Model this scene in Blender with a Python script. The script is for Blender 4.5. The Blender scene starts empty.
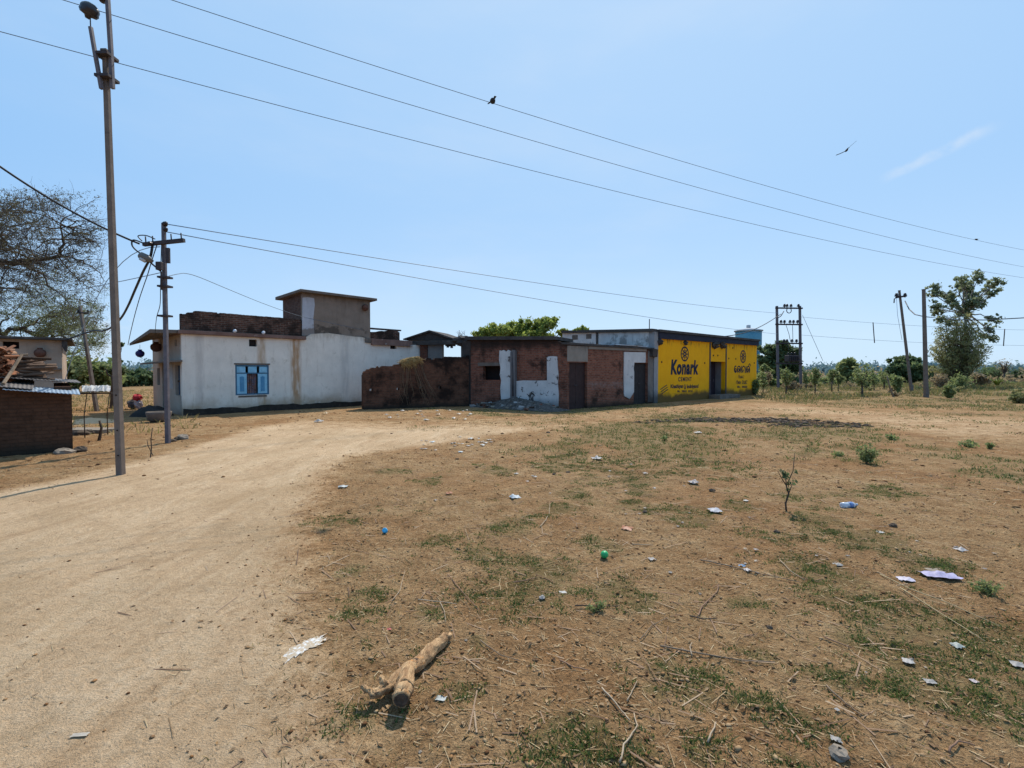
import bpy, math, random
import numpy as np
from mathutils import Vector, Matrix
R = math.radians
scene = bpy.context.scene
col = scene.collection
rnd = random.Random(11)
nr = np.random.default_rng(5)

# ------------------------------------------------------------------ camera
CAMZ, F, PITCH = 1.6, 480.0, math.atan(12 / 480)
cam = bpy.data.cameras.new('camera'); camo = bpy.data.objects.new('camera', cam); col.objects.link(camo)
cam.sensor_width = 36; cam.lens = 36 * F / 1024; cam.clip_start = .05; cam.clip_end = 20000
camo.location = (0, 0, CAMZ); camo.rotation_euler = (R(90) - PITCH, 0, 0)
scene.camera = camo
CP, SP = math.cos(PITCH), math.sin(PITCH)

def ray(px, py):
    a, b = (px - 512) / F, (384 - py) / F
    return Vector((a, CP + b * SP, -SP + b * CP))
def at(px, py, Y):                      # survey helper: where a sight line meets the depth Y
    d = ray(px, py); t = Y / d.y
    return Vector((d.x * t, Y, CAMZ + d.z * t))

# ------------------------------------------------------------------ noise + ground height
def _h(ix, iy, s):
    n = (ix.astype(np.int64) * 374761393 + iy.astype(np.int64) * 668265263 + s * 1442695041) & 0x7fffffff
    n = ((n ^ (n >> 13)) * 1274126177) & 0x7fffffff
    return ((n ^ (n >> 16)) & 0xffff) / 65535.0
def vn(x, y, s=0):
    x = np.asarray(x, float); y = np.asarray(y, float)
    ix, iy = np.floor(x), np.floor(y); fx, fy = x - ix, y - iy
    fx = fx * fx * (3 - 2 * fx); fy = fy * fy * (3 - 2 * fy)
    a, b, c, d = _h(ix, iy, s), _h(ix + 1, iy, s), _h(ix, iy + 1, s), _h(ix + 1, iy + 1, s)
    return (a * (1 - fx) + b * fx) * (1 - fy) + (c * (1 - fx) + d * fx) * fy
def fbm(x, y, s=0, o=4):
    v, a, t = 0, 1, 0
    for i in range(o):
        v = v + a * vn(np.asarray(x) * 2 ** i, np.asarray(y) * 2 ** i, s + i * 17); t += a; a *= .5
    return v / t
def sst(a, b, x): t = np.clip((x - a) / (b - a), 0, 1); return t * t * (3 - 2 * t)
def gbase(x, y):
    x = np.asarray(x, float); y = np.asarray(y, float)
    return .17 * sst(24, 44, y)
def gz(x, y):
    x = np.asarray(x, float); y = np.asarray(y, float)
    r = np.hypot(x, y); k = np.clip(1 - r / 80, 0, 1)
    return gbase(x, y) + k * (.05 * (fbm(x * .35, y * .35, 3, 3) - .5) + .035 * (fbm(x * 2.2, y * 2.2, 9, 3) - .5))
def gp(px, py):
    d = ray(px, py); z = 0
    for i in range(12):
        t = (z - CAMZ) / d.z
        z = float(gbase(d.x * t, d.y * t))
    return (d.x * t, d.y * t)
def G3(x, y, dz=0.0): return Vector((x, y, float(gz(x, y)) + dz))

# ------------------------------------------------------------------ tags
def tag(o, label=None, cat=None, group=None, kind=None):
    if label: o['label'] = label
    if cat: o['category'] = cat
    if group: o['group'] = group
    if kind: o['kind'] = kind
    return o
def empty(name, loc, rz=0, label=None, cat=None, group=None):
    o = bpy.data.objects.new(name, None); col.objects.link(o); o.location = loc; o.rotation_euler = (0, 0, rz)
    o.empty_display_size = .2
    return tag(o, label, cat, group)

# ------------------------------------------------------------------ mesh builder
class MB:
    def __init__(s): s.v = []; s.f = []; s.sm = []
    def add(s, vs, fs, smooth=False):
        n = len(s.v); s.v += [tuple(p) for p in vs]
        for f in fs: s.f.append([i + n for i in f]); s.sm.append(smooth)
        return s
    def box(s, x0, x1, y0, y1, z0, z1, j=0.0, M=None):
        vs = [Vector((x, y, z)) for x in (x0, x1) for y in (y0, y1) for z in (z0, z1)]
        if j: vs = [p + Vector((rnd.uniform(-j, j), rnd.uniform(-j, j), rnd.uniform(-j, j))) for p in vs]
        if M: vs = [M @ p for p in vs]
        return s.add(vs, [(0, 1, 3, 2), (4, 6, 7, 5), (0, 4, 5, 1), (2, 3, 7, 6), (0, 2, 6, 4), (1, 5, 7, 3)])
    def prism(s, pts, y0, y1):              # polygon in x,z pushed along y
        n = len(pts)
        vs = [(x, y0, z) for x, z in pts] + [(x, y1, z) for x, z in pts]
        fs = [list(range(n)), list(range(2 * n - 1, n - 1, -1))] + [(i, i + n, (i + 1) % n + n, (i + 1) % n) for i in range(n)]
        return s.add(vs, fs)
    def slab(s, pts, z0, z1):               # polygon in x,y pushed along z (z may be a list)
        n = len(pts)
        a = z0 if hasattr(z0, '__len__') else [z0] * n
        b = z1 if hasattr(z1, '__len__') else [z1] * n
        vs = [(x, y, a[i]) for i, (x, y) in enumerate(pts)] + [(x, y, b[i]) for i, (x, y) in enumerate(pts)]
        fs = [list(range(n))[::-1], list(range(n, 2 * n))] + [(i, (i + 1) % n, (i + 1) % n + n, i + n) for i in range(n)]
        return s.add(vs, fs)
    def tube(s, pts, rad, n=6, cap=True, smooth=True, sq=False):
        pts = [Vector(p) for p in pts]; m = len(pts)
        if not hasattr(rad, '__len__'): rad = [rad] * m
        vs = []; ref = None
        for i, p in enumerate(pts):
            d = (pts[min(i + 1, m - 1)] - pts[max(i - 1, 0)])
            d = d.normalized() if d.length > 1e-9 else Vector((0, 0, 1))
            if ref is None:
                ref = Vector((1, 0, 0)) if abs(d.x) < .8 else Vector((0, 1, 0))
            u = (ref - d * ref.dot(d)).normalized(); w = d.cross(u); ref = u
            for k in range(n):
                a = 2 * math.pi * (k + (.5 if sq else 0)) / n
                vs.append(p + (u * math.cos(a) + w * math.sin(a)) * rad[i])
        fs = [(i * n + k, i * n + (k + 1) % n, (i + 1) * n + (k + 1) % n, (i + 1) * n + k) for i in range(m - 1) for k in range(n)]
        s.add(vs, fs, smooth)
        if cap:
            b = len(s.v) - m * n
            s.f.append([b + k for k in range(n)][::-1]); s.sm.append(False)
            s.f.append([b + (m - 1) * n + k for k in range(n)]); s.sm.append(False)
        return s
    def lathe(s, prof, n=16, M=None, smooth=True):
        vs = []
        for r, z in prof:
            for k in range(n):
                a = 2 * math.pi * k / n; p = Vector((r * math.cos(a), r * math.sin(a), z)); vs.append(M @ p if M else p)
        m = len(prof)
        fs = [(i * n + k, i * n + (k + 1) % n, (i + 1) * n + (k + 1) % n, (i + 1) * n + k) for i in range(m - 1) for k in range(n)]
        s.add(vs, fs, smooth)
        b = len(s.v) - m * n
        s.f.append([b + k for k in range(n)][::-1]); s.sm.append(False)
        s.f.append([b + (m - 1) * n + k for k in range(n)]); s.sm.append(False)
        return s
    def blob(s, c, r, seed=0, n=10, m=7, rough=.25, flat=1.0):
        rr = random.Random(seed); vs = []
        for i in range(m + 1):
            th = math.pi * i / m
            for k in range(n):
                ph = 2 * math.pi * k / n
                q = r * (1 + rr.uniform(-rough, rough))
                vs.append((c[0] + q * math.sin(th) * math.cos(ph), c[1] + q * math.sin(th) * math.sin(ph), c[2] + q * math.cos(th) * flat))
        fs = [(i * n + k, (i + 1) * n + k, (i + 1) * n + (k + 1) % n, i * n + (k + 1) % n) for i in range(m) for k in range(n)]
        return s.add(vs, fs)
    def wall(s, x0, x1, z0, top, y0, y1, openings=(), step=.5, rag=0.0, side=0.0):
        tf = top if callable(top) else (lambda x: top)
        xs = {x0, x1}
        for o in openings: xs |= {o[0], o[1]}
        n = max(1, int((x1 - x0) / step))
        for i in range(1, n):
            x = x0 + (x1 - x0) * i / n
            if all(abs(x - q) > step * .3 for q in xs): xs.add(x)
        xs = sorted(xs); zs = sorted({z0} | {o[2] for o in openings} | {o[3] for o in openings})
        nz = len(zs)
        tops = [tf(x) + (rnd.uniform(-rag, rag) if rag else 0) for x in xs]
        tops = [max(t, zs[-1] + .02) for t in tops]
        Z = lambda i, k: zs[k] if k < nz else tops[i]
        fill = [[not any(o[0] - 1e-6 <= (xs[i] + xs[i + 1]) / 2 <= o[1] + 1e-6 and k < nz - 1 and o[2] - 1e-6 <= (zs[k] + zs[k + 1]) / 2 <= o[3] + 1e-6 for o in openings)
                 for k in range(nz)] for i in range(len(xs) - 1)]
        V = {}
        def v(i, k, y):
            key = (i, k, y)
            if key not in V: V[key] = len(s.v); s.v.append((xs[i], y, Z(i, k)))
            return V[key]
        def q(*a): s.f.append(list(a)); s.sm.append(False)
        for i in range(len(xs) - 1):
            for k in range(nz):
                if not fill[i][k]: continue
                q(v(i, k, y0), v(i + 1, k, y0), v(i + 1, k + 1, y0), v(i, k + 1, y0))
                q(v(i + 1, k, y1), v(i, k, y1), v(i, k + 1, y1), v(i + 1, k + 1, y1))
                if i == 0 or not fill[i - 1][k]: q(v(i, k, y1), v(i, k, y0), v(i, k + 1, y0), v(i, k + 1, y1))
                if i == len(xs) - 2 or not fill[i + 1][k]: q(v(i + 1, k, y0), v(i + 1, k, y1), v(i + 1, k + 1, y1), v(i + 1, k + 1, y0))
                if k == 0 or not fill[i][k - 1]: q(v(i, k, y1), v(i + 1, k, y1), v(i + 1, k, y0), v(i, k, y0))
                if k == nz - 1 or not fill[i][k + 1]: q(v(i, k + 1, y0), v(i + 1, k + 1, y0), v(i + 1, k + 1, y1), v(i, k + 1, y1))
        return s
    def xf(s, M, a=0):
        s.v[a:] = [tuple(M @ Vector(p)) for p in s.v[a:]]; return s
    def build(s, name, mat, parent=None, loc=None, rz=0, bevel=0, **k):
        me = bpy.data.meshes.new(name); me.from_pydata(s.v, [], s.f); me.update()
        me.polygons.foreach_set('use_smooth', s.sm)
        if mat: me.materials.append(mat)
        o = bpy.data.objects.new(name, me); col.objects.link(o)
        if parent: o.parent = parent
        if loc is not None: o.location = loc
        if rz: o.rotation_euler = (0, 0, rz)
        if bevel:
            b = o.modifiers.new('bevel', 'BEVEL'); b.width = bevel; b.segments = 1; b.limit_method = 'ANGLE'
        return tag(o, **k)

def npmesh(name, verts, k, mat, parent=None, loc=None, **kw):   # many k-gons, each k new vertices
    n = len(verts); m = n // k
    me = bpy.data.meshes.new(name)
    me.vertices.add(n); me.vertices.foreach_set('co', np.asarray(verts, np.float32).ravel())
    me.loops.add(n); me.loops.foreach_set('vertex_index', np.arange(n, dtype=np.int32))
    me.polygons.add(m); me.polygons.foreach_set('loop_start', np.arange(0, n, k, dtype=np.int32))
    me.update(calc_edges=True); me.validate()
    me.materials.append(mat)
    o = bpy.data.objects.new(name, me); col.objects.link(o)
    if parent: o.parent = parent
    if loc is not None: o.location = loc
    return tag(o, **kw)

# ------------------------------------------------------------------ materials
class Gr:
    def __init__(s, name):
        s.m = bpy.data.materials.new(name); s.m.use_nodes = True; s.t = s.m.node_tree; s.t.nodes.clear()
        s.out = s.n('ShaderNodeOutputMaterial')
    def n(s, typ, **k):
        x = s.t.nodes.new(typ)
        for a, b in k.items(): setattr(x, a, b)
        return x
    def put(s, inp, v):
        if hasattr(v, 'links'): s.t.links.new(v, inp)
        else:
            if inp.type == 'RGBA' and len(v) == 3: v = (*v, 1)
            inp.default_value = v
    def obj(s): return s.n('ShaderNodeTexCoord').outputs['Object']
    def map(s, vec, scale=(1, 1, 1), rot=(0, 0, 0), loc=(0, 0, 0)):
        x = s.n('ShaderNodeMapping'); s.put(x.inputs['Vector'], vec)
        x.inputs['Scale'].default_value = scale; x.inputs['Rotation'].default_value = rot; x.inputs['Location'].default_value = loc
        return x.outputs[0]
    def noise(s, vec, scale, detail=4, rough=.55, dist=0):
        x = s.n('ShaderNodeTexNoise'); s.put(x.inputs['Vector'], vec); x.inputs['Scale'].default_value = scale
        x.inputs['Detail'].default_value = detail; x.inputs['Roughness'].default_value = rough; x.inputs['Distortion'].default_value = dist
        return x.outputs['Fac']
    def ramp(s, f, stops):
        x = s.n('ShaderNodeValToRGB'); s.put(x.inputs[0], f); e = x.color_ramp.elements
        while len(e) > 1: e.remove(e[-1])
        for i, (p, c) in enumerate(stops):
            q = e[0] if i == 0 else e.new(p)
            q.position = p; q.color = (*c, 1) if len(c) == 3 else c
        return x.outputs[0]
    def step(s, f, a, b):
        x = s.n('ShaderNodeMapRange', interpolation_type='SMOOTHSTEP'); s.put(x.inputs[0], f)
        x.inputs[1].default_value = a; x.inputs[2].default_value = b; return x.outputs[0]
    def math(s, op, a, b=0.0, clamp=False):
        x = s.n('ShaderNodeMath', operation=op, use_clamp=clamp); s.put(x.inputs[0], a); s.put(x.inputs[1], b); return x.outputs[0]
    def mix(s, f, a, b, mode='MIX'):
        x = s.n('ShaderNodeMix', data_type='RGBA', blend_type=mode)
        s.put(x.inputs[0], f); s.put(x.inputs[6], a); s.put(x.inputs[7], b); return x.outputs[2]
    def sep(s, v): x = s.n('ShaderNodeSeparateXYZ'); s.put(x.inputs[0], v); return x.outputs
    def comb(s, x=0.0, y=0.0, z=0.0):
        c = s.n('ShaderNodeCombineXYZ'); s.put(c.inputs[0], x); s.put(c.inputs[1], y); s.put(c.inputs[2], z); return c.outputs[0]
    def bump(s, h, strength=.4, dist=.02):
        x = s.n('ShaderNodeBump'); s.put(x.inputs['Height'], h); x.inputs['Strength'].default_value = strength; x.inputs['Distance'].default_value = dist
        return x.outputs[0]
    def bsdf(s, c, rough=.9, nrm=None, spec=.25, metal=0.0):
        x = s.n('ShaderNodeBsdfPrincipled'); s.put(x.inputs['Base Color'], c); s.put(x.inputs['Roughness'], rough)
        x.inputs['Specular IOR Level'].default_value = spec; x.inputs['Metallic'].default_value = metal
        if nrm is not None: s.put(x.inputs['Normal'], nrm)
        s.t.links.new(x.outputs[0], s.out.inputs[0]); return x

def surf(name, c1, c2, scale=6.0, rough=.9, bump=.35, spots=None, spot_scale=2.0, spot_lim=(.58, .72), grain=60.0, metal=0.0, spec=.25, dist=.01):
    g = Gr(name); v = g.obj(); n = g.noise(v, scale, 6, .65)
    c = g.ramp(n, [(.3, c1), (.7, c2)])
    if spots: c = g.mix(g.step(g.noise(v, spot_scale, 5, .7), *spot_lim), c, spots)
    f = g.noise(v, grain, 3, .7)
    c = g.mix(.35, c, g.ramp(f, [(.25, (.45, .45, .45)), (.75, (1, 1, 1))]), 'MULTIPLY')
    g.bsdf(c, rough, g.bump(g.math('ADD', n, g.math('MULTIPLY', f, .5)), bump, dist), spec, metal)
    return g.m

def plaster(name, base, base2, dirt, top_z=None, low=(.1, .7), streaks=(), scale=1.6, low_col=None, spots=None, spot_lim=(.6, .68), wear=1.0):
    g = Gr(name); v = g.obj(); x, y, z = g.sep(v)
    n = g.noise(v, scale, 7, .65); c = g.ramp(n, [(.3, base), (.68, base2)])
    n2 = g.noise(g.map(v, (3.0, 3.0, .5)), 1.7, 6, .7)
    c = g.mix(g.math('MULTIPLY', g.step(n2, .52, .78), .45 * wear), c, dirt)
    for (cx, w, colr, amt) in streaks:
        m = g.math('SUBTRACT', 1.0, g.math('DIVIDE', g.math('ABSOLUTE', g.math('SUBTRACT', x, cx)), w), True)
        m = g.math('MULTIPLY', g.step(m, 0, .7), g.step(g.noise(g.map(v, (4, 4, .6)), 2.0, 4), .25, .6))
        c = g.mix(g.math('MULTIPLY', m, amt), c, colr)
    lowm = g.step(g.math('ADD', z, g.math('MULTIPLY', g.math('SUBTRACT', g.noise(v, 1.3, 5, .65), .5), 1.5 * low[1])), low[1], low[0])
    c = g.mix(g.math('MULTIPLY', lowm, .85), c, low_col or dirt)
    if top_z is not None:
        tm = g.step(g.math('ADD', z, g.math('MULTIPLY', g.math('SUBTRACT', g.noise(g.map(v, (2.5, 2.5, .7)), 2.0, 5, .7), .5), .9)), top_z - .35, top_z + .25)
        c = g.mix(g.math('MULTIPLY', tm, .75), c, dirt)
    if spots: c = g.mix(g.step(g.noise(v, 2.6, 6, .7), *spot_lim), c, spots)
    f = g.noise(v, 45, 4, .7)
    c = g.mix(.25, c, g.ramp(f, [(.25, (.5, .5, .5)), (.7, (1, 1, 1))]), 'MULTIPLY')
    g.bsdf(c, .92, g.bump(g.math('ADD', n, g.math('MULTIPLY', f, .4)), .4, .02), .15)
    return g.m

def brick(name, c1, c2, mortar, soot=(.03, .022, .018), soot_lim=(.55, .75), band=None, rough_course=0.0, low=None, top=None):
    g = Gr(name); v = g.obj(); x, y, z = g.sep(v)
    w = g.noise(v, 3.0, 3)
    u = g.comb(g.math('ADD', x, y), g.math('ADD', z, g.math('MULTIPLY', g.math('SUBTRACT', w, .5), rough_course)), 0.0)
    b = g.n('ShaderNodeTexBrick'); g.put(b.inputs['Vector'], u)
    b.inputs['Scale'].default_value = 1; b.inputs['Brick Width'].default_value = .22; b.inputs['Row Height'].default_value = .074
    b.inputs['Mortar Size'].default_value = .011; b.inputs['Mortar Smooth'].default_value = .3; b.inputs['Bias'].default_value = 0
    g.put(b.inputs['Color1'], c1); g.put(b.inputs['Color2'], c2); g.put(b.inputs['Mortar'], mortar)
    c = b.outputs['Color']
    big = g.noise(v, .9, 6, .7)
    c = g.mix(g.math('MULTIPLY', g.step(big, *soot_lim), .85), c, soot)
    c = g.mix(.75, c, g.ramp(g.noise(v, 6, 8, .8), [(.3, (.30, .28, .26)), (.5, (.85, .82, .8)), (.7, (1.15, 1.1, 1.05))]), 'MULTIPLY')
    if band:
        z0, z1, colr, amt = band
        m = g.math('MULTIPLY', g.step(z, z0, z0 + .2), g.step(z, z1, z1 - .2))
        m = g.math('MULTIPLY', m, g.step(g.noise(v, 5, 6, .75), .4, .62))
        c = g.mix(g.math('MULTIPLY', m, amt), c, colr)
    if low:
        lm = g.step(g.math('ADD', z, g.math('MULTIPLY', g.math('SUBTRACT', g.noise(v, 2, 5), .5), low)), low, 0.0)
        c = g.mix(g.math('MULTIPLY', lm, .9), c, (.03, .026, .02))
    if top:
        tm = g.step(g.math('ADD', z, g.math('SUBTRACT', g.noise(v, 1.2, 5, .7), .5)), top - .3, top + .2)
        c = g.mix(g.math('MULTIPLY', tm, .85), c, soot)
    h = g.math('ADD', g.math('SUBTRACT', 1.0, b.outputs['Fac']), g.math('MULTIPLY', g.noise(v, 30, 4, .7), .7))
    g.bsdf(c, .95, g.bump(h, .8, .012), .1)
    return g.m

def leafmat(name, cols, trans=.35, rough=.6):
    g = Gr(name); r = g.n('ShaderNodeNewGeometry').outputs['Random Per Island']; v = g.obj()
    c = g.ramp(r, [(i / max(1, len(cols) - 1), q) for i, q in enumerate(cols)])
    c = g.mix(.5, c, g.ramp(g.noise(v, .8, 3), [(.35, (.5, .55, .5)), (.65, (1.2, 1.15, .95))]), 'MULTIPLY')
    d = g.n('ShaderNodeBsdfPrincipled'); g.put(d.inputs['Base Color'], c); d.inputs['Roughness'].default_value = rough; d.inputs['Specular IOR Level'].default_value = .2
    t = g.n('ShaderNodeBsdfTranslucent'); g.put(t.inputs[0], c)
    m = g.n('ShaderNodeMixShader'); m.inputs[0].default_value = trans
    g.t.links.new(d.outputs[0], m.inputs[1]); g.t.links.new(t.outputs[0], m.inputs[2]); g.t.links.new(m.outputs[0], g.out.inputs[0])
    return g.m

def islandmat(name, cols, rough=.85, spec=.2):
    g = Gr(name); r = g.n('ShaderNodeNewGeometry').outputs['Random Per Island']
    c = g.ramp(r, [(i / max(1, len(cols) - 1), q) for i, q in enumerate(cols)])
    c = g.mix(.4, c, g.ramp(g.noise(g.obj(), 40, 3), [(.3, (.5, .5, .5)), (.7, (1, 1, 1))]), 'MULTIPLY')
    g.bsdf(c, rough, None, spec); return g.m

M = {}
M['concrete'] = surf('pole_concrete', (.135, .105, .085), (.215, .17, .14), 5, .9, .5, (.09, .07, .055), 3)
M['concrete_dark'] = surf('dark_concrete', (.10, .085, .075), (.17, .145, .125), 4, .9, .5, (.05, .045, .04), 2)
M['wire'] = surf('wire', (.09, .12, .15), (.13, .16, .2), 9, .6, 0)
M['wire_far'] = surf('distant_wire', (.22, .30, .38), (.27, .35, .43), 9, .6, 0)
M['cable'] = surf('black_cable', (.012, .012, .014), (.03, .03, .032), 9, .5, .1)
M['iron'] = surf('painted_iron', (.10, .09, .10), (.17, .15, .16), 8, .7, .2, (.12, .06, .03), 5)
M['iron_dark'] = surf('dark_iron', (.03, .026, .03), (.07, .055, .055), 8, .7, .2, (.08, .04, .03), 5)
M['porcelain'] = surf('brown_porcelain', (.012, .010, .014), (.03, .022, .025), 8, .35, .1, spec=.5)
M['lamp'] = surf('lamp_metal', (.10, .10, .09), (.18, .17, .16), 8, .5, .1)
M['slab_red'] = plaster('red_brown_slab', (.15, .075, .055), (.27, .17, .135), (.05, .035, .03), None, (-2, -1), spots=(.42, .36, .32))
M['slab_gray'] = surf('slab_cement', (.12, .095, .075), (.21, .165, .135), 3, .95, .4, (.07, .055, .05), 1.5)
M['slab_dark'] = surf('blackened_slab', (.045, .038, .034), (.10, .085, .075), 3, .95, .5, (.16, .13, .11), 2.5)
M['blue'] = surf('blue_paint', (.22, .50, .66), (.34, .64, .80), 5, .6, .2, (.22, .40, .50), 6)
M['blue_dark'] = surf('dark_blue_paint', (.03, .05, .08), (.05, .09, .14), 5, .6, .2)
M['dark'] = surf('dark_interior', (.016, .012, .011), (.03, .022, .02), 4, .95, .2)
M['door_brown'] = surf('brown_door', (.035, .018, .016), (.06, .03, .026), 6, .7, .3, (.03, .02, .02), 3)
M['navy'] = surf('navy_paint', (.010, .012, .026), (.022, .024, .045), 4, .7, .3, (.05, .045, .05), 3)
M['letter'] = surf('lettering_paint', (.010, .014, .035), (.03, .035, .06), 12, .8, .1, (.12, .08, .02), 9, (.6, .75))
M['red_paint'] = surf('faded_red_paint', (.10, .03, .02), (.15, .06, .03), 12, .8, .1)
M['tin'] = surf('weathered_tin', (.30, .32, .35), (.48, .50, .53), 4, .45, .3, (.16, .12, .10), 3, metal=.4, spec=.4)
M['tin_dark'] = surf('rusted_tin', (.10, .085, .075), (.2, .17, .15), 4, .6, .3, (.10, .055, .035), 3)
M['wood'] = surf('weathered_wood', (.16, .11, .07), (.30, .22, .15), 9, .9, .5, (.08, .055, .04), 4)
M['wood_dark'] = surf('dark_wood', (.06, .042, .03), (.12, .085, .06), 9, .9, .5)
M['bark'] = surf('tree_bark', (.06, .048, .038), (.13, .105, .085), 5, .95, .7, grain=25)
M['bark_pale'] = surf('pale_bark', (.22, .19, .16), (.38, .34, .30), 5, .95, .5, grain=25)
M['clay'] = surf('brown_clay', (.10, .045, .03), (.17, .08, .055), 9, .8, .2)
M['purple'] = surf('violet_plastic', (.02, .015, .10), (.05, .035, .16), 9, .4, .1)
M['tile'] = islandmat('clay_tiles', [(.16, .05, .025), (.30, .11, .05), (.36, .16, .08), (.22, .09, .05), (.42, .24, .14)])
M['white_paper'] = surf('white_paper', (.66, .66, .68), (.80, .80, .82), 20, .7, .2)
M['stone'] = surf('pale_stone', (.20, .16, .12), (.33, .27, .21), 14, .95, .6, grain=90)
M['stone_dark'] = surf('dark_stone', (.06, .042, .03), (.13, .095, .066), 14, .95, .6, grain=90)

# ------------------------------------------------------------------ sky + sun
AZ, EL = R(15.0), R(52.0)             # sun: ahead of the camera, slightly right
w = bpy.data.worlds.new('World'); scene.world = w; w.use_nodes = True
nt = w.node_tree; nt.nodes.clear()
def wn(t, **k):
    x = nt.nodes.new(t)
    for a, b in k.items(): setattr(x, a, b)
    return x
wo = wn('ShaderNodeOutputWorld'); bg = wn('ShaderNodeBackground'); sky = wn('ShaderNodeTexSky', sky_type='NISHITA')
sky.sun_disc = False; sky.sun_elevation = EL; sky.sun_rotation = AZ
sky.air_density = 1.0; sky.dust_density = .35; sky.ozone_density = 1.6; sky.altitude = 200
tc = wn('ShaderNodeTexCoord')
def wmath(op, a, b=0.0, clamp=False):
    x = wn('ShaderNodeMath', operation=op, use_clamp=clamp)
    for i, q in enumerate((a, b)):
        if hasattr(q, 'links'): nt.links.new(q, x.inputs[i])
        else: x.inputs[i].default_value = q
    return x.outputs[0]
def wdot(v):
    x = wn('ShaderNodeVectorMath', operation='DOT_PRODUCT'); nt.links.new(tc.outputs['Generated'], x.inputs[0]); x.inputs[1].default_value = v; return x.outputs['Value']
def wstep(f, a, b):
    x = wn('ShaderNodeMapRange', interpolation_type='SMOOTHSTEP'); nt.links.new(f, x.inputs[0]); x.inputs[1].default_value = a; x.inputs[2].default_value = b; return x.outputs[0]
sd = Vector((math.sin(AZ) * math.cos(EL), math.cos(AZ) * math.cos(EL), math.sin(EL)))
d1, d2 = ray(880, 181).normalized(), ray(1000, 124).normalized()
nrm = d1.cross(d2).normalized(); mid = (d1 + d2).normalized(); along = (d2 - d1).normalized(); half = (d2 - d1).length / 2
wnz = wn('ShaderNodeTexNoise'); nt.links.new(tc.outputs['Generated'], wnz.inputs['Vector']); wnz.inputs['Scale'].default_value = 30; wnz.inputs['Detail'].default_value = 5
band = wstep(wmath('ABSOLUTE', wmath('ADD', wdot(nrm), wmath('MULTIPLY', wmath('SUBTRACT', wnz.outputs[0], .5), .012))), .011, .001)
rng_ = wstep(wmath('ABSOLUTE', wmath('SUBTRACT', wdot(along), mid.dot(along))), half * 1.15, half * .45)
streak = wmath('MULTIPLY', wmath('MULTIPLY', band, rng_), wstep(wnz.outputs[0], .3, .65))
wmap = wn('ShaderNodeMapping'); nt.links.new(tc.outputs['Generated'], wmap.inputs[0]); wmap.inputs['Scale'].default_value = (1, 1, 3.2)
wn2 = wn('ShaderNodeTexNoise'); nt.links.new(wmap.outputs[0], wn2.inputs['Vector']); wn2.inputs['Scale'].default_value = 2.1; wn2.inputs['Detail'].default_value = 6; wn2.inputs['Roughness'].default_value = .55
veil = wmath('MULTIPLY', wstep(wn2.outputs[0], .42, .78), .16)
# one low puff of cloud beside the thorn trees
dc = ray(88, 338).normalized()
puff = wmath('MULTIPLY', wstep(wmath('ADD', wdot(dc), wmath('MULTIPLY', wmath('SUBTRACT', wnz.outputs[0], .5), .008)), .9985, .9999), .35)
cl = wmath('MAXIMUM', wmath('MAXIMUM', wmath('MULTIPLY', streak, .36), veil), puff)
hs = wn('ShaderNodeHueSaturation'); nt.links.new(sky.outputs[0], hs.inputs['Color']); hs.inputs['Saturation'].default_value = .95
mx = wn('ShaderNodeMix', data_type='RGBA'); nt.links.new(cl, mx.inputs[0]); 
hz = wn('ShaderNodeMix', data_type='RGBA'); hz.inputs[0].default_value = .82; nt.links.new(hs.outputs[0], hz.inputs[6])
# dusty dry-season haze: a little paler towards the horizon and the sunny side
hg = wn('ShaderNodeMix', data_type='RGBA'); hf = wmath('ADD', wmath('MULTIPLY', wdot((sd.x, sd.y, sd.z)), .62), wmath('MULTIPLY', wstep(wdot((0, 0, 1)), .34, .0), .42), True)
nt.links.new(hf, hg.inputs[0]); hg.inputs[6].default_value = (2.0, 5.3, 10.2, 1); hg.inputs[7].default_value = (6.9, 8.9, 10.8, 1)
nt.links.new(hg.outputs[2], hz.inputs[7]); nt.links.new(hz.outputs[2], mx.inputs[6]); mx.inputs[7].default_value = (8.5, 8.9, 9.3, 1)
nt.links.new(mx.outputs[2], bg.inputs[0]); bg.inputs[1].default_value = .10
nt.links.new(bg.outputs[0], wo.inputs[0])
sl = bpy.data.lights.new('sun', 'SUN'); so = bpy.data.objects.new('sun', sl); col.objects.link(so)
sl.energy = 4.9; sl.angle = R(.5); sl.color = (1, .94, .85)
sd = Vector((math.sin(AZ) * math.cos(EL), math.cos(AZ) * math.cos(EL), math.sin(EL)))
so.rotation_euler = sd.to_track_quat('Z', 'Y').to_euler(); so.location = (0, 0, 30)
scene.view_settings.view_transform = 'Standard'; scene.view_settings.look = 'None'; scene.view_settings.exposure = 0
scene.cycles.max_bounces = 6; scene.cycles.transparent_max_bounces = 8
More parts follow.
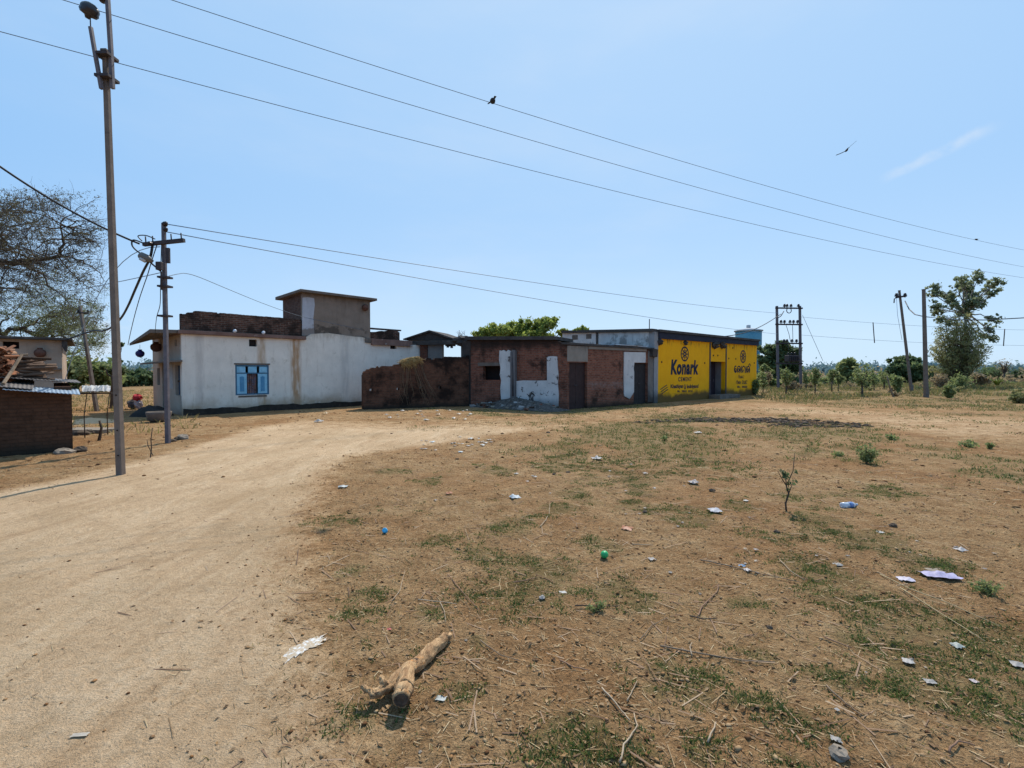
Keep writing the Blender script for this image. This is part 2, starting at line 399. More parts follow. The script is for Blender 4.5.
#@@PART2
# ------------------------------------------------------------------ ground
def polymask(poly, x, y, wd):
    P = np.array(poly); x = np.asarray(x, float); y = np.asarray(y, float)
    ins = np.zeros(x.shape, bool); dm = np.full(x.shape, 1e9)
    for i in range(len(P)):
        ax, ay = P[i]; bx, by = P[(i + 1) % len(P)]
        if ay != by:
            c = ((ay > y) != (by > y)) & (x < (bx - ax) * (y - ay) / (by - ay) + ax); ins ^= c
        L2 = (bx - ax) ** 2 + (by - ay) ** 2 + 1e-9
        t = np.clip(((x - ax) * (bx - ax) + (y - ay) * (by - ay)) / L2, 0, 1)
        dm = np.minimum(dm, np.hypot(x - ax - t * (bx - ax), y - ay - t * (by - ay)))
    sd_ = np.where(ins, dm, -dm)
    return sst(-wd, wd, sd_)
GP = lambda L: [gp(*p) for p in L]
SAND1 = [(-.5, -6), (-.55, 1.2)] + GP([(322, 767), (315, 700), (305, 650), (297, 600), (294, 560), (300, 520), (316, 490), (326, 470), (345, 456), (420, 446), (490, 436), (560, 428), (640, 420), (700, 412), (770, 408),
         (735, 400), (700, 403), (640, 408), (560, 414), (470, 418), (380, 421), (300, 420), (260, 426), (215, 436), (180, 448), (140, 460), (85, 474), (0, 492)]) + [(-14, 5), (-14, -6)]
SAND2 = GP([(735, 403), (790, 404), (850, 410), (930, 414), (1024, 418), (1250, 426), (1250, 452), (1024, 442), (930, 437), (870, 429), (800, 416), (740, 411)])
ASH = GP([(628, 422.5), (700, 418.5), (760, 418), (800, 419.5), (870, 425), (858, 428.5), (790, 426.5), (720, 426), (680, 424.5)])
FIELD = GP([(740, 397), (1024, 399), (1300, 400), (1300, 417), (1024, 412.5), (900, 408), (800, 403.5)])
OLIVE = GP([(735, 430), (800, 428), (860, 433), (850, 441), (780, 443), (720, 438)])
SHEDDIRT = GP([(-100, 470), (60, 455), (160, 432), (240, 428), (235, 436), (190, 446), (120, 462), (60, 478), (-100, 500)])
PATCH = [(333, 521, .28), (352, 572, .2), (345, 612, .22), (362, 592, .2), (432, 612, .2), (468, 690, .13), (478, 640, .1), (433, 655, .1), (345, 722, .18), (545, 572, .3), (520, 590, .25), (600, 545, .3),
         (612, 588, .25), (640, 602, .22), (690, 692, .22), (575, 742, .25), (560, 760, .2), (742, 702, .16), (668, 668, .14), (705, 680, .16), (770, 703, .16), (805, 722, .13), (748, 602, .2), (757, 652, .12),
         (880, 602, .25), (905, 692, .15), (838, 678, .18), (820, 668, .14), (985, 588, .12), (660, 690, .12), (480, 552, .25), (440, 540, .2), (560, 508, .3), (690, 520, .35), (740, 505, .3), (640, 492, .3), (820, 520, .4),
         (500, 470, .4), (430, 480, .3), (390, 470, .35), (800, 560, .35), (860, 640, .18), (700, 752, .12), (640, 752, .14), (790, 762, .12), (920, 560, .4), (870, 540, .5)]
PW = [(*gp(a, b), c) for a, b, c in PATCH]
def sandm(x, y): 
    a = polymask(SAND1, x, y, .75) * (1 - .72 * sst(11, 16, y) * sst(-10, -4, x)); return np.maximum(a, polymask(SAND2, x, y, 1.8) * .48)
def greenm(x, y):
    g = np.zeros(np.shape(x))
    for cx, cy, rad in PW:
        d = np.hypot(x - cx, (y - cy)) / rad
        g = np.maximum(g, sst(1.25, .2, d + .9 * (fbm(x * 6, y * 6, 31, 2) - .5)))
    r = np.hypot(x, y)
    wild = sst(.53, .70, fbm(x * .8, y * .8, 41, 4)) * sst(-1.5, 2.0, x + .25 * y) * .75
    mid_ = sst(.46, .64, fbm(x * .35, y * .35, 47, 4)) * sst(5, 10, y) * sst(-2.5, 2, x) * .75
    g = np.maximum(g, np.maximum(wild, mid_))
    far = sst(24, 31, y) * sst(7, 14, x)
    return np.clip(np.maximum(g, far * .8) , 0, 1)
ang = np.concatenate([np.arange(-66, 66.01, .3), np.arange(70, 291, 5.0)]); ang = np.radians(ang)
rad = np.concatenate([.3 * 1.0115 ** np.arange(0, 480), 73 * 1.16 ** np.arange(0, 34)])
na, nrad = len(ang), len(rad)
AA, RR = np.meshgrid(ang, rad)
gx, gy = (np.sin(AA) * RR).ravel(), (np.cos(AA) * RR).ravel()
gzv = gz(gx, gy)
sandv = sandm(gx, gy); grv = greenm(gx, gy) * (1 - sandv)
rr_ = np.hypot(gx, gy)
# crumbly soil: small real relief where it is not driven over
gzv = gzv + np.where(rr_ < 26, (1 - .8 * sandv) * (.03 * (fbm(gx * 9, gy * 9, 77, 3) - .5) + .05 * np.maximum(fbm(gx * 22, gy * 22, 78, 2) - .55, 0)) * np.clip(1.3 - rr_ / 26, 0, 1), 0)
gverts = np.column_stack([gx, gy, gzv]); gverts = np.vstack([gverts, [[0, 0, float(gz(0, 0))]]])
idx = np.arange(na * nrad).reshape(nrad, na); nx_ = np.roll(idx, -1, axis=1)
quads = np.stack([idx[:-1], nx_[:-1], nx_[1:], idx[1:]], -1).reshape(-1, 4)[:, ::-1]
me = bpy.data.meshes.new('ground')
fan = [(len(gverts) - 1, int(nx_[0, i]), int(idx[0, i])) for i in range(na)]
me.from_pydata(gverts.tolist(), [], quads.tolist() + fan); me.update()
me.polygons.foreach_set('use_smooth', [True] * len(me.polygons))
ashv = polymask(ASH, gx, gy, 1.1) * sst(.44, .60, fbm(gx * .28, gy * 1.1, 88, 4)); olv = polymask(OLIVE, gx, gy, .9); shv = polymask(SHEDDIRT, gx, gy, .6)
grv = np.maximum(grv, np.maximum(np.maximum(olv * .8, shv * .25), polymask(FIELD, gx, gy, 1.5) * .85 * sst(.25, .6, fbm(gx * .5, gy * .7, 53, 4))))
darkv = np.maximum(ashv * 1.0, shv * .45)
sandv = sandv * (1 - .8 * ashv) * (1 - .7 * shv)
CL = GP([(-60, 860), (120, 700), (215, 570), (262, 500), (300, 455), (370, 432), (480, 424), (600, 416), (720, 407)]); CL[0] = (-1.9, 1.0)
def linedist(x, y):
    dm = np.full(np.shape(x), 1e9)
    for i in range(len(CL) - 1):
        ax, ay = CL[i]; bx, by = CL[i + 1]; L2 = (bx - ax) ** 2 + (by - ay) ** 2
        t = np.clip(((x - ax) * (bx - ax) + (y - ay) * (by - ay)) / L2, 0, 1)
        px_, py_ = x - ax - t * (bx - ax), y - ay - t * (by - ay); s_ = np.sign((bx - ax) * (y - ay) - (by - ay) * (x - ax)); d_ = np.hypot(px_, py_) * s_
        dm = np.where(np.abs(d_) < np.abs(dm), d_, dm)
    return dm
ld = linedist(gx, gy) + .25 * (fbm(gx * .5, gy * .5, 15, 3) - .5); rut = np.zeros(len(gx))
for c_, w_, a_ in ((-.72, .13, 1), (.62, .13, 1), (-1.5, .10, .6), (-.25, .09, .5), (1.25, .1, .55), (-2.3, .12, .5)): rut = np.maximum(rut, a_ * np.exp(-((ld - c_) / w_) ** 2))
rut = rut * sst(.3, .6, fbm(gx * .6, gy * .6, 19, 3)) * (sandv > .1)
ra = me.color_attributes.new('wheel_tracks', 'FLOAT_COLOR', 'POINT'); RA = np.zeros((len(gverts), 4), np.float32); RA[:-1, 0] = rut; ra.data.foreach_set('color', RA.ravel())
att = me.color_attributes.new('ground_mask', 'FLOAT_COLOR', 'POINT')
A = np.ones((len(gverts), 4), np.float32); A[:-1, 0] = sandv; A[:-1, 1] = grv; A[:-1, 2] = darkv; A[-1] = (0, 0, 0, 1)
A[:-1, 3] = sst(30, 90, rr_)
att.data.foreach_set('color', A.ravel())
g = Gr('ground_soil'); v = g.obj(); atn = g.n('ShaderNodeAttribute', attribute_name='ground_mask')
sp = g.n('ShaderNodeSeparateColor'); g.t.links.new(atn.outputs['Color'], sp.inputs[0])
rs, gs, bs = sp.outputs
nA, nB, nC, nD = g.noise(v, .55, 5, .6), g.noise(v, 3.2, 6, .65), g.noise(v, 17, 6, .7), g.noise(v, 95, 4, .75)
lobe = g.math('ADD', g.math('MULTIPLY', nB, .55), g.math('MULTIPLY', nC, .45))
soil = g.ramp(lobe, [(.30, (.15, .082, .036)), (.44, (.345, .205, .098)), (.58, (.47, .305, .158)), (.74, (.60, .44, .26))])
soil = g.mix(g.step(nA, .42, .66), soil, g.ramp(lobe, [(.3, (.19, .098, .042)), (.6, (.42, .235, .108)), (.75, (.55, .35, .18))]))
trk = g.map(v, (2.0, .5, 1), (0, 0, R(-24)))
nT = g.noise(trk, 1.3, 7, .7, 1.2)
sand = g.ramp(g.math('ADD', g.math('MULTIPLY', nT, .6), g.math('MULTIPLY', nC, .4)), [(.34, (.43, .28, .158)), (.5, (.565, .395, .24)), (.66, (.68, .51, .335))])
sand = g.mix(g.math('MULTIPLY', g.step(nA, .42, .66), .5), sand, (.37, .245, .13))
rt = g.n('ShaderNodeAttribute', attribute_name='wheel_tracks').outputs['Fac']
sand = g.mix(g.math('MULTIPLY', g.math('MULTIPLY', rt, g.step(nC, .3, .6)), .55), sand, (.68, .53, .345))
sand = g.mix(g.math('MULTIPLY', g.step(g.noise(g.map(v, (1.5, .8, 1)), 2.6, 7, .75), .54, .66), .35), sand, (.33, .22, .12))
fs = g.step(g.math('ADD', rs, g.math('MULTIPLY', g.math('SUBTRACT', lobe, .5), 1.3)), .2, .85)
c = g.mix(fs, soil, sand)
# short weeds and dry thatch
gf = g.step(g.math('ADD', gs, g.math('MULTIPLY', g.math('SUBTRACT', nC, .5), 1.6)), .35, .85)
c = g.mix(g.math('MULTIPLY', gf, .46), c, g.ramp(nC, [(.3, (.065, .065, .022)), (.55, (.13, .125, .045)), (.75, (.26, .21, .09))]))
df = g.step(g.math('ADD', bs, g.math('MULTIPLY', g.math('SUBTRACT', g.noise(g.map(v, (.35, 1.6, 1)), 1.6, 7, .75), .5), 3.0)), .55, .95)
c = g.mix(g.math('MULTIPLY', df, .85), c, (.07, .044, .029))
# far fields: bleached grass and bare earth in bands
farc = g.ramp(g.noise(g.map(v, (.35, 1.0, 1)), .12, 7, .7), [(.35, (.13, .095, .045)), (.48, (.20, .135, .07)), (.56, (.10, .105, .04)), (.68, (.25, .16, .09))])
c = g.mix(atn.outputs['Alpha'], c, farc)
c = g.mix(g.math('SUBTRACT', .85, g.math('MULTIPLY', fs, .35)), c, g.ramp(nD, [(.3, (.40, .36, .33)), (.5, (.95, .94, .92)), (.7, (1.3, 1.27, 1.22))]), 'MULTIPLY')
c = g.mix(g.math('SUBTRACT', .6, g.math('MULTIPLY', fs, .4)), c, g.ramp(g.noise(v, 42, 5, .8), [(.34, (.45, .40, .36)), (.5, (1, 1, 1)), (.68, (1.25, 1.22, 1.16))]), 'MULTIPLY')
c = g.mix(g.math('MULTIPLY', g.step(g.noise(v, 30, 3, .6), .62, .7), g.math('SUBTRACT', .55, g.math('MULTIPLY', fs, .35))), c, (.075, .040, .020))
hgt = g.math('ADD', g.math('ADD', g.math('MULTIPLY', nB, .5), g.math('MULTIPLY', nC, g.math('SUBTRACT', 1.0, g.math('MULTIPLY', fs, .65)))), g.math('MULTIPLY', nD, .28))
g.bsdf(c, .97, g.bump(hgt, 1.0, .075), .08)
me.materials.append(g.m)
ground = bpy.data.objects.new('ground', me); col.objects.link(ground); tag(ground, kind='structure')

# ------------------------------------------------------------------ scatter on the ground
def scatter(name, bv, bf, P, RZ, S, mat, tilt=None, **kw):
    bv = np.asarray(bv, float); n = len(P); m = len(bv)
    V = bv[None] * S[:, None, :]
    if tilt is not None:
        ca, sa = np.cos(tilt)[:, None], np.sin(tilt)[:, None]
        V = np.stack([V[..., 0], V[..., 1] * ca - V[..., 2] * sa, V[..., 1] * sa + V[..., 2] * ca], -1)
    ca, sa = np.cos(RZ)[:, None], np.sin(RZ)[:, None]
    V = np.stack([V[..., 0] * ca - V[..., 1] * sa, V[..., 0] * sa + V[..., 1] * ca, V[..., 2]], -1) + P[:, None, :]
    k = len(bf[0]); bf = np.asarray(bf, np.int32)
    L = (bf[None] + (np.arange(n, dtype=np.int32) * m)[:, None, None]).reshape(-1)
    me = bpy.data.meshes.new(name); me.vertices.add(n * m); me.vertices.foreach_set('co', V.astype(np.float32).ravel())
    me.loops.add(len(L)); me.loops.foreach_set('vertex_index', L)
    q = len(L) // k; me.polygons.add(q); me.polygons.foreach_set('loop_start', np.arange(0, len(L), k, dtype=np.int32))
    me.update(calc_edges=True); me.validate(); me.materials.append(mat)
    o = bpy.data.objects.new(name, me); col.objects.link(o); return tag(o, **kw)
def gsurf(x, y):
    r = np.hypot(x, y); s = sandm(x, y)
    return gz(x, y) + np.where(r < 26, (1 - .8 * s) * (.03 * (fbm(x * 9, y * 9, 77, 3) - .5) + .05 * np.maximum(fbm(x * 22, y * 22, 78, 2) - .55, 0)) * np.clip(1.3 - r / 26, 0, 1), 0)
def sector(n, r0, r1, pw=.5, a=50):
    u = nr.random(n); r = (r0 ** (pw * 2) + u * (r1 ** (pw * 2) - r0 ** (pw * 2))) ** (1 / (pw * 2)); t = np.radians(nr.uniform(-a, a, n))
    return np.sin(t) * r, np.cos(t) * r
M['grass'] = leafmat('short_grass', [(.055, .085, .022), (.10, .145, .038), (.16, .195, .06), (.26, .22, .10)], .4)
M['dry_grass'] = leafmat('dry_grass', [(.32, .24, .11), (.42, .33, .16), (.26, .21, .09), (.20, .20, .07)], .45)
M['field_grass'] = leafmat('field_grass', [(.22, .18, .075), (.32, .25, .12), (.13, .16, .05), (.18, .20, .07), (.26, .17, .09)], .4)
M['straw'] = islandmat('straw', [(.16, .09, .045), (.36, .25, .13), (.24, .14, .07), (.50, .38, .22), (.09, .055, .03)])
M['chips'] = islandmat('soil_chips', [(.07, .027, .009), (.26, .12, .042), (.38, .21, .09), (.12, .05, .018), (.42, .28, .15)])
def blades(name, x, y, nb, spread, h0, h1, wd, mat, **kw):
    n = len(x); X = np.repeat(x, nb); Y = np.repeat(y, nb); N = n * nb
    sp_ = np.repeat(spread if hasattr(spread, '__len__') else np.full(n, spread), nb)
    rr, aa = sp_ * np.sqrt(nr.random(N)), nr.uniform(0, 2 * np.pi, N)
    X = X + rr * np.cos(aa); Y = Y + rr * np.sin(aa)
    H = nr.uniform(h0, h1, N) * np.repeat(nr.uniform(.6, 1.3, n), nb); Z = gsurf(X, Y) - .003
    la = aa + nr.normal(0, .8, N); ln = H * nr.uniform(.2, 1.3, N)
    ta = nr.uniform(0, 2 * np.pi, N); W = wd * nr.uniform(.6, 1.4, N)
    wx, wy = np.cos(ta) * W / 2, np.sin(ta) * W / 2
    tipx, tipy = X + np.cos(la) * ln, Y + np.sin(la) * ln
    b0 = np.stack([X - wx, Y - wy, Z], -1); b1 = np.stack([X + wx, Y + wy, Z], -1)
    mxp = np.stack([(X + tipx) / 2 + wx * .9, (Y + tipy) / 2 + wy * .9, Z + H * .65], -1); tp = np.stack([tipx, tipy, Z + H], -1)
    return npmesh(name, np.stack([b0, b1, mxp, tp], 1).reshape(-1, 3), 4, mat, **kw)
# green tufts, dense close by
cx, cy = sector(60000, 1.6, 9.5, .55)
gm_ = greenm(cx, cy) * (1 - sandm(cx, cy)); keep = nr.random(len(cx)) < np.clip(gm_ * .105 - .004, 0, 1) + .0022 * (1 - sandm(cx, cy)) * (cx > -1.2)
cx, cy, gm_ = cx[keep], cy[keep], gm_[keep]; cs_ = nr.uniform(.015, .05, len(cx)) + .10 * nr.random(len(cx)) ** 3 * (gm_ > .3); nn_ = np.clip((cs_ / .016) ** 1.7 * nr.uniform(.5, 1.1, len(cx)), 1, 34).astype(int)
cs_, cx, cy = np.repeat(cs_, nn_), np.repeat(cx, nn_), np.repeat(cy, nn_); q_ = cs_ * np.sqrt(nr.random(len(cx))); w_ = nr.uniform(0, 6.283, len(cx)); cx = cx + q_ * np.cos(w_) * 1.3; cy = cy + q_ * np.sin(w_)
for px, py in ((334, 520),):
    X0, Y0 = gp(px, py); cx = np.append(cx, X0 + nr.normal(0, .16, 70)); cy = np.append(cy, Y0 + nr.normal(0, .13, 70))
print('tufts', len(cx))
blades('grass', cx, cy, 11, .028, .004, .02, .0075, M['grass'], kind='stuff', label='low green weeds in loose patches on the bare soil', cat='grass')
cx, cy = sector(26000, 8.5, 27, .6)
keep = nr.random(len(cx)) < np.clip(greenm(cx, cy) * (1 - sandm(cx, cy)) * .9 - .08, 0, 1)
blades('grass', cx[keep], cy[keep], 8, .09, .015, .06, .014, M['grass'], kind='stuff', label='short weeds greening the ground towards the buildings', cat='grass')
# dry thatch over the brown soil and the far field
cx, cy = sector(9000, 2.0, 20, .55)
keep = nr.random(len(cx)) < np.clip((1 - sandm(cx, cy)) * sst(.35, .65, fbm(cx * .7, cy * .7, 61, 3)) * .8, 0, 1)
blades('dry_grass', cx[keep], cy[keep], 6, .06, .006, .03, .005, M['dry_grass'], kind='stuff', label='bleached stubble lying over the brown soil', cat='dry grass')
cx = nr.uniform(8, 75, 15000); cy = nr.uniform(20, 75, 15000)
keep = (sandm(cx, cy) < .3) & (cx < cy * 1.2) & (cx > cy * .52) & (cy > 22.5 + 11 * fbm(cx * .25, cy * .25, 91, 3)) & (nr.random(15000) < sst(.35, .6, fbm(cx * .3, cy * .5, 93, 3)))
blades('dry_grass', cx[keep], cy[keep], 10, .4, .05, .26, .045, M['field_grass'], kind='stuff', label='tall bleached grass of the field behind the track', cat='dry grass')
cx = nr.uniform(-30, -9, 2600); cy = nr.uniform(12, 45, 2600)
keep = (cx > -cy * 1.15) & (cx < -cy * .66) & (np.hypot(cx + 13, cy - 19) > 3.2)
blades('dry_grass', cx[keep], cy[keep], 8, .2, .04, .16, .03, M['dry_grass'], kind='stuff', label='dry grass and weeds beside the white house', cat='dry grass')
# straw and stalks
M['stick'] = islandmat('thin_sticks', [(.13, .075, .045), (.26, .16, .10), (.40, .29, .19), (.20, .11, .065)])
def straw(n, r0, r1, l0, l1, wd, seed, mt=None):
    x, y = sector(n, r0, r1, .52); k = nr.random(n) < (1 - .93 * sandm(x, y)); x, y = x[k], y[k]; n = len(x)
    L_ = nr.uniform(l0, l1, n) ** 1.0 * nr.choice([.5, 1, 1, 1.8], n); a = nr.normal(R(-30), .9, n)
    P = np.stack([x, y, gsurf(x, y) + .004], -1)
    bv = [(-.5, -.5, 0), (.5, -.5, 0), (.5, .5, 0), (-.5, .5, 0), (0, 0, .6)]
    bf = [(0, 1, 4), (1, 2, 4), (2, 3, 4), (3, 0, 4)]
    S = np.stack([L_, np.full(n, wd) * nr.uniform(.6, 1.5, n), np.full(n, wd)], -1)
    return scatter('straw', bv, bf, P, a, S, mt or M['straw'], nr.normal(0, .08, n), kind='stuff', label='broken straw and stalks strewn over the soil', cat='straw')
straw(5200, 1.7, 9, .02, .09, .003, 1); straw(16000, 1.7, 8, .008, .03, .003, 3); straw(1300, 1.8, 10, .06, .2, .0055, 4, M['stick']); straw(5600, 8, 22, .04, .18, .008, 2)
M['ash'] = islandmat('charred_bits', [(.02, .014, .01), (.06, .04, .026), (.10, .068, .046), (.16, .11, .075)])
n = 2600; u_ = np.array(ASH); x = nr.uniform(u_[:, 0].min(), u_[:, 0].max(), n); y = nr.uniform(u_[:, 1].min(), u_[:, 1].max(), n)
k = (nr.random(n) < polymask(ASH, x, y, .5) * sst(.46, .62, fbm(x * .28, y * 1.1, 88, 4))); x, y = x[k], y[k]; n = len(x); sz = .02 + .06 * nr.random(n) ** 3
ash_args = (x, y, n, sz)
# crumbs of soil and small stones
n = 17000; x, y = sector(n, 1.6, 10, .5); k = nr.random(n) < (1 - .93 * sandm(x, y)); x, y = x[k], y[k]; n = len(x)
oc = [(1, 0, 0), (-1, 0, 0), (0, 1, 0), (0, -1, 0), (0, 0, 1), (0, 0, -.6), (.6, .6, .5), (-.6, -.5, .6)]
of = [(0, 6, 4), (6, 2, 4), (2, 1, 4), (1, 7, 4), (7, 3, 4), (3, 0, 4), (0, 2, 6), (1, 3, 7), (2, 0, 5), (1, 2, 5), (3, 1, 5), (0, 3, 5)]
sz = .003 + .011 * nr.random(n) ** 4
S = np.stack([sz * nr.uniform(.7, 1.4, n), sz * nr.uniform(.7, 1.4, n), sz * nr.uniform(.4, .9, n)], -1)
scatter('gravel', oc, of, np.stack([x, y, gsurf(x, y) + sz * .2], -1), nr.uniform(0, 6.28, n), S, M['chips'], kind='stuff', label='crumbs of soil and grit on the ground', cat='gravel')
n = 3500; x, y = sector(n, 8, 24, .55); k = nr.random(n) < (1 - .9 * sandm(x, y)); x, y = x[k], y[k]; n = len(x); sz = .012 + .03 * nr.random(n) ** 5
S = np.stack([sz * nr.uniform(.7, 1.6, n), sz * nr.uniform(.7, 1.6, n), sz * nr.uniform(.3, .8, n)], -1)
scatter('gravel', oc, of, np.stack([x, y, gsurf(x, y) + sz * .15], -1), nr.uniform(0, 6.28, n), S, M['chips'], kind='stuff', label='clods scattered towards the walls', cat='gravel')
# dusty clods the colour of the soil and curled dead leaves
M['clods'] = islandmat('soil_clods', [(.20, .105, .045), (.34, .20, .095), (.46, .30, .16), (.27, .15, .065)])
n = 9000; x, y = sector(n, 1.6, 11, .5); k = nr.random(n) < (1 - .97 * sandm(x, y)) * sst(.3, .62, fbm(x * 1.3, y * 1.3, 66, 3)); x, y = x[k], y[k]; n = len(x); s_z = .004 + .014 * nr.random(n) ** 5
scatter('clods', oc, of, np.stack([x, y, gsurf(x, y) + s_z * .1], -1), nr.uniform(0, 6.28, n), np.stack([s_z * nr.uniform(.8, 1.6, n), s_z * nr.uniform(.8, 1.4, n), s_z * nr.uniform(.3, .7, n)], -1), M['clods'], kind='stuff', label='dusty clods of the same brown soil', cat='gravel')
M['dead_leaf'] = islandmat('dead_leaves', [(.10, .055, .028), (.24, .14, .07), (.36, .24, .13), (.07, .04, .022), (.30, .17, .07)])
n = 7500; x, y = sector(n, 1.7, 12, .5); k = nr.random(n) < (1 - .96 * sandm(x, y)) * sst(.35, .6, fbm(x * .9, y * .9, 69, 3)); x, y = x[k], y[k]; n = len(x); s_z = nr.uniform(.006, .02, n)
scatter('fallen_leaves', [(-1, 0, 0), (-.3, -.5, .35), (1, 0, .25), (.2, .5, .5), (0, 0, .02)], [(0, 1, 4), (1, 2, 4), (2, 3, 4), (3, 0, 4)], np.stack([x, y, gsurf(x, y) + .002], -1), nr.uniform(0, 6.28, n), np.stack([s_z, s_z, s_z * nr.uniform(.3, 1.2, n)], -1), M['dead_leaf'], kind='stuff', label='curled dead leaves lying on the soil', cat='leaves')
cx = nr.uniform(9, 50, 5200); cy = nr.uniform(17, 34, 5200); keep = nr.random(5200) < polymask(FIELD, cx, cy, 1.2) * sst(.3, .6, fbm(cx * .4, cy * .6, 97, 3))
blades('dry_grass', cx[keep], cy[keep], 9, .3, .02, .11, .03, M['field_grass'], kind='stuff', label='short dry grass between the track and the field', cat='dry grass')
x, y, n, sz = ash_args
scatter('charred_refuse', oc, of, np.stack([x, y, gsurf(x, y) + sz * .1], -1), nr.uniform(0, 6.28, n), np.stack([sz * nr.uniform(.8, 2.2, n), sz, sz * nr.uniform(.25, .7, n)], -1), M['ash'], kind='stuff', label='charred refuse in dark streaks beside the track', cat='ash')
#@@PART3
# ------------------------------------------------------------------ survey frames for the buildings
class Frame:                             # a facade line on the ground: local x runs along it, local y into the building
    def __init__(s, p0, p1):
        s.p0 = Vector(p0); d = Vector(p1) - s.p0; s.L = d.length; s.d = d.normalized(); s.rz = math.atan2(s.d.y, s.d.x)
    def x(s, px):
        u = (px - 512) / F
        return (u * s.p0.y - s.p0.x) / (s.d.x - u * s.d.y)
    def z(s, px, py):
        Y = s.p0.y + s.d.y * s.x(px); return at(px, py, Y).z
    def pts(s, L): return [(s.x(a), s.z(a, b)) for a, b in L]
    def world(s, x, y=0, z=0): return Vector((s.p0.x + s.d.x * x - s.d.y * y, s.p0.y + s.d.y * x + s.d.x * y, z))
    def root(s, name, label, cat, group=None): return empty(name, (s.p0.x, s.p0.y, 0), s.rz, label, cat, group)
def prof(L):
    L = sorted(L); X = [a for a, b in L]; Z = [b for a, b in L]
    return lambda x: float(np.interp(x, X, Z))

# ------------------------------------------------------------------ the white house
W = Frame((-12.03, 17.5), (-7.08, 22.8))
xs_ = W.x
house = W.root('white_house', 'long whitewashed house with blue shuttered window, brick roof parapet and brown stair room', 'house')
xe = W.x(424)
M['white_wall'] = plaster('whitewash', (.74, .655, .55), (.89, .79, .67), (.33, .22, .13), 3.3, (.05, .75),
    [(W.x(296), .30, (.42, .22, .09), .9), (W.x(262), .24, (.45, .28, .15), .75), (W.x(200), .2, (.42, .36, .32), .4), (W.x(345), .3, (.42, .38, .34), .4)], low_col=(.40, .27, .16), spots=(.66, .57, .46), spot_lim=(.56, .68))
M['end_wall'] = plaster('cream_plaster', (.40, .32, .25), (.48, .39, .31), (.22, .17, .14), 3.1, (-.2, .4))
win = (W.x(235.3), W.x(269), W.z(252, 394.8), W.z(252, 364.8))
vent1 = (W.x(249.5), W.x(257.5), W.z(253, 346.5), W.z(253, 339.5)); vent2 = (W.x(390.5), W.x(396.5), W.z(393, 349), W.z(393, 344.2))
xr = W.x(305)
topf = prof([(0, 2.98), (xr - .05, 2.98), (xr, 3.22), (W.x(330), 3.34), (W.x(352), 3.27), (W.x(369), 3.24), (W.x(371), 3.0), (xe, 3.0)])
m = MB().wall(0, xe, -.15, topf, 0, .25, [win, vent1, vent2], .4, .012)
front = m.build('wall', M['white_wall'], house)
ey = 4.6
e_op = []
E_ = Frame(W.world(0, 0)[:2], W.world(0, ey)[:2])     # the short end face, running back from the near corner
def ex(px): return E_.x(px)
dz0, dz1 = .0, E_.z(163, 367)
wd = (ex(181), ex(175.2), E_.z(178, 395.5), E_.z(178, 365)); dr = (ex(168.2), ex(162.3), .02, 2.02); w2 = (ex(160), ex(157.2), E_.z(158.5, 385), E_.z(158.5, 368))
vt = (ex(177.5), ex(175.3), E_.z(176, 346), E_.z(176, 339.5))
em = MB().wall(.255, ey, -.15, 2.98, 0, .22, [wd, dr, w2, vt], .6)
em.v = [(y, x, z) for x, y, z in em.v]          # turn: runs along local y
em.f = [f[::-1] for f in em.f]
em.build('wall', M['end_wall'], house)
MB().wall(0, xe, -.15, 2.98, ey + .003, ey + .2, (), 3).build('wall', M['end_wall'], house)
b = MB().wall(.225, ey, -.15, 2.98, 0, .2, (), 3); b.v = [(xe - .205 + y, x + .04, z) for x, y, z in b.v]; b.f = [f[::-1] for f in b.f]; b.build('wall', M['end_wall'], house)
MB().box(.23, xe - .21, .26, ey - .01, 2.84, 2.96).build('ceiling', M['dark'], house)
# roof slab, its front edge painted red brown
MB().box(-.12, xr + .02, -.14, ey + .3, 2.985, 3.13).build('roof_slab', M['slab_red'], house, bevel=.012)
MB().box(xr + .025, xe + .1, .03, ey + .3, 2.99, 3.10).build('roof_slab', M['slab_dark'], house)
MB().box(W.x(371), W.x(411), -.14, -.004, W.z(385, 345.5), W.z(385, 339.6), .006).build('eave_beam', M['slab_red'], house)
MB().prism([(W.x(365), 3.0), (W.x(365), 3.2), (W.x(370), 3.23), (W.x(374), 2.98)], -.06, .3).build('corner_rubble', M['slab_gray'], house)
# canopy over the end face and the sun shade under it
cpts = [(-.94, -.05), (-.123, -.05), (-.123, 3.75), (-.94, 3.75)]
MB().slab(cpts, [2.96, 3.0, 2.97, 2.66], [3.10, 3.125, 3.10, 2.76]).build('canopy', M['slab_gray'], house, bevel=.01)
MB().slab([(-.62, -.12), (-.003, -.12), (-.003, 3.7), (-.62, 3.7)], [1.93, 1.97, 1.97, 1.90], [1.99, 2.04, 2.04, 1.96]).build('sun_shade', M['slab_gray'], house, bevel=.008)
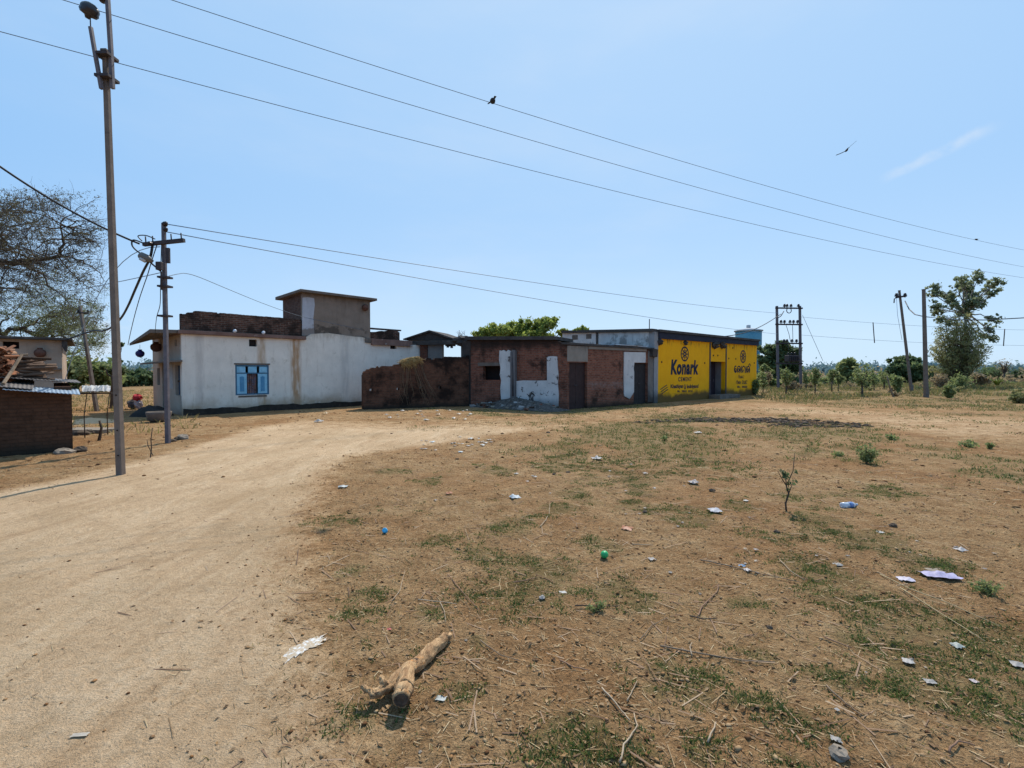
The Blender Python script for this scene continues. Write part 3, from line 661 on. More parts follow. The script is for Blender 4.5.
# end-face joinery
d = MB().box(.1, .14, dr[0] + .02, dr[1] - .02, .03, 2.0).build('door', M['door_brown'], house)
MB().box(.08, .1, dr[0] + .1, dr[0] + .16, .95, 1.1).build('handle', M['iron'], d)
q = MB().box(.1, .13, wd[0] + .02, wd[1] - .02, wd[2] + .02, wd[3] - .02).build('window', M['blue_dark'], house)
MB().box(.07, .1, wd[0] + .02, wd[1] - .02, wd[2] + .5, wd[2] + .56).box(.072, .098, (wd[0] + wd[1]) / 2 - .03, (wd[0] + wd[1]) / 2 + .03, wd[2] + .03, wd[3] - .03).build('frame', M['wood_dark'], q)
MB().box(.1, .13, w2[0] + .02, w2[1] - .02, w2[2] + .02, w2[3] - .02).build('window', M['dark'], house)
MB().prism([(0, 0), (.5, .02), (.52, .95), (.05, 1.0)], -.008, -.003).xf(Matrix.Translation((0, 0, 0))).xf(Matrix(((0, 1, 0, 0), (1, 0, 0, dr[0] - .75), (0, 0, 1, .95), (0, 0, 0, 1)))).build('poster', surf('faded_poster', (.36, .35, .34), (.5, .49, .47), 6, .8, .1, (.2, .2, .2), 9), house)
# blue window
x0, x1, z0, z1 = win; zt = W.z(252, 372.8); c3 = [x0 + (x1 - x0) * k / 3 for k in range(4)]
bw = MB().box(x0 + .003, x0 + .06, .05, .13, z0, z1).box(x1 - .06, x1 - .003, .05, .13, z0, z1).box(x0 + .062, x1 - .062, .052, .128, z1 - .06, z1 - .003).box(x0 + .062, x1 - .062, .052, .128, zt - .035, zt).box(x0 + .062, x1 - .062, .052, .128, z0 + .003, z0 + .05)
bw = bw.build('window', surf('frame_blue', (.05, .13, .20), (.09, .2, .3), 5, .6, .2), house); bw.location.y = -.042
for k in range(3):
    a, c = c3[k] + .06, c3[k + 1] - .04
    MB().box(a, c, .07, .10, zt + .01, z1 - .07).box(a + .08, c - .08, .058, .069, zt + .07, z1 - .13).build('transom_panel', M['blue'], bw)
for k in (0, 2):
    a, c = c3[k] + (.065 if k == 0 else .0), c3[k + 1] - (.0 if k == 0 else .065)
    s_ = MB().box(a, c, .06, .095, z0 + .055, zt - .04)
    ar = [(a + .1, z0 + .14), (c - .1, z0 + .14), (c - .1, zt - .24), ((a + c) / 2 + .08, zt - .16), ((a + c) / 2, zt - .14), ((a + c) / 2 - .08, zt - .16), (a + .1, zt - .24)]
    o = s_.build('shutter', M['blue'], bw)
    MB().prism(ar, .047, .0595).build('raised_panel', surf('blue_paint_worn', (.07, .24, .40), (.12, .34, .52), 7, .6, .2), o)
MB().box(c3[1], c3[2] - .02, .16, .20, z0 + .05, zt - .04).build('inner_curtain', surf('dark_patterned_cloth', (.04, .025, .03), (.42, .22, .16), 7, .9, .1, (.20, .17, .22), 9, (.5, .55), grain=20), bw)
for k in range(5):
    xk = c3[1] + (c3[2] - c3[1]) * (k + .3) / 5
    MB().box(xk, xk + .014, .10, .115, z0 + .05, zt - .036).build('bar', M['iron_dark'], bw)
MB().box(x0 + .1, x1 - .1, -.012, -.003, z0 - .09, z0 - .02, .004).build('sill', M['slab_gray'], house)
MB().box(x0 - .04, x1 + .04, -.025, -.003, z1 + .004, z1 + .06).build('lintel', M['slab_gray'], house)
MB().box(vent1[0] + .01, vent1[1] - .01, .12, .14, vent1[2], vent1[3]).build('vent', M['dark'], house)
MB().box(vent2[0] + .01, vent2[1] - .01, .12, .14, vent2[2], vent2[3]).build('vent', M['dark'], house)
# plinth along the foot; near-black colour holds the shadow strip before the facade
MB().wall(.02, xe - .1, -.1, lambda x: .13 + .16 * float(fbm(x * 1.1, 0.5, 12, 4)) + .05 * float(vn(x * 6, 3.3, 2)), -.13, -.003, (), .14, .012).build('plinth', surf('shadow_plinth', (.022, .018, .015), (.06, .045, .035), 5, .97, .8, (.12, .09, .065), 6, (.62, .7)), house)
# rough brick parapet on the roof
M['old_brick'] = brick('old_dark_brick', (.085, .036, .024), (.18, .085, .056), (.21, .165, .135), soot_lim=(.42, .58), rough_course=.03)
par = MB()
ptop = prof([(W.x(182), W.z(182, 313.5)), (W.x(195), W.z(195, 313.2)), (W.x(196), W.z(196, 311.2)), (W.x(240), W.z(240, 314.5)), (W.x(283), W.z(283, 317.2)), (W.x(303), W.z(303, 319))])
qp = lambda x: 3.127 + round((ptop(x) - 3.127 + .08 * (float(vn(np.floor(x / .2) * 1.3, .5, 44)) - .5)) / .074) * .074 + .012 * float(vn(x * 9, 2.5, 8))
par.wall(.02, W.x(303), 3.127, qp, .1, .33, (), .055, .006)
par.build('parapet', M['old_brick'], house)
pe = MB().wall(.34, .8, 3.127, lambda x: 3.75, 0, .22, (), .2, .03); pe.v = [(.05 + y, x, z) for x, y, z in pe.v]; pe.f = [f[::-1] for f in pe.f]; pe = None
for px, py in ((234.5, 331.5), (263, 334.5)):      # two whitewashed knobs on the slab edge
    MB().blob((W.x(px), -.12, 3.19), .07, int(px), 8, 6, .12).build('white_knob', M['white_paper'], house)
# stair room
S0 = xr - .03; SL = W.x(371.3) - S0; sz0, sz1 = 3.12, 5.02
M['stair_wall'] = plaster('brown_cement', (.22, .165, .125), (.29, .22, .17), (.09, .07, .055), 5.0, (2.9, 3.5), scale=2.2)
M['stair_side'] = brick('stair_side_brick', (.12, .065, .048), (.17, .10, .075), (.13, .10, .085), rough_course=.02)
stw = MB().wall(S0, S0 + SL, sz0, sz1, .06, .26, (), .6)
stair = stw.build('stair_room', M['stair_wall'], house)
sd_ = MB().wall(.262, 2.2, sz0 + .01, sz1, 0, .2, (), .4); sd_.v = [(S0 + .003 + y, x, z) for x, y, z in sd_.v]; sd_.f = [f[::-1] for f in sd_.f]; sd_.build('side_wall', M['stair_side'], stair)
sd_ = MB().wall(.262, 2.2, sz0 + .01, sz1, 0, .2, (), .4); sd_.v = [(S0 + SL - .203 + y, x, z) for x, y, z in sd_.v]; sd_.f = [f[::-1] for f in sd_.f]; sd_.build('side_wall', M['stair_side'], stair)
MB().wall(S0 + .21, S0 + SL - .21, sz0 + .01, sz1, 2.0, 2.19, (), 2).build('back_wall', M['stair_side'], stair)
MB().slab([(S0 - .22, -.22), (S0 + SL + .22, -.22), (S0 + SL + .22, 2.5), (S0 - .22, 2.5)], [sz1 - .003, sz1 - .003, sz1 - .09, sz1 - .09], [sz1 + .11, sz1 + .11, sz1 + .05, sz1 + .05]).build('roof_slab', M['slab_gray'], stair, bevel=.012)
pp = W.pts([(303, 335.5), (304, 297.5), (309, 297), (315.5, 298), (316, 305), (314.5, 318), (315.5, 335.5)])
MB().prism(pp, .05, .062).build('whitewash_patch', plaster('patch_white', (.42, .41, .43), (.55, .54, .56), (.2, .16, .13), None, (2.9, 3.6)), stair)
MB().lathe([(.02, 0), (.10, .03), (.15, .12), (.15, .2), (.10, .29), (.05, .31)], 14, Matrix.Translation((W.x(365.5), -.04, W.z(365.5, 311)))).build('clay_pot', M['clay'], None, (W.p0.x, W.p0.y, 0), W.rz, label='small brown clay pot fixed high on the stair room wall', cat='pot')
# low ruined parapet right of the stair room
MB().wall(W.x(371.5), W.x(405.5), 3.1, prof([(W.x(371), W.z(371, 331.5)), (W.x(404), W.z(404, 329.5)), (W.x(406), W.z(406, 333))]), .5, .75, (), .2, .02).build('parapet', M['old_brick'], house)
MB().box(W.x(371.5), W.x(407), .48, .77, W.z(390, 330) + .03, W.z(390, 330) + .11, .015).build('coping', M['slab_dark'], house)

# pots hung at the canopy and on the end wall
def pot(name, p, r, mat, label, hang=0):
    Mx = Matrix.Translation(p)
    o = MB().lathe([(.02 * r, -r), (.5 * r, -.92 * r), (.92 * r, -.45 * r), (r, 0), (.9 * r, .42 * r), (.55 * r, .72 * r), (.40 * r, .80 * r), (.45 * r, 1.0 * r), (.52 * r, 1.05 * r)], 18).build(name, mat, None, p, label=label, cat='pot')
    if hang: MB().tube([(0, 0, r), (.004, 0, r + hang)], .006, 5).build('cord', M['cable'], o)
    return o
cp_ = W.world(-.80, 2.9, 0)
pz = at(140, 353.5, cp_.y)
pot('hanging_pot', (pz.x, cp_.y, pz.z), .15, M['purple'], 'dark violet round pot hanging below the canopy corner of white house', .20)
ep = W.world(-.14, ex(161.5) if False else 2.6, 0); pe_ = at(161.5, 347, ep.y)
epw = W.world(-.16, ex(161.5), 0)
pot('wall_pot', (epw.x, epw.y, at(161.5, 347, epw.y).z), .20, M['clay'], 'brown round clay pot on the end wall under the canopy')

# ------------------------------------------------------------------ mud brick compound wall
C = Frame(gp(363.5, 409.5), gp(469, 406.2))
M['mud_brick'] = brick('mud_brick', (.125, .056, .034), (.20, .085, .05), (.13, .08, .056), soot=(.014, .011, .010), soot_lim=(.44, .62), rough_course=.03, low=.25, top=2.15)
ctop = prof(C.pts([(363.5, 372), (366, 371.2), (368, 369), (374, 367.2), (382, 366.3), (390, 366), (399, 364.3), (410, 361.8), (421, 360.2), (435, 358.8), (447, 357.2), (463, 356), (469, 356)]))
holes = [(C.x(a) - .06, C.x(a) + .06, C.z(a, b_) - .05, C.z(a, b_) + .05) for a, b_ in ((371, 390), (398, 389), (421, 388), (440, 387.5))]
cw = C.root('compound_wall', 'dark mud brick yard wall rising towards the ruin with straw hung over it', 'wall')
qtop = lambda x: round((ctop(x) + .09 * (float(vn(np.floor(x / .21) * 1.7, .5, 33)) - .55)) / .074) * .074 + .012 * float(vn(x * 9, 2.5, 7))
MB().wall(0, C.L, -.15, qtop, 0, .32, holes, .055, .006).build('masonry', M['mud_brick'], cw)
cb = MB().wall(.33, .6, -.15, lambda x: 1.5 - .1 * x, 0, .3, (), .2, .03); cb.v = [(.003 + y, x, z) for x, y, z in cb.v]; cb.f = [f[::-1] for f in cb.f]
cb.build('return_masonry', M['mud_brick'], cw)
# straw hanging over it
st = MB(); sx0, sx1 = C.x(399), C.x(421)
for k in range(430):
    x = rnd.triangular(sx0, sx1, (sx0 + sx1) / 2 + .1); zt_ = ctop(x) + rnd.uniform(.03, .17); L_ = rnd.uniform(.08, .5) * rnd.random()
    pts = [(x + rnd.uniform(-.2, .2), rnd.uniform(.0, .28), zt_ - .02), (x, -.03, zt_ + .03), (x + rnd.uniform(-.1, .14), rnd.uniform(-.16, -.05), zt_ - L_ * .5), (x + rnd.uniform(-.15, .3), rnd.uniform(-.12, -.03), zt_ - L_)]
    st.tube(pts, [.006, .008, .006, .003], 3, False)
for k in range(0):
    u = rnd.random(); x = sx0 + (sx1 - sx0) * u; a = ctop(x)
    lean = .45 if u > .5 else -.05
    st.tube([(x, -.04, a), (x + lean * .4 + rnd.uniform(-.1, .1), rnd.uniform(-.2, -.08), a * .6), (x + lean + rnd.uniform(-.2, .2), rnd.uniform(-.3, -.15), rnd.uniform(.05, .5))], [.012, .011, .006], 3, False)
bun = st.build('straw_bundle', islandmat('old_straw', [(.42, .27, .10), (.70, .50, .22), (.56, .34, .12), (.22, .14, .07)]), None, (C.p0.x, C.p0.y, 0), C.rz, label='tangle of dry straw and creepers hanging over the mud brick wall', cat='straw bundle')

st = MB()
for k in range(24):
    u = rnd.random(); x = sx0 + (sx1 - sx0) * u; a = ctop(x); lean = .55 if u > .55 else -.02
    st.tube([(x, -.04, a), (x + lean * .4 + rnd.uniform(-.08, .08), rnd.uniform(-.2, -.08), a * .62), (x + lean * .8 + rnd.uniform(-.15, .15), rnd.uniform(-.25, -.15), a * .35), (x + lean + rnd.uniform(-.2, .2), rnd.uniform(-.3, -.15), rnd.uniform(.03, .6))], [.007, .007, .006, .003], 3, False)
st.build('dry_stem', islandmat('dry_stems', [(.16, .10, .06), (.30, .20, .12), (.22, .14, .08)]), bun, kind='stuff')
# ------------------------------------------------------------------ ruined gable shed behind it
Sx = Frame((at(405, 372, 25.4).x, 25.4), (at(472, 372, 24.4).x, 24.4))
rs_ = Sx.root('gabled_ruin', 'roofless grey shed with low dark gable behind the mud brick wall', 'ruin')
op = (Sx.x(442.5), Sx.x(461), Sx.z(452, 366), Sx.z(452, 343))
M['soot_plaster'] = plaster('sooty_plaster', (.15, .13, .115), (.24, .215, .19), (.05, .042, .038), 3.2, (.2, .8))
MB().wall(Sx.x(428), Sx.x(470), -.1, Sx.z(450, 340.5), 0, .2, [op], .3, .0).build('wall', M['soot_plaster'], rs_)
MB().wall(Sx.x(420.5), Sx.x(427.6), -.1, Sx.z(424, 342), -.05, .25, (), .3, .0).build('brick_pier', brick('red_pier', (.16, .055, .035), (.20, .075, .045), (.12, .08, .06)), rs_)
MB().box(Sx.x(404), Sx.x(471), -.18, .35, Sx.z(450, 344.5), Sx.z(450, 340.2), .01).build('beam', M['slab_dark'], rs_)
MB().prism(Sx.pts([(405, 340), (408, 337.6), (420, 334.2), (430, 331.2), (434, 332), (446, 336), (454, 338.4), (456, 340)]), .05, .3).build('gable', surf('burnt_gable', (.045, .036, .032), (.085, .068, .06), 3, .95, .5), rs_)
MB().prism(Sx.pts([(404, 338.8), (430, 330.2), (456, 339), (456, 340.4), (430, 332), (404, 340)]), -.08, 2.4).build('roof_edge', M['slab_dark'], rs_)
hang = MB()
for k in range(7):
    x = Sx.x(446.5 + k * 1.3); hang.box(x - .06, x + .07, -.02, .02, Sx.z(450, 346.5 + rnd.uniform(-1, 2)), Sx.z(450, 343.5))
hang.build('hanging_slab_pieces', M['slab_dark'], rs_)
MB().blob((Sx.x(463), -.1, Sx.z(463, 341)), .42, 3, 10, 6, .3, .55).build('rubble_cap', M['slab_dark'], rs_)
tw = MB()
for k in range(12): 
    x = Sx.x(463 + rnd.uniform(-3, 3)); tw.tube([(x, -.1, Sx.z(463, 339)), (x + rnd.uniform(-.15, .15), -.1, Sx.z(463, 336)), (x + rnd.uniform(-.3, .3), -.1, Sx.z(463, 331 + rnd.uniform(-2, 3)))], [.012, .01, .005], 3, False)
tw.build('dry_twigs', M['wood'], rs_)

# ------------------------------------------------------------------ brick ruin (the row's end) and the row of brick rooms
PA, PB = (-1.97, 22.5), (2.34, 20.35)
Rf = Frame(PA, PB)
ruin = Rf.root('brick_ruin', 'collapsed brick room with white plaster remnants and small dark window', 'ruin')
M['red_brick'] = brick('red_brick', (.20, .068, .042), (.31, .115, .07), (.22, .15, .115), soot_lim=(.47, .64), top=2.7, rough_course=.015)
M['red_brick2'] = brick('red_brick_room', (.21, .07, .042), (.33, .125, .075), (.24, .165, .125), soot_lim=(.51, .68), top=2.7, band=(.75, 1.25, (.30, .22, .19), .55), low=.35, rough_course=.015)
M['old_white'] = plaster('old_white_plaster', (.54, .51, .48), (.68, .65, .61), (.16, .135, .12), None, (.0, .6), spots=(.10, .085, .08), spot_lim=(.60, .66))
M['old_white_pitted'] = plaster('pitted_white_plaster', (.50, .475, .45), (.64, .61, .58), (.14, .12, .11), None, (.0, .5), spots=(.07, .06, .055), spot_lim=(.57, .61))
wv = (Rf.x(483), Rf.x(500), Rf.z(491, 380), Rf.z(491, 366))
rtop = Rf.z(515, 340.2)
MB().wall(-.15, Rf.L, -.15, prof([(-.2, Rf.z(470, 340)), (Rf.x(557), Rf.z(557, 340)), (Rf.x(559), Rf.z(559, 344)), (Rf.L, Rf.z(566, 344))]), 0, .25, [wv], .6).build('wall', M['red_brick'], ruin)
MB().box(wv[0] - .6, wv[1] + .6, .5, .55, wv[2] - .6, wv[3] + .5).build('dark_room', M['dark'], ruin)
MB().box(wv[0] - .25, wv[1] + .05, -.05, .2, wv[3] + .004, wv[3] + .16, .004).build('lintel', M['slab_gray'], ruin)
MB().slab([(-.2, -.14), (Rf.x(557.3), -.14), (Rf.x(557.3), 2.0), (-.2, 2.0)], [Rf.z(470, 339.8) - .004, Rf.z(557, 339.8) - .004, Rf.z(557, 339.8), Rf.z(470, 339.8)], [Rf.z(470, 336.4), Rf.z(557, 336.4), Rf.z(557, 336.4), Rf.z(470, 336.4)]).build('roof_slab', M['slab_dark'], ruin)
MB().prism(Rf.pts([(500.5, 350.5), (502.5, 351), (504.5, 350), (507, 352), (509, 350), (512, 351.5), (512, 398.5), (502, 399.5), (501.3, 388), (502.2, 380), (500.8, 375), (501.5, 368), (500, 360)]), -.10, -.003).build('plaster_remnant', M['old_white'], ruin)
MB().prism([(Rf.x(512.2), .05), (Rf.x(517), .05), (Rf.x(517), Rf.z(515, 351)), (Rf.x(514.5), Rf.z(514, 350)), (Rf.x(512.2), Rf.z(512, 352))], -.2, -.003).build('cross_wall_stub', plaster('stub_grey', (.12, .105, .10), (.20, .185, .18), (.05, .045, .04), None, (0, .5)), ruin)
MB().prism(Rf.pts([(517.2, 381), (524, 380.4), (536, 380.6), (547.8, 380.4), (547.6, 357), (552, 356.2), (557.5, 356.6), (558, 366), (558.8, 374), (558.2, 384), (559.2, 394), (558.8, 410), (553, 408), (546, 405), (536, 401.5), (517.2, 399)]), -.09, -.004).build('plaster_remnant', M['old_white_pitted'], ruin)
for k in range(2):
    MB().tube([(Rf.x(514), -.2, Rf.z(514, 352)), (Rf.x(514 + k), -.2, Rf.z(514, 372)), (Rf.x(514.5 + k), -.22, Rf.z(514, 396))], .012, 4).build('bare_rod', M['iron_dark'], ruin)
bp = (Rf.x(463), Rf.x(471.5))
MB().wall(Rf.x(462.5), Rf.x(470.8), -.1, Rf.z(467, 341), -.02, .3, (), .4, .01).build('blackened_pier', surf('blackened_pier', (.03, .025, .022), (.075, .06, .052), 3, .95, .6, (.11, .09, .08), 3), ruin)
# ash and rubble heap at its foot
hp = Frame(gp(476, 406), gp(562, 411.5))
hm = MB(); nx, ny = 40, 14; hv = []
for j in range(ny + 1):
    for i in range(nx + 1):
        u, v_ = i / nx, j / ny; x = hp.L * u; y = -.75 + 1.75 * v_
        h = (.42 * math.sin(math.pi * u) ** .6 * (math.sin(math.pi * min(1, v_ * 1.0)) ** .8)) * (.6 + .8 * float(fbm(x * 1.7, y * 1.7, 5, 3))) + .09 * float(fbm(x * 7, y * 7, 6, 2)) - .09
        hv.append((x, y, h))
hm.add(hv, [(j * (nx + 1) + i, j * (nx + 1) + i + 1, (j + 1) * (nx + 1) + i + 1, (j + 1) * (nx + 1) + i) for j in range(ny) for i in range(nx)], True)
heap = hm.build('rubble_heap', surf('ash_heap', (.035, .031, .028), (.14, .12, .105), 7, .97, .9, (.26, .23, .20), 8, (.56, .64), grain=30), None, (hp.p0.x, hp.p0.y, 0), hp.rz, label='dark heap of ash and rubble at the foot of brick ruin', cat='rubble heap')
for k in range(60):
    u = rnd.random(); x = hp.L * (.05 + .9 * u); y = rnd.uniform(-.7, .55); h = .36 * math.sin(math.pi * x / hp.L) ** .6 * math.sin(math.pi * (y + .75) / 1.75) ** .8
    s_ = rnd.uniform(.04, .13); Mx = Matrix.Translation((x, y, h * .85)) @ Matrix.Rotation(rnd.uniform(0, 3), 4, 'Z') @ Matrix.Rotation(rnd.uniform(-.5, .5), 4, 'X')
    MB().box(-s_, s_, -s_ * .6, s_ * .6, -s_ * .4, s_ * .4, s_ * .2, Mx).build('brick_chunk', (M['stone_dark'], M['stone'], M['red_brick'], M['old_white'])[k % 4], heap)

Q = Frame(PB, (7.17, 24.55))
row = Q.root('brick_rooms', 'low row of red brick rooms with brown doors beside the yellow shop', 'building')
d1_ = (Q.x(567.5), Q.x(587), -.05, Q.z(577, 362.3)); d2_ = (Q.x(633.8), Q.x(647.4), -.05, Q.z(640, 363))
qt = prof(Q.pts([(565, 344.5), (600, 346), (630, 348), (652, 349.5)]))
MB().wall(.0, Q.L + .1, -.15, qt, 0, .25, [d1_, d2_], .6).build('wall', M['red_brick2'], row)
MB().prism(Q.pts([(567, 345.6), (587.2, 346.4), (587.2, 361.8), (567, 361.5)]), -.035, -.003).build('lintel_block', plaster('lintel_cement', (.24, .20, .16), (.33, .28, .23), (.08, .065, .055), 2.8, (-3, -2)), row)
MB().prism(Q.pts([(588, 346.4), (646, 349), (646, 351.5), (588, 349)]), -.03, -.004).build('plaster_band', plaster('band_cement', (.20, .165, .13), (.30, .25, .2), (.08, .065, .055)), row)
o = MB().prism(Q.pts([(623.4, 352), (644.6, 352.4), (644.9, 357), (644.6, 362.6), (633.6, 362.6), (632.9, 368.5), (633.4, 372), (633.4, 392), (629, 399), (623.8, 396), (623.2, 380)]), -.045, -.004).build('plaster_remnant', M['old_white'], row)
MB().prism(Q.pts([(647.6, 351), (652.5, 351), (652.5, 402), (647.6, 402)]), -.03, -.004).build('cement_strip', M['soot_plaster'], row)
for dd, nm in ((d1_, M['door_brown']), (d2_, surf('dark_door', (.02, .016, .016), (.035, .028, .027), 6, .7, .3))):
    mb = MB().box(dd[0] + .01, (dd[0] + dd[1]) / 2 - .006, .12, .16, 0, dd[3] - .01).box((dd[0] + dd[1]) / 2 + .006, dd[1] - .01, .12, .16, 0, dd[3] - .01)
    for k in range(3):
        zz = .25 + k * .75; mb.box(dd[0] + .03, (dd[0] + dd[1]) / 2 - .02, .105, .119, zz, zz + .07).box((dd[0] + dd[1]) / 2 + .02, dd[1] - .03, .105, .119, zz, zz + .07)
    o = mb.build('door', nm, row)
    MB().box((dd[0] + dd[1]) / 2 - .1, (dd[0] + dd[1]) / 2 + .1, .085, .104, 1.0, 1.05).build('latch', M['iron_dark'], o)
rz_ = [qt(0), qt(Q.L)]
MB().slab([(-.1, -.08), (Q.L + .05, -.08), (Q.L + .05, 3.6), (-.1, 3.6)], [rz_[0] - .004, rz_[1] - .004, rz_[1] + .25, rz_[0] + .25], [rz_[0] + .09, rz_[1] + .08, rz_[1] + .33, rz_[0] + .34]).build('roof_slab', M['slab_dark'], row)
for px, w_, in ((624, .8), (640, .5)):
    MB().box(Q.x(px) - w_, Q.x(px) + w_, -.10, .5, qt(Q.x(px)) + .09, qt(Q.x(px)) + .13, .01).build('loose_sheet', M['tin'], row)
MB().box(Q.L - .3, Q.L + .12, -.25, .1, Q.z(648, 357), Q.z(648, 349), .04).build('broken_bracket', M['slab_dark'], row)

# ------------------------------------------------------------------ the yellow shop
Y0, Y1 = (7.25, 24.6), (16.55, 32.5)
Yf = Frame(Y0, Y1)
shop = Yf.root('yellow_shop', 'yellow painted shop wall with dark blue lettering, wheel emblem and navy eave', 'shop')
H = lambda px, py: Yf.z(px, py)
YL = Yf.L; ztop = H(657, 333)
dop = (Yf.x(710.3), Yf.x(725), -.05, H(717, 361.6))
def ypaint(name):
    g = Gr(name); v = g.obj(); x, y, z = g.sep(v)
    n = g.noise(v, 1.4, 6, .65)
    c = g.ramp(n, [(.3, (.90, .39, .004)), (.6, (.98, .455, .005)), (.8, (.86, .35, .009))])
    c = g.mix(g.math('MULTIPLY', g.step(g.noise(g.map(v, (2.5, 2.5, .5)), 1.6, 5, .7), .56, .8), .35), c, (.20, .11, .02))
    foot = g.step(g.math('ADD', z, g.math('MULTIPLY', g.math('SUBTRACT', g.noise(v, .9, 6, .7), .5), .9)), .62, .30)
    c = g.mix(g.math('MULTIPLY', foot, .86), c, (.030, .032, .026))
    st_ = g.math('MULTIPLY', g.step(z, 2.9, 3.25), g.step(g.noise(g.map(v, (3, 3, .7)), 1.5, 5, .7), .5, .66))
    c = g.mix(g.math('MULTIPLY', st_, .8), c, (.06, .045, .02))
    c = g.mix(g.step(g.noise(v, 7, 4, .7), .70, .76), c, (.10, .07, .03))
    f = g.noise(v, 40, 4, .7); c = g.mix(.2, c, g.ramp(f, [(.3, (.5, .5, .5)), (.7, (1, 1, 1))]), 'MULTIPLY')
    g.bsdf(c, .85, g.bump(g.math('ADD', n, f), .3, .015), .2); return g.m
M['yellow'] = ypaint('yellow_wall_paint')
zb = H(657, 338.6)
MB().wall(Yf.x(657.3), YL, -.1, ztop - .002, 0, .25, [dop], .8).build('wall', M['yellow'], shop)
MB().prism([(Yf.x(657.0), zb), (YL + .04, H(756, 345.6)), (YL + .04, ztop + .06), (Yf.x(657.0), ztop + .06)], -.12, -.003).build('eave_band', M['navy'], shop)
MB().box(Yf.x(656.4), YL + .08, -.2, 6.2, ztop + .063, ztop + .17, .01).build('roof_slab', M['slab_dark'], shop)
M['grey_pilaster'] = plaster('grey_pilaster', (.26, .25, .245), (.36, .35, .345), (.07, .065, .06), 3.7, (.2, .8))
MB().wall(-.02, Yf.x(657.1), -.1, ztop + .05, -.05, .28, (), .3).build('pilaster', M['grey_pilaster'], shop)
side_l = 6.4
sdm = MB().wall(.285, side_l, -.1, lambda x: ztop + .05 + .05 * x, 0, .25, (), .6)
sdm.v = [(-.02 + y, x, z) for x, y, z in sdm.v]; sdm.f = [f[::-1] for f in sdm.f]
M['side_plaster'] = plaster('weathered_side', (.50, .47, .44), (.68, .65, .61), (.06, .05, .045), 4.25, (2.7, 3.4), low_col=(.22, .20, .18), wear=.8)
sdo = sdm.build('side_wall', M['side_plaster'], shop)
cop = MB().slab([(-.16, .0), (.3, .0), (.3, side_l), (-.16, side_l)], [ztop + .045, ztop + .045, ztop + .05 + .05 * side_l - .004, ztop + .05 + .05 * side_l - .004], [ztop + .2, ztop + .2, ztop + .2 + .05 * side_l, ztop + .2 + .05 * side_l])
cop.build('coping', M['slab_dark'], shop)
for a, b_ in ((5.15, 5.6), (4.1, 4.5)):
    MB().box(-.03, .0, a, b_, 3.52, 3.80).build('side_vent', M['slab_gray'], shop)
MB().box(-.05, .0, 3.6, 3.75, 3.2, 3.92).build('side_strip', M['slab_dark'], shop)
MB().wall(.3, YL, -.1, ztop - .01, 6.0, 6.2, (), 3).build('back_wall', M['side_plaster'], shop)
fr = MB().wall(.255, 6.0, -.1, ztop - .01, 0, .2, (), 1); fr.v = [(YL - .2 + y, x, z) for x, y, z in fr.v]; fr.f = [f[::-1] for f in fr.f]; fr.build('far_wall', M['side_plaster'], shop)
MB().tube([Vector((2.6, 2.0, ztop)), Vector((2.6, 2.0, at(634.5, 319, Yf.world(2.6, 2.0).y).z))], .025, 6).build('roof_rod', M['iron_dark'], shop)
# door recess
o = MB().box(dop[0] + .01, dop[1] - .01, .62, .66, -.02, dop[3] - .01).build('door', surf('shop_door', (.022, .014, .02), (.04, .026, .034), 6, .7, .3), shop)
MB().box(dop[1] - .3, dop[1] - .27, .59, .619, 1.0, 1.15).build('handle', M['iron'], o)
MB().box(dop[1] + .002, dop[1] + .12, .252, .66, -.05, dop[3] + .1).build('jamb', plaster('jamb_cement', (.20, .175, .165), (.27, .24, .225), (.1, .085, .08)), shop)
MB().box(dop[0] - .12, dop[0] - .002, .252, .66, -.05, dop[3] + .1).build('jamb', M['slab_gray'], shop)
MB().box(dop[0], dop[1], .26, .66, dop[3] + .003, dop[3] + .1).build('head', M['slab_dark'], shop)
MB().box(dop[0] - .2, dop[1] + .5, -.7, -.02, -.05, .24, .03).build('doorstep', M['slab_gray'], shop)
for px in (709.6, 725.7):
    MB().box(Yf.x(px) - .06, Yf.x(px) + .06, -.03, -.004, .1, zb).build('edge_strip', surf('strip_dark', (.06, .05, .05), (.11, .10, .10), 4), shop)
for px, s_ in ((658.5, .22), (684.5, .16), (713.5, .3), (721, .28)):   # fallen render under the eave
    z_ = zb - .02 - .02 * (Yf.x(px)); z_ = H(px, 341.5 + (px - 657) * .05)
    MB().blob((Yf.x(px), -.02, z_), s_, int(px), 9, 6, .35, .8).build('broken_render', M['slab_dark'], shop)
for px, py in ((661.5, 362), (704.5, 363), (713, 355.5), (717.5, 355.5), (732.4, 348), (728.5, 358.5), (735.5, 358.8), (754, 363)):
    x_, z_ = Yf.x(px), H(px, py); MB().lathe([(.055, -.002), (.055, .012)], 8, Matrix.Translation((x_, -.001, z_)) @ Matrix.Rotation(R(90), 4, 'X')).build('wall_hole', M['dark'], shop)
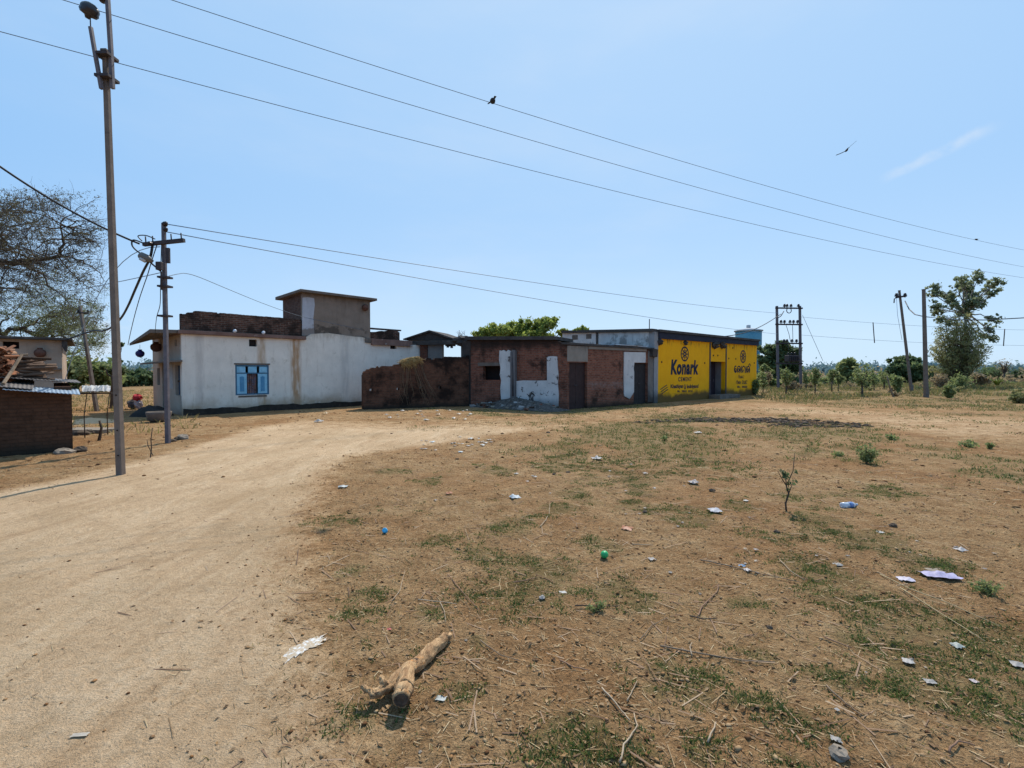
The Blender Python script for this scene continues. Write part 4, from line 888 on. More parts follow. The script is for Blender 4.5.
# lettering
def lay(mb, name, x0, x1, z0, z1, mat, label=None, y=-.006):
    V = np.array(mb.v); lo, hi = V.min(0), V.max(0)
    sx, sz = (x1 - x0) / max(hi[0] - lo[0], 1e-6), (z1 - z0) / max(hi[2] - lo[2], 1e-6)
    mb.v = [(x0 + (p[0] - lo[0]) * sx, y + p[1] * .0, z0 + (p[2] - lo[2]) * sz) for p in mb.v]
    o = mb.build(name, mat, shop)
    if label: o['label'] = label
    return o
def text(s, bold=0.0, shear=0.0, space=1.0):
    cu = bpy.data.curves.new('t', 'FONT'); cu.body = s; cu.offset = bold; cu.shear = shear; cu.space_character = space; cu.resolution_u = 4
    o = bpy.data.objects.new('t', cu); col.objects.link(o); bpy.context.view_layer.update()
    me = bpy.data.meshes.new_from_object(o.evaluated_get(bpy.context.evaluated_depsgraph_get()))
    mb = MB(); mb.add([(v.co.x, 0, v.co.y) for v in me.vertices], [list(p.vertices) for p in me.polygons])
    bpy.data.objects.remove(o); bpy.data.curves.remove(cu); bpy.data.meshes.remove(me); return mb
X, Zp = Yf.x, H
def region(pxa, pxb, pya, pyb): m_ = (pxa + pxb) / 2; return X(pxa), X(pxb), Zp(m_, pyb), Zp(m_, pya)
lay(text('Konark', .048, .12, 1.08), 'lettering', *region(670.6, 698.2, 359.8, 374.8), M['letter'])
lay(text('CEMENT', .03, 0, 1.3), 'lettering', *region(678.2, 691.6, 377, 381.3), M['letter'], y=-.007)
for w_, a_, b_ in (('Khathiyan', 670.6, 683.4), ('&', 684.3, 685.9), ('Indniyand', 686.8, 698.4)): lay(text(w_, .035, 0, 1), 'lettering', *region(a_, b_, 384.2, 389.3), M['letter'], y=-.007)
for w_, a_, b_ in (('Mo.', 677.5, 680.2), ('9860', 681.8, 686.6), ('3030', 688, 692.6)): lay(text(w_, .03, 0, 1.15), 'lettering', *region(a_, b_, 390.0, 392.3), M['letter'], y=-.007)
def wheel(px, py, hz, wx=None):
    c = (X(px), Zp(px, py)); r = hz / 2; mb = MB(); n = 28
    for ra, rb in ((r, r * .80), (r * .30, r * .12), (r * .55, r * .50)):
        vs = []
        for k in range(n):
            a = 2 * math.pi * k / n; vs += [(c[0] + ra * math.cos(a), -.006, c[1] + ra * math.sin(a)), (c[0] + rb * math.cos(a), -.006, c[1] + rb * math.sin(a))]
        mb.add(vs, [(2 * k, 2 * k + 1, (2 * k + 3) % (2 * n), (2 * k + 2) % (2 * n)) for k in range(n)])
    for k in range(8):
        a = 2 * math.pi * k / 8; ca, sa = math.cos(a), math.sin(a); w0, w1 = r * .09, r * .05
        mb.add([(c[0] + ca * r * .28 - sa * w0, -.0075, c[1] + sa * r * .28 + ca * w0), (c[0] + ca * r * .28 + sa * w0, -.0075, c[1] + sa * r * .28 - ca * w0),
                (c[0] + ca * r * .82 + sa * w1, -.0075, c[1] + sa * r * .82 - ca * w1), (c[0] + ca * r * .82 - sa * w1, -.0075, c[1] + sa * r * .82 + ca * w1)], [(0, 1, 2, 3)])
    mb.build('wheel_emblem', M['letter'], shop)
wheel(684.5, 354, .84); wheel(742.8, 356.6, .84)
def ribbon(mb, pts, w_):
    for i in range(len(pts) - 1):
        a, b_ = Vector(pts[i]), Vector(pts[i + 1]); d_ = (b_ - a); L_ = d_.length
        if L_ < 1e-6: continue
        d_ /= L_; nn = Vector((-d_.y, d_.x)) * w_ / 2; a = a - d_ * w_ * .25; b_ = b_ + d_ * w_ * .25; y_ = .0004 * i
        mb.add([(a.x - nn.x, 0, a.y - nn.y), (b_.x - nn.x, 0, b_.y - nn.y), (b_.x + nn.x, 0, b_.y + nn.y), (a.x + nn.x, 0, a.y + nn.y)], [(0, 1, 2, 3)])
def arc(cx, cy, rx, ry, a0, a1, n=10): return [(cx + rx * math.cos(R(a0 + (a1 - a0) * i / n)), cy + ry * math.sin(R(a0 + (a1 - a0) * i / n))) for i in range(n + 1)]
def odia(glyphs, w_):                    # the rounded eastern script of the second panel, drawn stroke by stroke
    mb = MB(); x = 0
    for gl in glyphs:
        if gl == 'e': ribbon(mb, arc(x + .3, .5, .28, .45, 60, 330), w_); ribbon(mb, arc(x + .34, .42, .15, .2, 0, 360), w_ * .8); x += .72
        if gl == 'ka': ribbon(mb, arc(x + .4, .45, .38, .5, -60, 240), w_); ribbon(mb, arc(x + .3, .38, .17, .2, 0, 360), w_ * .8); ribbon(mb, [(x + .6, .6), (x + .55, .25)], w_); x += .92
        if gl == 'aa': ribbon(mb, [(x + .08, .95), (x + .08, 0)], w_); x += .26
        if gl == 'nna': ribbon(mb, arc(x + .4, .5, .38, .45, 0, 200), w_); ribbon(mb, [(x + .02, .4), (x + .2, .05), (x + .4, .45)], w_); ribbon(mb, [(x + .78, .55), (x + .78, 0)], w_); x += .95
        if gl == 'reph': ribbon(mb, arc(x - .2, 1.1, .2, .22, -30, 200), w_ * .8)
        if gl == 'si': ribbon(mb, arc(x + .32, .5, .3, .45, -20, 230), w_); ribbon(mb, [(x + .6, .35), (x + .6, 0)], w_); ribbon(mb, arc(x + .4, 1.0, .25, .2, 0, 150), w_ * .8); x += .8
        if gl == 'ma': ribbon(mb, [(x + .08, .9), (x + .08, .3), (x + .3, .05), (x + .5, .3), (x + .5, .9)], w_); ribbon(mb, [(x + .5, .9), (x + .5, 0)], w_); x += .72
        if gl == 'tta': ribbon(mb, arc(x + .35, .5, .33, .45, 30, 300), w_); x += .8
        if gl == ' ': x += .5
    return mb
lay(odia(['e', 'ka', 'aa', 'nna', 'aa', 'ka', 'reph'], .17), 'lettering', *region(733.8, 750.4, 363.2, 373.2), M['letter'])
lay(odia(['si', 'ma', 'e', 'tta'], .14), 'lettering', *region(738, 744.2, 374.9, 378.4), M['letter'], y=-.007)
lay(odia(['si', 'aa', 'ka'], .15), 'lettering', *region(736, 740.7, 380.3, 384.2), M['letter'], y=-.007); lay(odia(['nna', 'ma', 'aa', 'tta'], .15), 'lettering', *region(741.8, 747.4, 380.3, 384.2), M['letter'], y=-.007)
for w_, a_, b_ in (('Mo.', 737.4, 740.4), ('9860', 742, 747.2)): lay(text(w_, .03, 0, 1.1), 'lettering', *region(a_, b_, 385.6, 388), M['letter'], y=-.007)
for k in range(3):
    sl_ = MB(); xa = X(660.5 + .6 * k); za = Zp(661, 389.4 + k * 2.2); ribbon(sl_, [(xa, za), (xa + .6, za + .22)], .045)
    sl_.v = [(p[0], -.0065, p[2]) for p in sl_.v]; sl_.build('brush_stroke', M['letter'], shop)
#@@PART4
# ------------------------------------------------------------------ poles and wires
M['grime'] = surf('pole_foot', (.12, .10, .085), (.22, .19, .165), 6, .95, .5)
def insulator(parent, p, s, tilt=(0, 0, 0), name='insulator', fat=False):
    pr = [(.2, -1), (.25, -.5), (.75, -.45), (.85, -.2), (.45, 0), (.7, .1), (.75, .3), (.4, .5), (.5, .6), (.48, .85), (.2, 1)]
    if fat: pr = [(.2, -.9), (.35, -.6), (.8, -.5), (.98, -.2), (.92, 0), (.95, .25), (.85, .5), (.6, .75), (.3, .9)]
    o = MB().lathe([(a * s, b * s) for a, b in pr], 12).build(name, M['porcelain'], parent, p); o.rotation_euler = tilt; return o
pb = gp(121, 475); PY = pb[1]
A = lambda px, py, dy=0.0: at(px, py, PY + dy)
mp = empty('utility_pole', (pb[0], pb[1], 0), 0, 'tall square concrete pole with two iron arms at its top beside the sandy path', 'pole')
L_ = lambda p, o=(pb[0], pb[1], 0): Vector(p) - Vector(o)
base = A(120.8, 474); topp = A(105.5, 52)
MB().tube([L_(base + Vector((0, 0, -.2))), L_(base), L_(topp)], [.066, .066, .048], 4, True, False, True).build('shaft', M['concrete'], mp, bevel=.008)
MB().tube([L_(topp), L_(topp + Vector((0, 0, .03)))], [.066, .06], 4, True, False, True).build('cap', M['concrete_dark'], mp)
def angle_iron(pts, mp_, w_=.035, nm='iron_arm'):
    mb = MB(); mb.tube(pts, w_, 4, True, False, True); return mb.build(nm, M['iron'], mp_)
angle_iron([L_(A(101.5, 89, -.09)), L_(A(98.5, 72, -.10)), L_(A(94.5, 50, -.11)), L_(A(90.6, 27, -.12))], mp, .03)
angle_iron([L_(A(112.5, 88.5, -.02)), L_(A(110.8, 50, -.02)), L_(A(107.8, 2, -.02)), L_(A(106, -24, -.02))], mp, .034)
for y_ in (79, 57):
    c_ = L_(A(106.3 + (y_ - 52) * .035, y_)); MB().box(c_.x - .1, c_.x + .11, c_.y - .12, c_.y + .1, c_.z - .02, c_.z + .02).build('clamp', M['iron_dark'], mp)
MB().tube([L_(A(90.6, 27, -.12)), L_(A(90.2, 18, -.12))], .008, 6).build('pin', M['iron_dark'], mp)
insulator(mp, L_(A(89.5, 11, -.12)), .125, (.2, R(32), 0), 'insulator', True)
insulator(mp, L_(A(103.5, -2, -.02)), .09, (.2, R(-30), 0))
for py in (455, 430, 395): 
    c_ = L_(A(120.8 - (475 - py) * .036, py)); MB().lathe([(.012, -.004), (.012, .006)], 8, Matrix.Translation((c_.x + .01, c_.y - .048 - (455 - py) * 0, c_.z)) @ Matrix.Rotation(R(90), 4, 'X')).build('bolt_hole', M['dark'], mp)

def wire(name, pix, p0, p1, rad_, mat, label, cat='wire', ext=(0, 1), n=40, group=None, deg=2):
    p0, p1 = Vector(p0), Vector(p1); d = p1 - p0; T, Z = [], []
    for px, py in pix:
        u = (px - 512) / F; t = (u * p0.y - p0.x) / (d.x - u * d.y); Y = p0.y + d.y * t
        T.append(t); Z.append(at(px, py, Y).z)
    c_ = np.polyfit(T, Z, min(deg, len(T) - 1)); o = p0.to_3d() if hasattr(p0, 'to_3d') else Vector((p0.x, p0.y, 0))
    pts = []
    for i in range(n + 1):
        t = ext[0] + (ext[1] - ext[0]) * i / n; pts.append(Vector((d.x * t, d.y * t, float(np.polyval(c_, t)))))
    f = lambda t: Vector((p0.x + d.x * t, p0.y + d.y * t, float(np.polyval(c_, t))))
    rr = rad_
    ob = MB().tube(pts, rr, 5).build(name, mat, None, (p0.x, p0.y, 0), label=label, cat=cat, group=group)
    tx = lambda px: (((px - 512) / F) * p0.y - p0.x) / (d.x - ((px - 512) / F) * d.y)
    return ob, f, tx
dirw = Vector((31.25, 16.0))
q0 = Vector((A(110, 55).x, PY))
WT = 'grey overhead line '
w3 = wire('overhead_wire', [(5, 37.5), (110, 55), (300, 107), (520, 168), (700, 211), (820, 241), (1024, 278)], q0, q0 + dirw * 1.6, .0055, M['wire'], WT + 'lowest of the three spans from the tall concrete pole', ext=(-.12, 1))
q2 = Vector((A(90, 8).x - .02, PY - .1))
w2 = wire('overhead_wire', [(62, 0), (110, 11.5), (200, 36), (460, 120), (492, 129.6), (820, 220.6), (1024, 267.5)], q2, q2 + dirw * 1.6, .0055, M['wire'], WT + 'middle of the three spans from the tall concrete pole', ext=(-.12, 1))
q1 = Vector((A(104, -5).x, PY))
w1 = wire('overhead_wire', [(180, 0), (300, 38), (460, 94.3), (540, 120), (820, 201.7), (972, 238.5), (1024, 251.5)], q1, q1 + dirw * 1.6, .0055, M['wire'], WT + 'topmost of the three spans with a bird perched on it', ext=(-.1, 1))
# second pole
p2b = gp(168, 443); P2Y = p2b[1]; B = lambda px, py, dy=0.0: at(px, py, P2Y + dy)
sp_ = empty('utility_pole', (p2b[0], P2Y, 0), 0, 'shorter dark pole with crossarm and street lamp in front of white house', 'pole')
o2 = (p2b[0], P2Y, 0); l2 = lambda p: Vector(p) - Vector(o2)
MB().tube([l2(B(168, 447)), l2(B(167.9, 441)), l2(B(163.6, 223))], [.062, .062, .05], 4, True, False, True).build('shaft', M['iron'], sp_, bevel=.008)
MB().tube([l2(B(143.5, 244.5, -.1)), l2(B(184.2, 240.3, -.1))], .055, 4, True, False, True).build('crossarm', M['iron_dark'], sp_)
for px, py in ((146, 240.5), (153, 240), (171.5, 238), (181.5, 237)):
    MB().tube([l2(B(px, py + 3, -.1)), l2(B(px - .5, py - 4, -.1))], .014, 5).build('pin', M['iron_dark'], sp_)
insulator(sp_, l2(B(165, 224, -.12)), .07, (R(70), 0, R(60))); insulator(sp_, l2(B(165.5, 229.5, -.12)), .06, (R(70), 0, R(60)))
insulator(sp_, l2(B(150, 243.5, -.18)), .06, (R(80), 0, 0))
for py in (277.5, 286.5, 316):
    MB().box(l2(B(164.6, py)).x - .10, l2(B(164.6, py)).x + .12, -.1, .1, l2(B(164, py)).z - .02, l2(B(164, py)).z + .02).build('clamp', M['iron_dark'], sp_)
MB().tube([l2(B(162, 290, -.1)), l2(B(161.3, 272, -.1)), l2(B(150, 262, -.2))], .02, 6).build('lamp_arm', M['iron_dark'], sp_)
a_, b_ = l2(B(153, 261.5, -.2)), l2(B(139, 254.5, -.3)); dv = (b_ - a_)
lm = MB().tube([a_, a_ + dv * .25, a_ + dv * .4, a_ + dv * .92, b_], [.03, .06, .085, .075, .05], 8).build('street_lamp', M['lamp'], sp_)
MB().tube([a_ + dv * .45 + Vector((0, -.02, -.06)), a_ + dv * .88 + Vector((0, -.02, -.06))], [.05, .045], 8).build('lamp_glass', surf('lamp_glass', (.4, .42, .44), (.5, .52, .54), 9, .2, .1, spec=.5), lm)
bx_ = l2(B(159.5, 266, -.14)); MB().box(bx_.x - .06, bx_.x + .06, bx_.y - .05, bx_.y + .05, bx_.z - .09, bx_.z + .09).build('fuse_box', M['iron_dark'], sp_, bevel=.01)
st_b = l2(B(166.8, 250, -.1)); MB().box(st_b.x - .03, st_b.x + .05, -.11, -.06, l2(B(166, 264)).z, l2(B(166, 249)).z).build('fuse_box', M['iron_dark'], sp_)
# slack loops of cable at the crossarm
def loop(name, pix, rad_, mat, label, dy=0.0, dys=None, cat='cable'):
    pts = [at(px, py, P2Y + (dys[i] if dys else dy)) for i, (px, py) in enumerate(pix)]
    fine = []
    for i in range(len(pts) - 1):
        p_1 = pts[max(i - 1, 0)]; p0_, p1_ = pts[i], pts[i + 1]; p2_ = pts[min(i + 2, len(pts) - 1)]
        for k in range(6):
            t = k / 6; fine.append(.5 * ((2 * p0_) + (p1_ - p_1) * t + (2 * p_1 - 5 * p0_ + 4 * p1_ - p2_) * t * t + (3 * p0_ - p_1 - 3 * p1_ + p2_) * t ** 3))
    fine.append(pts[-1])
    return MB().tube([p - fine[0] for p in fine], rad_, 6).build(name, mat, None, fine[0], label=label, cat=cat)
loop('cable', [(143, 243), (133.5, 240), (132, 245), (137, 251), (147, 257), (153, 261)], .016, M['cable'], 'black cable looping from the crossarm end down to the street lamp', -.15)
loop('cable', [(142, 241), (138, 236), (146, 235.5), (155, 239)], .012, M['cable'], 'short black cable arched above the left half of the crossarm', -.15)
loop('cable', [(152.5, 245), (150, 258), (143, 272), (135, 290), (128, 306), (121, 318), (112, 327), (102, 331), (92, 331), (66, 340)], .028, M['cable'], 'thick twisted black cable dropping from crossarm to the tan house', 0, [-.1, -.1, .2, .8, 1.5, 2.5, 3.6, 4.6, 5.5, 7.2])
loop('cable', [(157, 245), (152, 260), (147.5, 275), (144, 285), (139, 300), (134, 318), (130, 335), (128, 345)], .011, M['cable'], 'thin dark service line with knot dropping towards the canopy', 0, [-.1, 0, .5, 1, 2.4, 4.2, 6.4, 8.4])
loop('cable', [(161.5, 245), (161, 262), (160.5, 285), (160, 305), (156.5, 318), (155, 334)], .009, M['cable'], 'thin line hanging close along the lamp pole to white house', 0, [-.1, -.1, 0, .8, 3, 6.2])
loop('cable', [(169, 276), (178, 274), (186, 273.5), (200, 277.5), (230, 290), (262, 303), (290, 313), (310, 318.5), (345, 326), (362, 330)], .008, M['wire'], 'thin blue grey service wire from the lamp pole to the stair room', 0, [-.1, .5, 1.1, 2, 4.2, 6.6, 8.3, 9.6, 11.2, 12])
ob, fA, tA = wire('cable', [(2, 164), (30, 184), (60, 201.5), (90, 219), (112, 231.5), (141, 243)], Vector((B(143, 243).x, P2Y - .1)), Vector((-12.5, 8.2)), .022, M['cable'], 'thick black bundled cable coming in from above the thorn tree', 'cable')
for pix, lb, rz in (([(122, 265), (140, 251.5), (146, 249)], 'upper thin line running behind the tall pole to far left', 1), ([(0, 300), (75, 288), (122, 287), (150, 272)], 'lower thin line running behind the tall pole to far left', 2)):
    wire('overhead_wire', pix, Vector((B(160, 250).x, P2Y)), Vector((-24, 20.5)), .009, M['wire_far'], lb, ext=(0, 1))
# distribution spans to the transformer frame
TY = 41.5; tA0 = Vector((at(779, 310, TY).x, TY)); pp0 = Vector((B(165, 225).x, P2Y))
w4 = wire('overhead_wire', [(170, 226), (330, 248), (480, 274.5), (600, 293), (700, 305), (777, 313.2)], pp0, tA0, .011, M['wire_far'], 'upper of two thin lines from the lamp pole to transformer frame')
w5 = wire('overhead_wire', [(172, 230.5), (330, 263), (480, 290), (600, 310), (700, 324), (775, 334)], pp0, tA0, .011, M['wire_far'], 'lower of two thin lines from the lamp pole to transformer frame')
tB0 = Vector((at(800, 310, TY).x, TY)); fB = Vector((70, 50))
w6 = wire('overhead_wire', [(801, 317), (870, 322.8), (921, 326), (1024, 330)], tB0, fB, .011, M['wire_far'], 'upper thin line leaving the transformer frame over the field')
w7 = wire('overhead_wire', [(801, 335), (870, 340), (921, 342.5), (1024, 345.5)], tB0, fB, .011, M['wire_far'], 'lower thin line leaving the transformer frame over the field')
for px, a0, a1, dx, lb in ((872, 321.5, 343, 2.6, 'slanting spacer rod between the field lines near the transformer'), (1003.5, 329, 346, 0, 'upright spacer rod between the field lines beside the tall tree')):
    t = w6[2](px); p = w6[1](t); p_b = at(px + dx, a1, p.y)
    MB().tube([(0, 0, .05), p_b - p], .04, 5).build('wire_spacer', M['iron_dark'], None, p, label=lb, cat='spacer')
# transformer frame
T = lambda px, py, dy=0.0: at(px, py, TY + dy)
tb = T(789, 388); to = (tb.x, TY, 0); lt = lambda p: Vector(p) - Vector(to)
tf = empty('transformer_frame', to, 0, 'two legged steel frame carrying crossbars, insulators and a dark transformer', 'transformer')
for px, pxt in ((778.2, 776.8), (800.8, 799.8)):
    MB().tube([lt(T(px, 390)), lt(T(pxt, 306))], [.125, .11], 4, True, False, True).build('leg', M['iron'], tf)
for py in (308, 324.3, 343.2, 363.3):
    MB().tube([lt(T(775.5, py, -.12)), lt(T(802.5, py + .3, -.12))], .085, 4, True, False, True).build('crossbar', M['iron_dark'], tf)
for py, L in ((305.8, (784.5, 787, 791, 798.5)), (321.8, (781, 784.5, 790, 793.5, 797.5)), (341, (784, 787, 792, 796.5))):
    for px in L: insulator(tf, lt(T(px, py, -.12)), .16)
MB().tube([lt(T(789 + 2.4 * math.cos(R(a)), 310.5 + 2.6 * math.sin(R(a)), -.15)) for a in range(0, 361, 30)], .035, 5).build('cable_loop', M['cable'], tf)
MB().tube([lt(T(784, 311, -.15)), lt(T(781, 316, -.1)), lt(T(778, 318, 0))], .035, 5).build('cable_end', M['cable'], tf)
for pa in (((786, 325), (789, 334), (790.5, 342)), ((792.5, 325), (793, 342)), ((788, 343), (789, 355)), ((793, 344), (793, 355))):
    MB().tube([lt(T(x, y, -.15)) for x, y in pa], .022, 4).build('jumper', M['cable'], tf)
a_, b_ = lt(T(786.2, 363, 0)), lt(T(796.2, 355.3, 0)); a_.y, b_.y = -.4, .3
tk = MB().box(a_.x, b_.x, a_.y, b_.y, a_.z + .1, b_.z).build('transformer_tank', M['iron_dark'], tf, bevel=.03)
for k in range(5):
    x = a_.x + (b_.x - a_.x) * (k + .5) / 5; MB().box(x - .03, x + .03, a_.y - .12, a_.y - .004, a_.z + .2, b_.z - .12).build('cooling_fin', M['iron_dark'], tk)
for k in range(3):
    x = a_.x + (b_.x - a_.x) * (k + .5) / 3; insulator(tk, (x, (a_.y + b_.y) / 2, b_.z + .12), .12, (0, 0, 0), 'bushing')
MB().tube([Vector((0, 0, 0)), T(823, 361, -1) - T(802.5, 315)], .018, 4).build('guy_wire', M['wire'], None, T(802.5, 315), label='slanting stay wire on the field side of transformer frame', cat='wire')
e = Yf.world(8.2, 1.2, ztop + .2); s_ = T(781, 314, -.2)
pts = [s_ + (e - s_) * t + Vector((0, 0, -.5 * math.sin(math.pi * t))) for t in [i / 12 for i in range(13)]]
MB().tube([p - s_ for p in pts], .03, 5).build('cable', M['cable'], None, s_, label='black cable slanting from the transformer frame to yellow shop roof', cat='cable')
# poles of the field
def fieldpole(bpx, bpy, tpx, tpy, label, arm=False, hw=.085):
    b0 = gp(bpx, bpy); Y = b0[1]; r_ = empty('utility_pole', (b0[0], Y, 0), 0, label, 'pole'); o = Vector((b0[0], Y, 0))
    bt = at(bpx, bpy, Y); tp = at(tpx, tpy, Y)
    MB().tube([bt - o - Vector((0, 0, .3)), bt - o, tp - o], [hw * 1.35, hw * 1.35, hw], 4, True, False, True).build('shaft', M['concrete'], r_, bevel=.01)
    MB().tube([tp - o, tp - o + Vector((0, 0, .05))], hw * 1.08, 4, True, False, True).build('cap', M['concrete_dark'], r_)
    MB().tube([bt - o - Vector((0, 0, .25)), bt - o + Vector((0, 0, .5))], [hw * 1.5, hw * 1.4], 4, True, False, True).build('foot', M['grime'], r_)
    if arm:
        q = lambda px, py, dy=-.2: at(px, py, Y + dy) - o
        MB().tube([q(896, 297.5), q(906, 296)], .09, 4, True, False, True).build('crossarm', M['iron_dark'], r_)
        for px in (896.5, 905): insulator(r_, q(px, 295.3), .17)
        MB().tube([q(897, 297), q(894.3, 299), q(894, 303)], .04, 5).build('drop_wire', M['cable'], r_)
        MB().tube([q(896.5, 298), q(897.5, 315), q(902, 340)], .015, 4).build('drop_wire', M['wire_far'], r_)
    return Y
y1 = fieldpole(911.5, 391.3, 899.3, 291, 'leaning concrete pole with small crossarm in the field', True)
y2 = fieldpole(926.2, 397.3, 923.7, 290, 'upright thick bare concrete pole at the field edge', False, .10)
pa = [at(905, 301, y1), at(909, 309, y1 - 1), at(915, 314.5, y1 - 2.2), at(924, 316.6, y2 + .2), at(955, 319.8, y2 + 2), at(985, 320, y2 + 4), at(1030, 317.5, y2 + 7), at(1075, 312, y2 + 9)]
MB().tube([p - pa[0] for p in pa], .036, 6).build('cable', M['cable'], None, pa[0], label='sagging dark cable between the field poles running right past the tree', cat='cable')
# thin far pole behind the thorn trees
fb = gp(96.5, 411.5); r_ = empty('utility_pole', (fb[0], fb[1], 0), 0, 'thin tilted grey pole with short crossarm between the tan house and the path', 'pole'); o = Vector((fb[0], fb[1], 0))
q = lambda px, py, dy=0: at(px, py, fb[1] + dy) - o
MB().tube([q(97.3, 414), q(80, 306)], [.085, .06], 4, True, False, True).build('shaft', M['concrete'], r_)
MB().tube([q(77, 312.5, -.06), q(89, 313, -.06)], .03, 4).build('crossarm', M['iron_dark'], r_)
for px in (78, 88): insulator(r_, q(px, 311, -.06), .05)
# birds
def bird_mb(sc, wings=True):
    mb = MB(); mb.tube([Vector(p) * sc for p in ((-.30, 0, 0), (-.22, 0, .0), (-.08, 0, 0), (.08, 0, .01), (.18, 0, .03), (.24, 0, .03), (.29, 0, .015))], [.02 * sc, .05 * sc, .075 * sc, .07 * sc, .045 * sc, .035 * sc, .006 * sc], 8)
    if wings:
        for s in (-1, 1):
            rise = .30 if s < 0 else .04
            prof_ = [(0, .10, .02), (.2, .14, .05), (.45, .10, .09), (.72, 0, .13)]
            vs = []
            for d_, c_, z_ in prof_:
                z2 = z_ * (rise / .13) * 1.3 if s < 0 else -z_ * .9
                vs += [(c_ * sc, s * d_ * sc, z2 * sc + .02 * sc), ((c_ - .24 + d_ * .08) * sc, s * d_ * sc, z2 * sc + .01 * sc)]
            mb.add(vs, [(2 * i, 2 * i + 2, 2 * i + 3, 2 * i + 1) for i in range(3)])
    mb.add([(-.25 * sc, -.03 * sc, 0), (-.25 * sc, .03 * sc, 0), (-.46 * sc, .08 * sc, 0), (-.46 * sc, -.08 * sc, 0)], [(0, 1, 2, 3)])
    return mb
M['feather'] = surf('dark_feathers', (.02, .017, .016), (.05, .042, .038), 20, .8, .2)
k_ = at(846.5, 150.5, 30); o = bird_mb(.85).build('kite', M['feather'], None, k_, label='dark bird gliding with raised wing in the sky', cat='bird'); o.rotation_euler = (R(-14), 0, R(70))
t = w1[2](973); p = w1[1](t); o = bird_mb(.42, False).build('perched_bird', M['feather'], None, p + Vector((0, 0, .03)), label='small slim bird sitting on the topmost wire far to the right', cat='bird'); o.rotation_euler = (0, R(8), R(-160))
t = w1[2](493); p = w1[1](t); o = MB().blob((0, 0, 0), .058, 4, 12, 8, .05, 1.05).tube([(.03, -.02, .04), (.05, -.03, .07), (.08, -.045, .07)], [.02, .025, .004], 7).tube([(-.03, .02, 0), (-.11, .06, -.03)], [.02, .01], 5).build('perched_bird', M['feather'], None, p + Vector((0, 0, .05)), label='round dark bird huddled on the topmost wire above the houses', cat='bird')

# ------------------------------------------------------------------ water tank behind the shop
wy = 62; wc = at(748.3, 340, wy); tr_ = (at(761, 340, wy).x - at(735.5, 340, wy).x) / 2
tank = empty('water_tank', (wc.x, wy, 0), 0, 'pale blue round water tank on columns behind the yellow shop', 'water tank')
zt0, zt1 = at(748, 346, wy).z, at(748, 331.5, wy).z
M['tank_blue'] = surf('tank_blue_paint', (.10, .28, .36), (.17, .38, .46), 2, .7, .2, (.2, .34, .38), 2); M['tank_white'] = surf('tank_white', (.45, .46, .47), (.6, .6, .6), 2, .8, .2)
MB().lathe([(tr_ * .93, zt0), (tr_ * .95, zt0 + .1), (tr_ * .95, zt1)], 24).build('drum', M['tank_blue'], tank)
MB().lathe([(tr_ * 1.04, zt1), (tr_ * 1.04, zt1 + .14), (tr_ * .3, zt1 + .42), (.3, zt1 + .45)], 24).build('roof', M['tank_white'], tank)
MB().lathe([(.26, zt1 + .44), (.26, zt1 + .8), (.1, zt1 + .86)], 10).build('hatch', M['tank_white'], tank)
for k in range(6):
    a = 2 * math.pi * k / 6 + .2; MB().tube([(tr_ * .8 * math.cos(a), tr_ * .8 * math.sin(a), 0), (tr_ * .8 * math.cos(a), tr_ * .8 * math.sin(a), zt0)], .16, 6).build('column', M['tank_blue'], tank)
for zz in (1.8, 3.3):
    MB().tube([(tr_ * .8 * math.cos(2 * math.pi * k / 6 + .2), tr_ * .8 * math.sin(2 * math.pi * k / 6 + .2), zz) for k in range(7)], .08, 5).build('brace', M['tank_blue'], tank)

# ------------------------------------------------------------------ tan house, hut and clutter on the left
LY = 18.0; lc = Vector((at(62.3, 372, LY).x, LY)); Lf = Frame(lc - Vector((.75, .661)) * 5.5, lc)
M['tan_wall'] = plaster('tan_plaster', (.36, .27, .20), (.45, .35, .27), (.14, .105, .085), None, (.0, .5))
lh = Lf.root('tan_house', 'flat roofed tan plastered house below the thorn trees', 'house')
lop = (Lf.x(3.5), Lf.x(20), Lf.z(10, 348.5), Lf.z(10, 341.5)); lz = Lf.z(30, 339.5)
MB().wall(0, Lf.L, -.1, lz, 0, .25, [lop], .6).build('wall', M['tan_wall'], lh)
e1 = MB().wall(.255, 5, -.1, lz, 0, .25, (), 1); e1.v = [(Lf.L - .25 + y, x, z) for x, y, z in e1.v]; e1.f = [f[::-1] for f in e1.f]; e1.build('wall', M['tan_wall'], lh)
MB().box(lop[0] - .1, lop[1] + .1, .27, .3, lop[2] - .1, lop[3] + .1).build('vent', M['dark'], lh)
MB().slab([(-.2, -.28), (Lf.L + .3, -.28), (Lf.L + .3, 5.2), (-.2, 5.2)], [lz - .004] * 4, [lz + .09] * 4).build('roof_slab', M['slab_dark'], lh, bevel=.01)
MB().prism([(Lf.x(62.6), lz - .006), (Lf.x(68), lz - .006), (Lf.x(68), Lf.z(66, 351)), (Lf.x(65.5), Lf.z(66, 351.5)), (Lf.x(62.6), Lf.z(62, 346))], -.2, .5).build('roof_bracket', M['slab_dark'], lh)
MB().box(Lf.x(27), Lf.x(62.2), -.22, -.003, Lf.z(40, 369.6), Lf.z(40, 368.2)).build('ledge', M['slab_gray'], lh)
pp = Lf.world(Lf.x(41), -.16); pot('wall_pot', (pp.x, pp.y, at(41, 352.8, pp.y).z), .17, M['clay'], 'reddish round clay pot on the wall of the tan house')
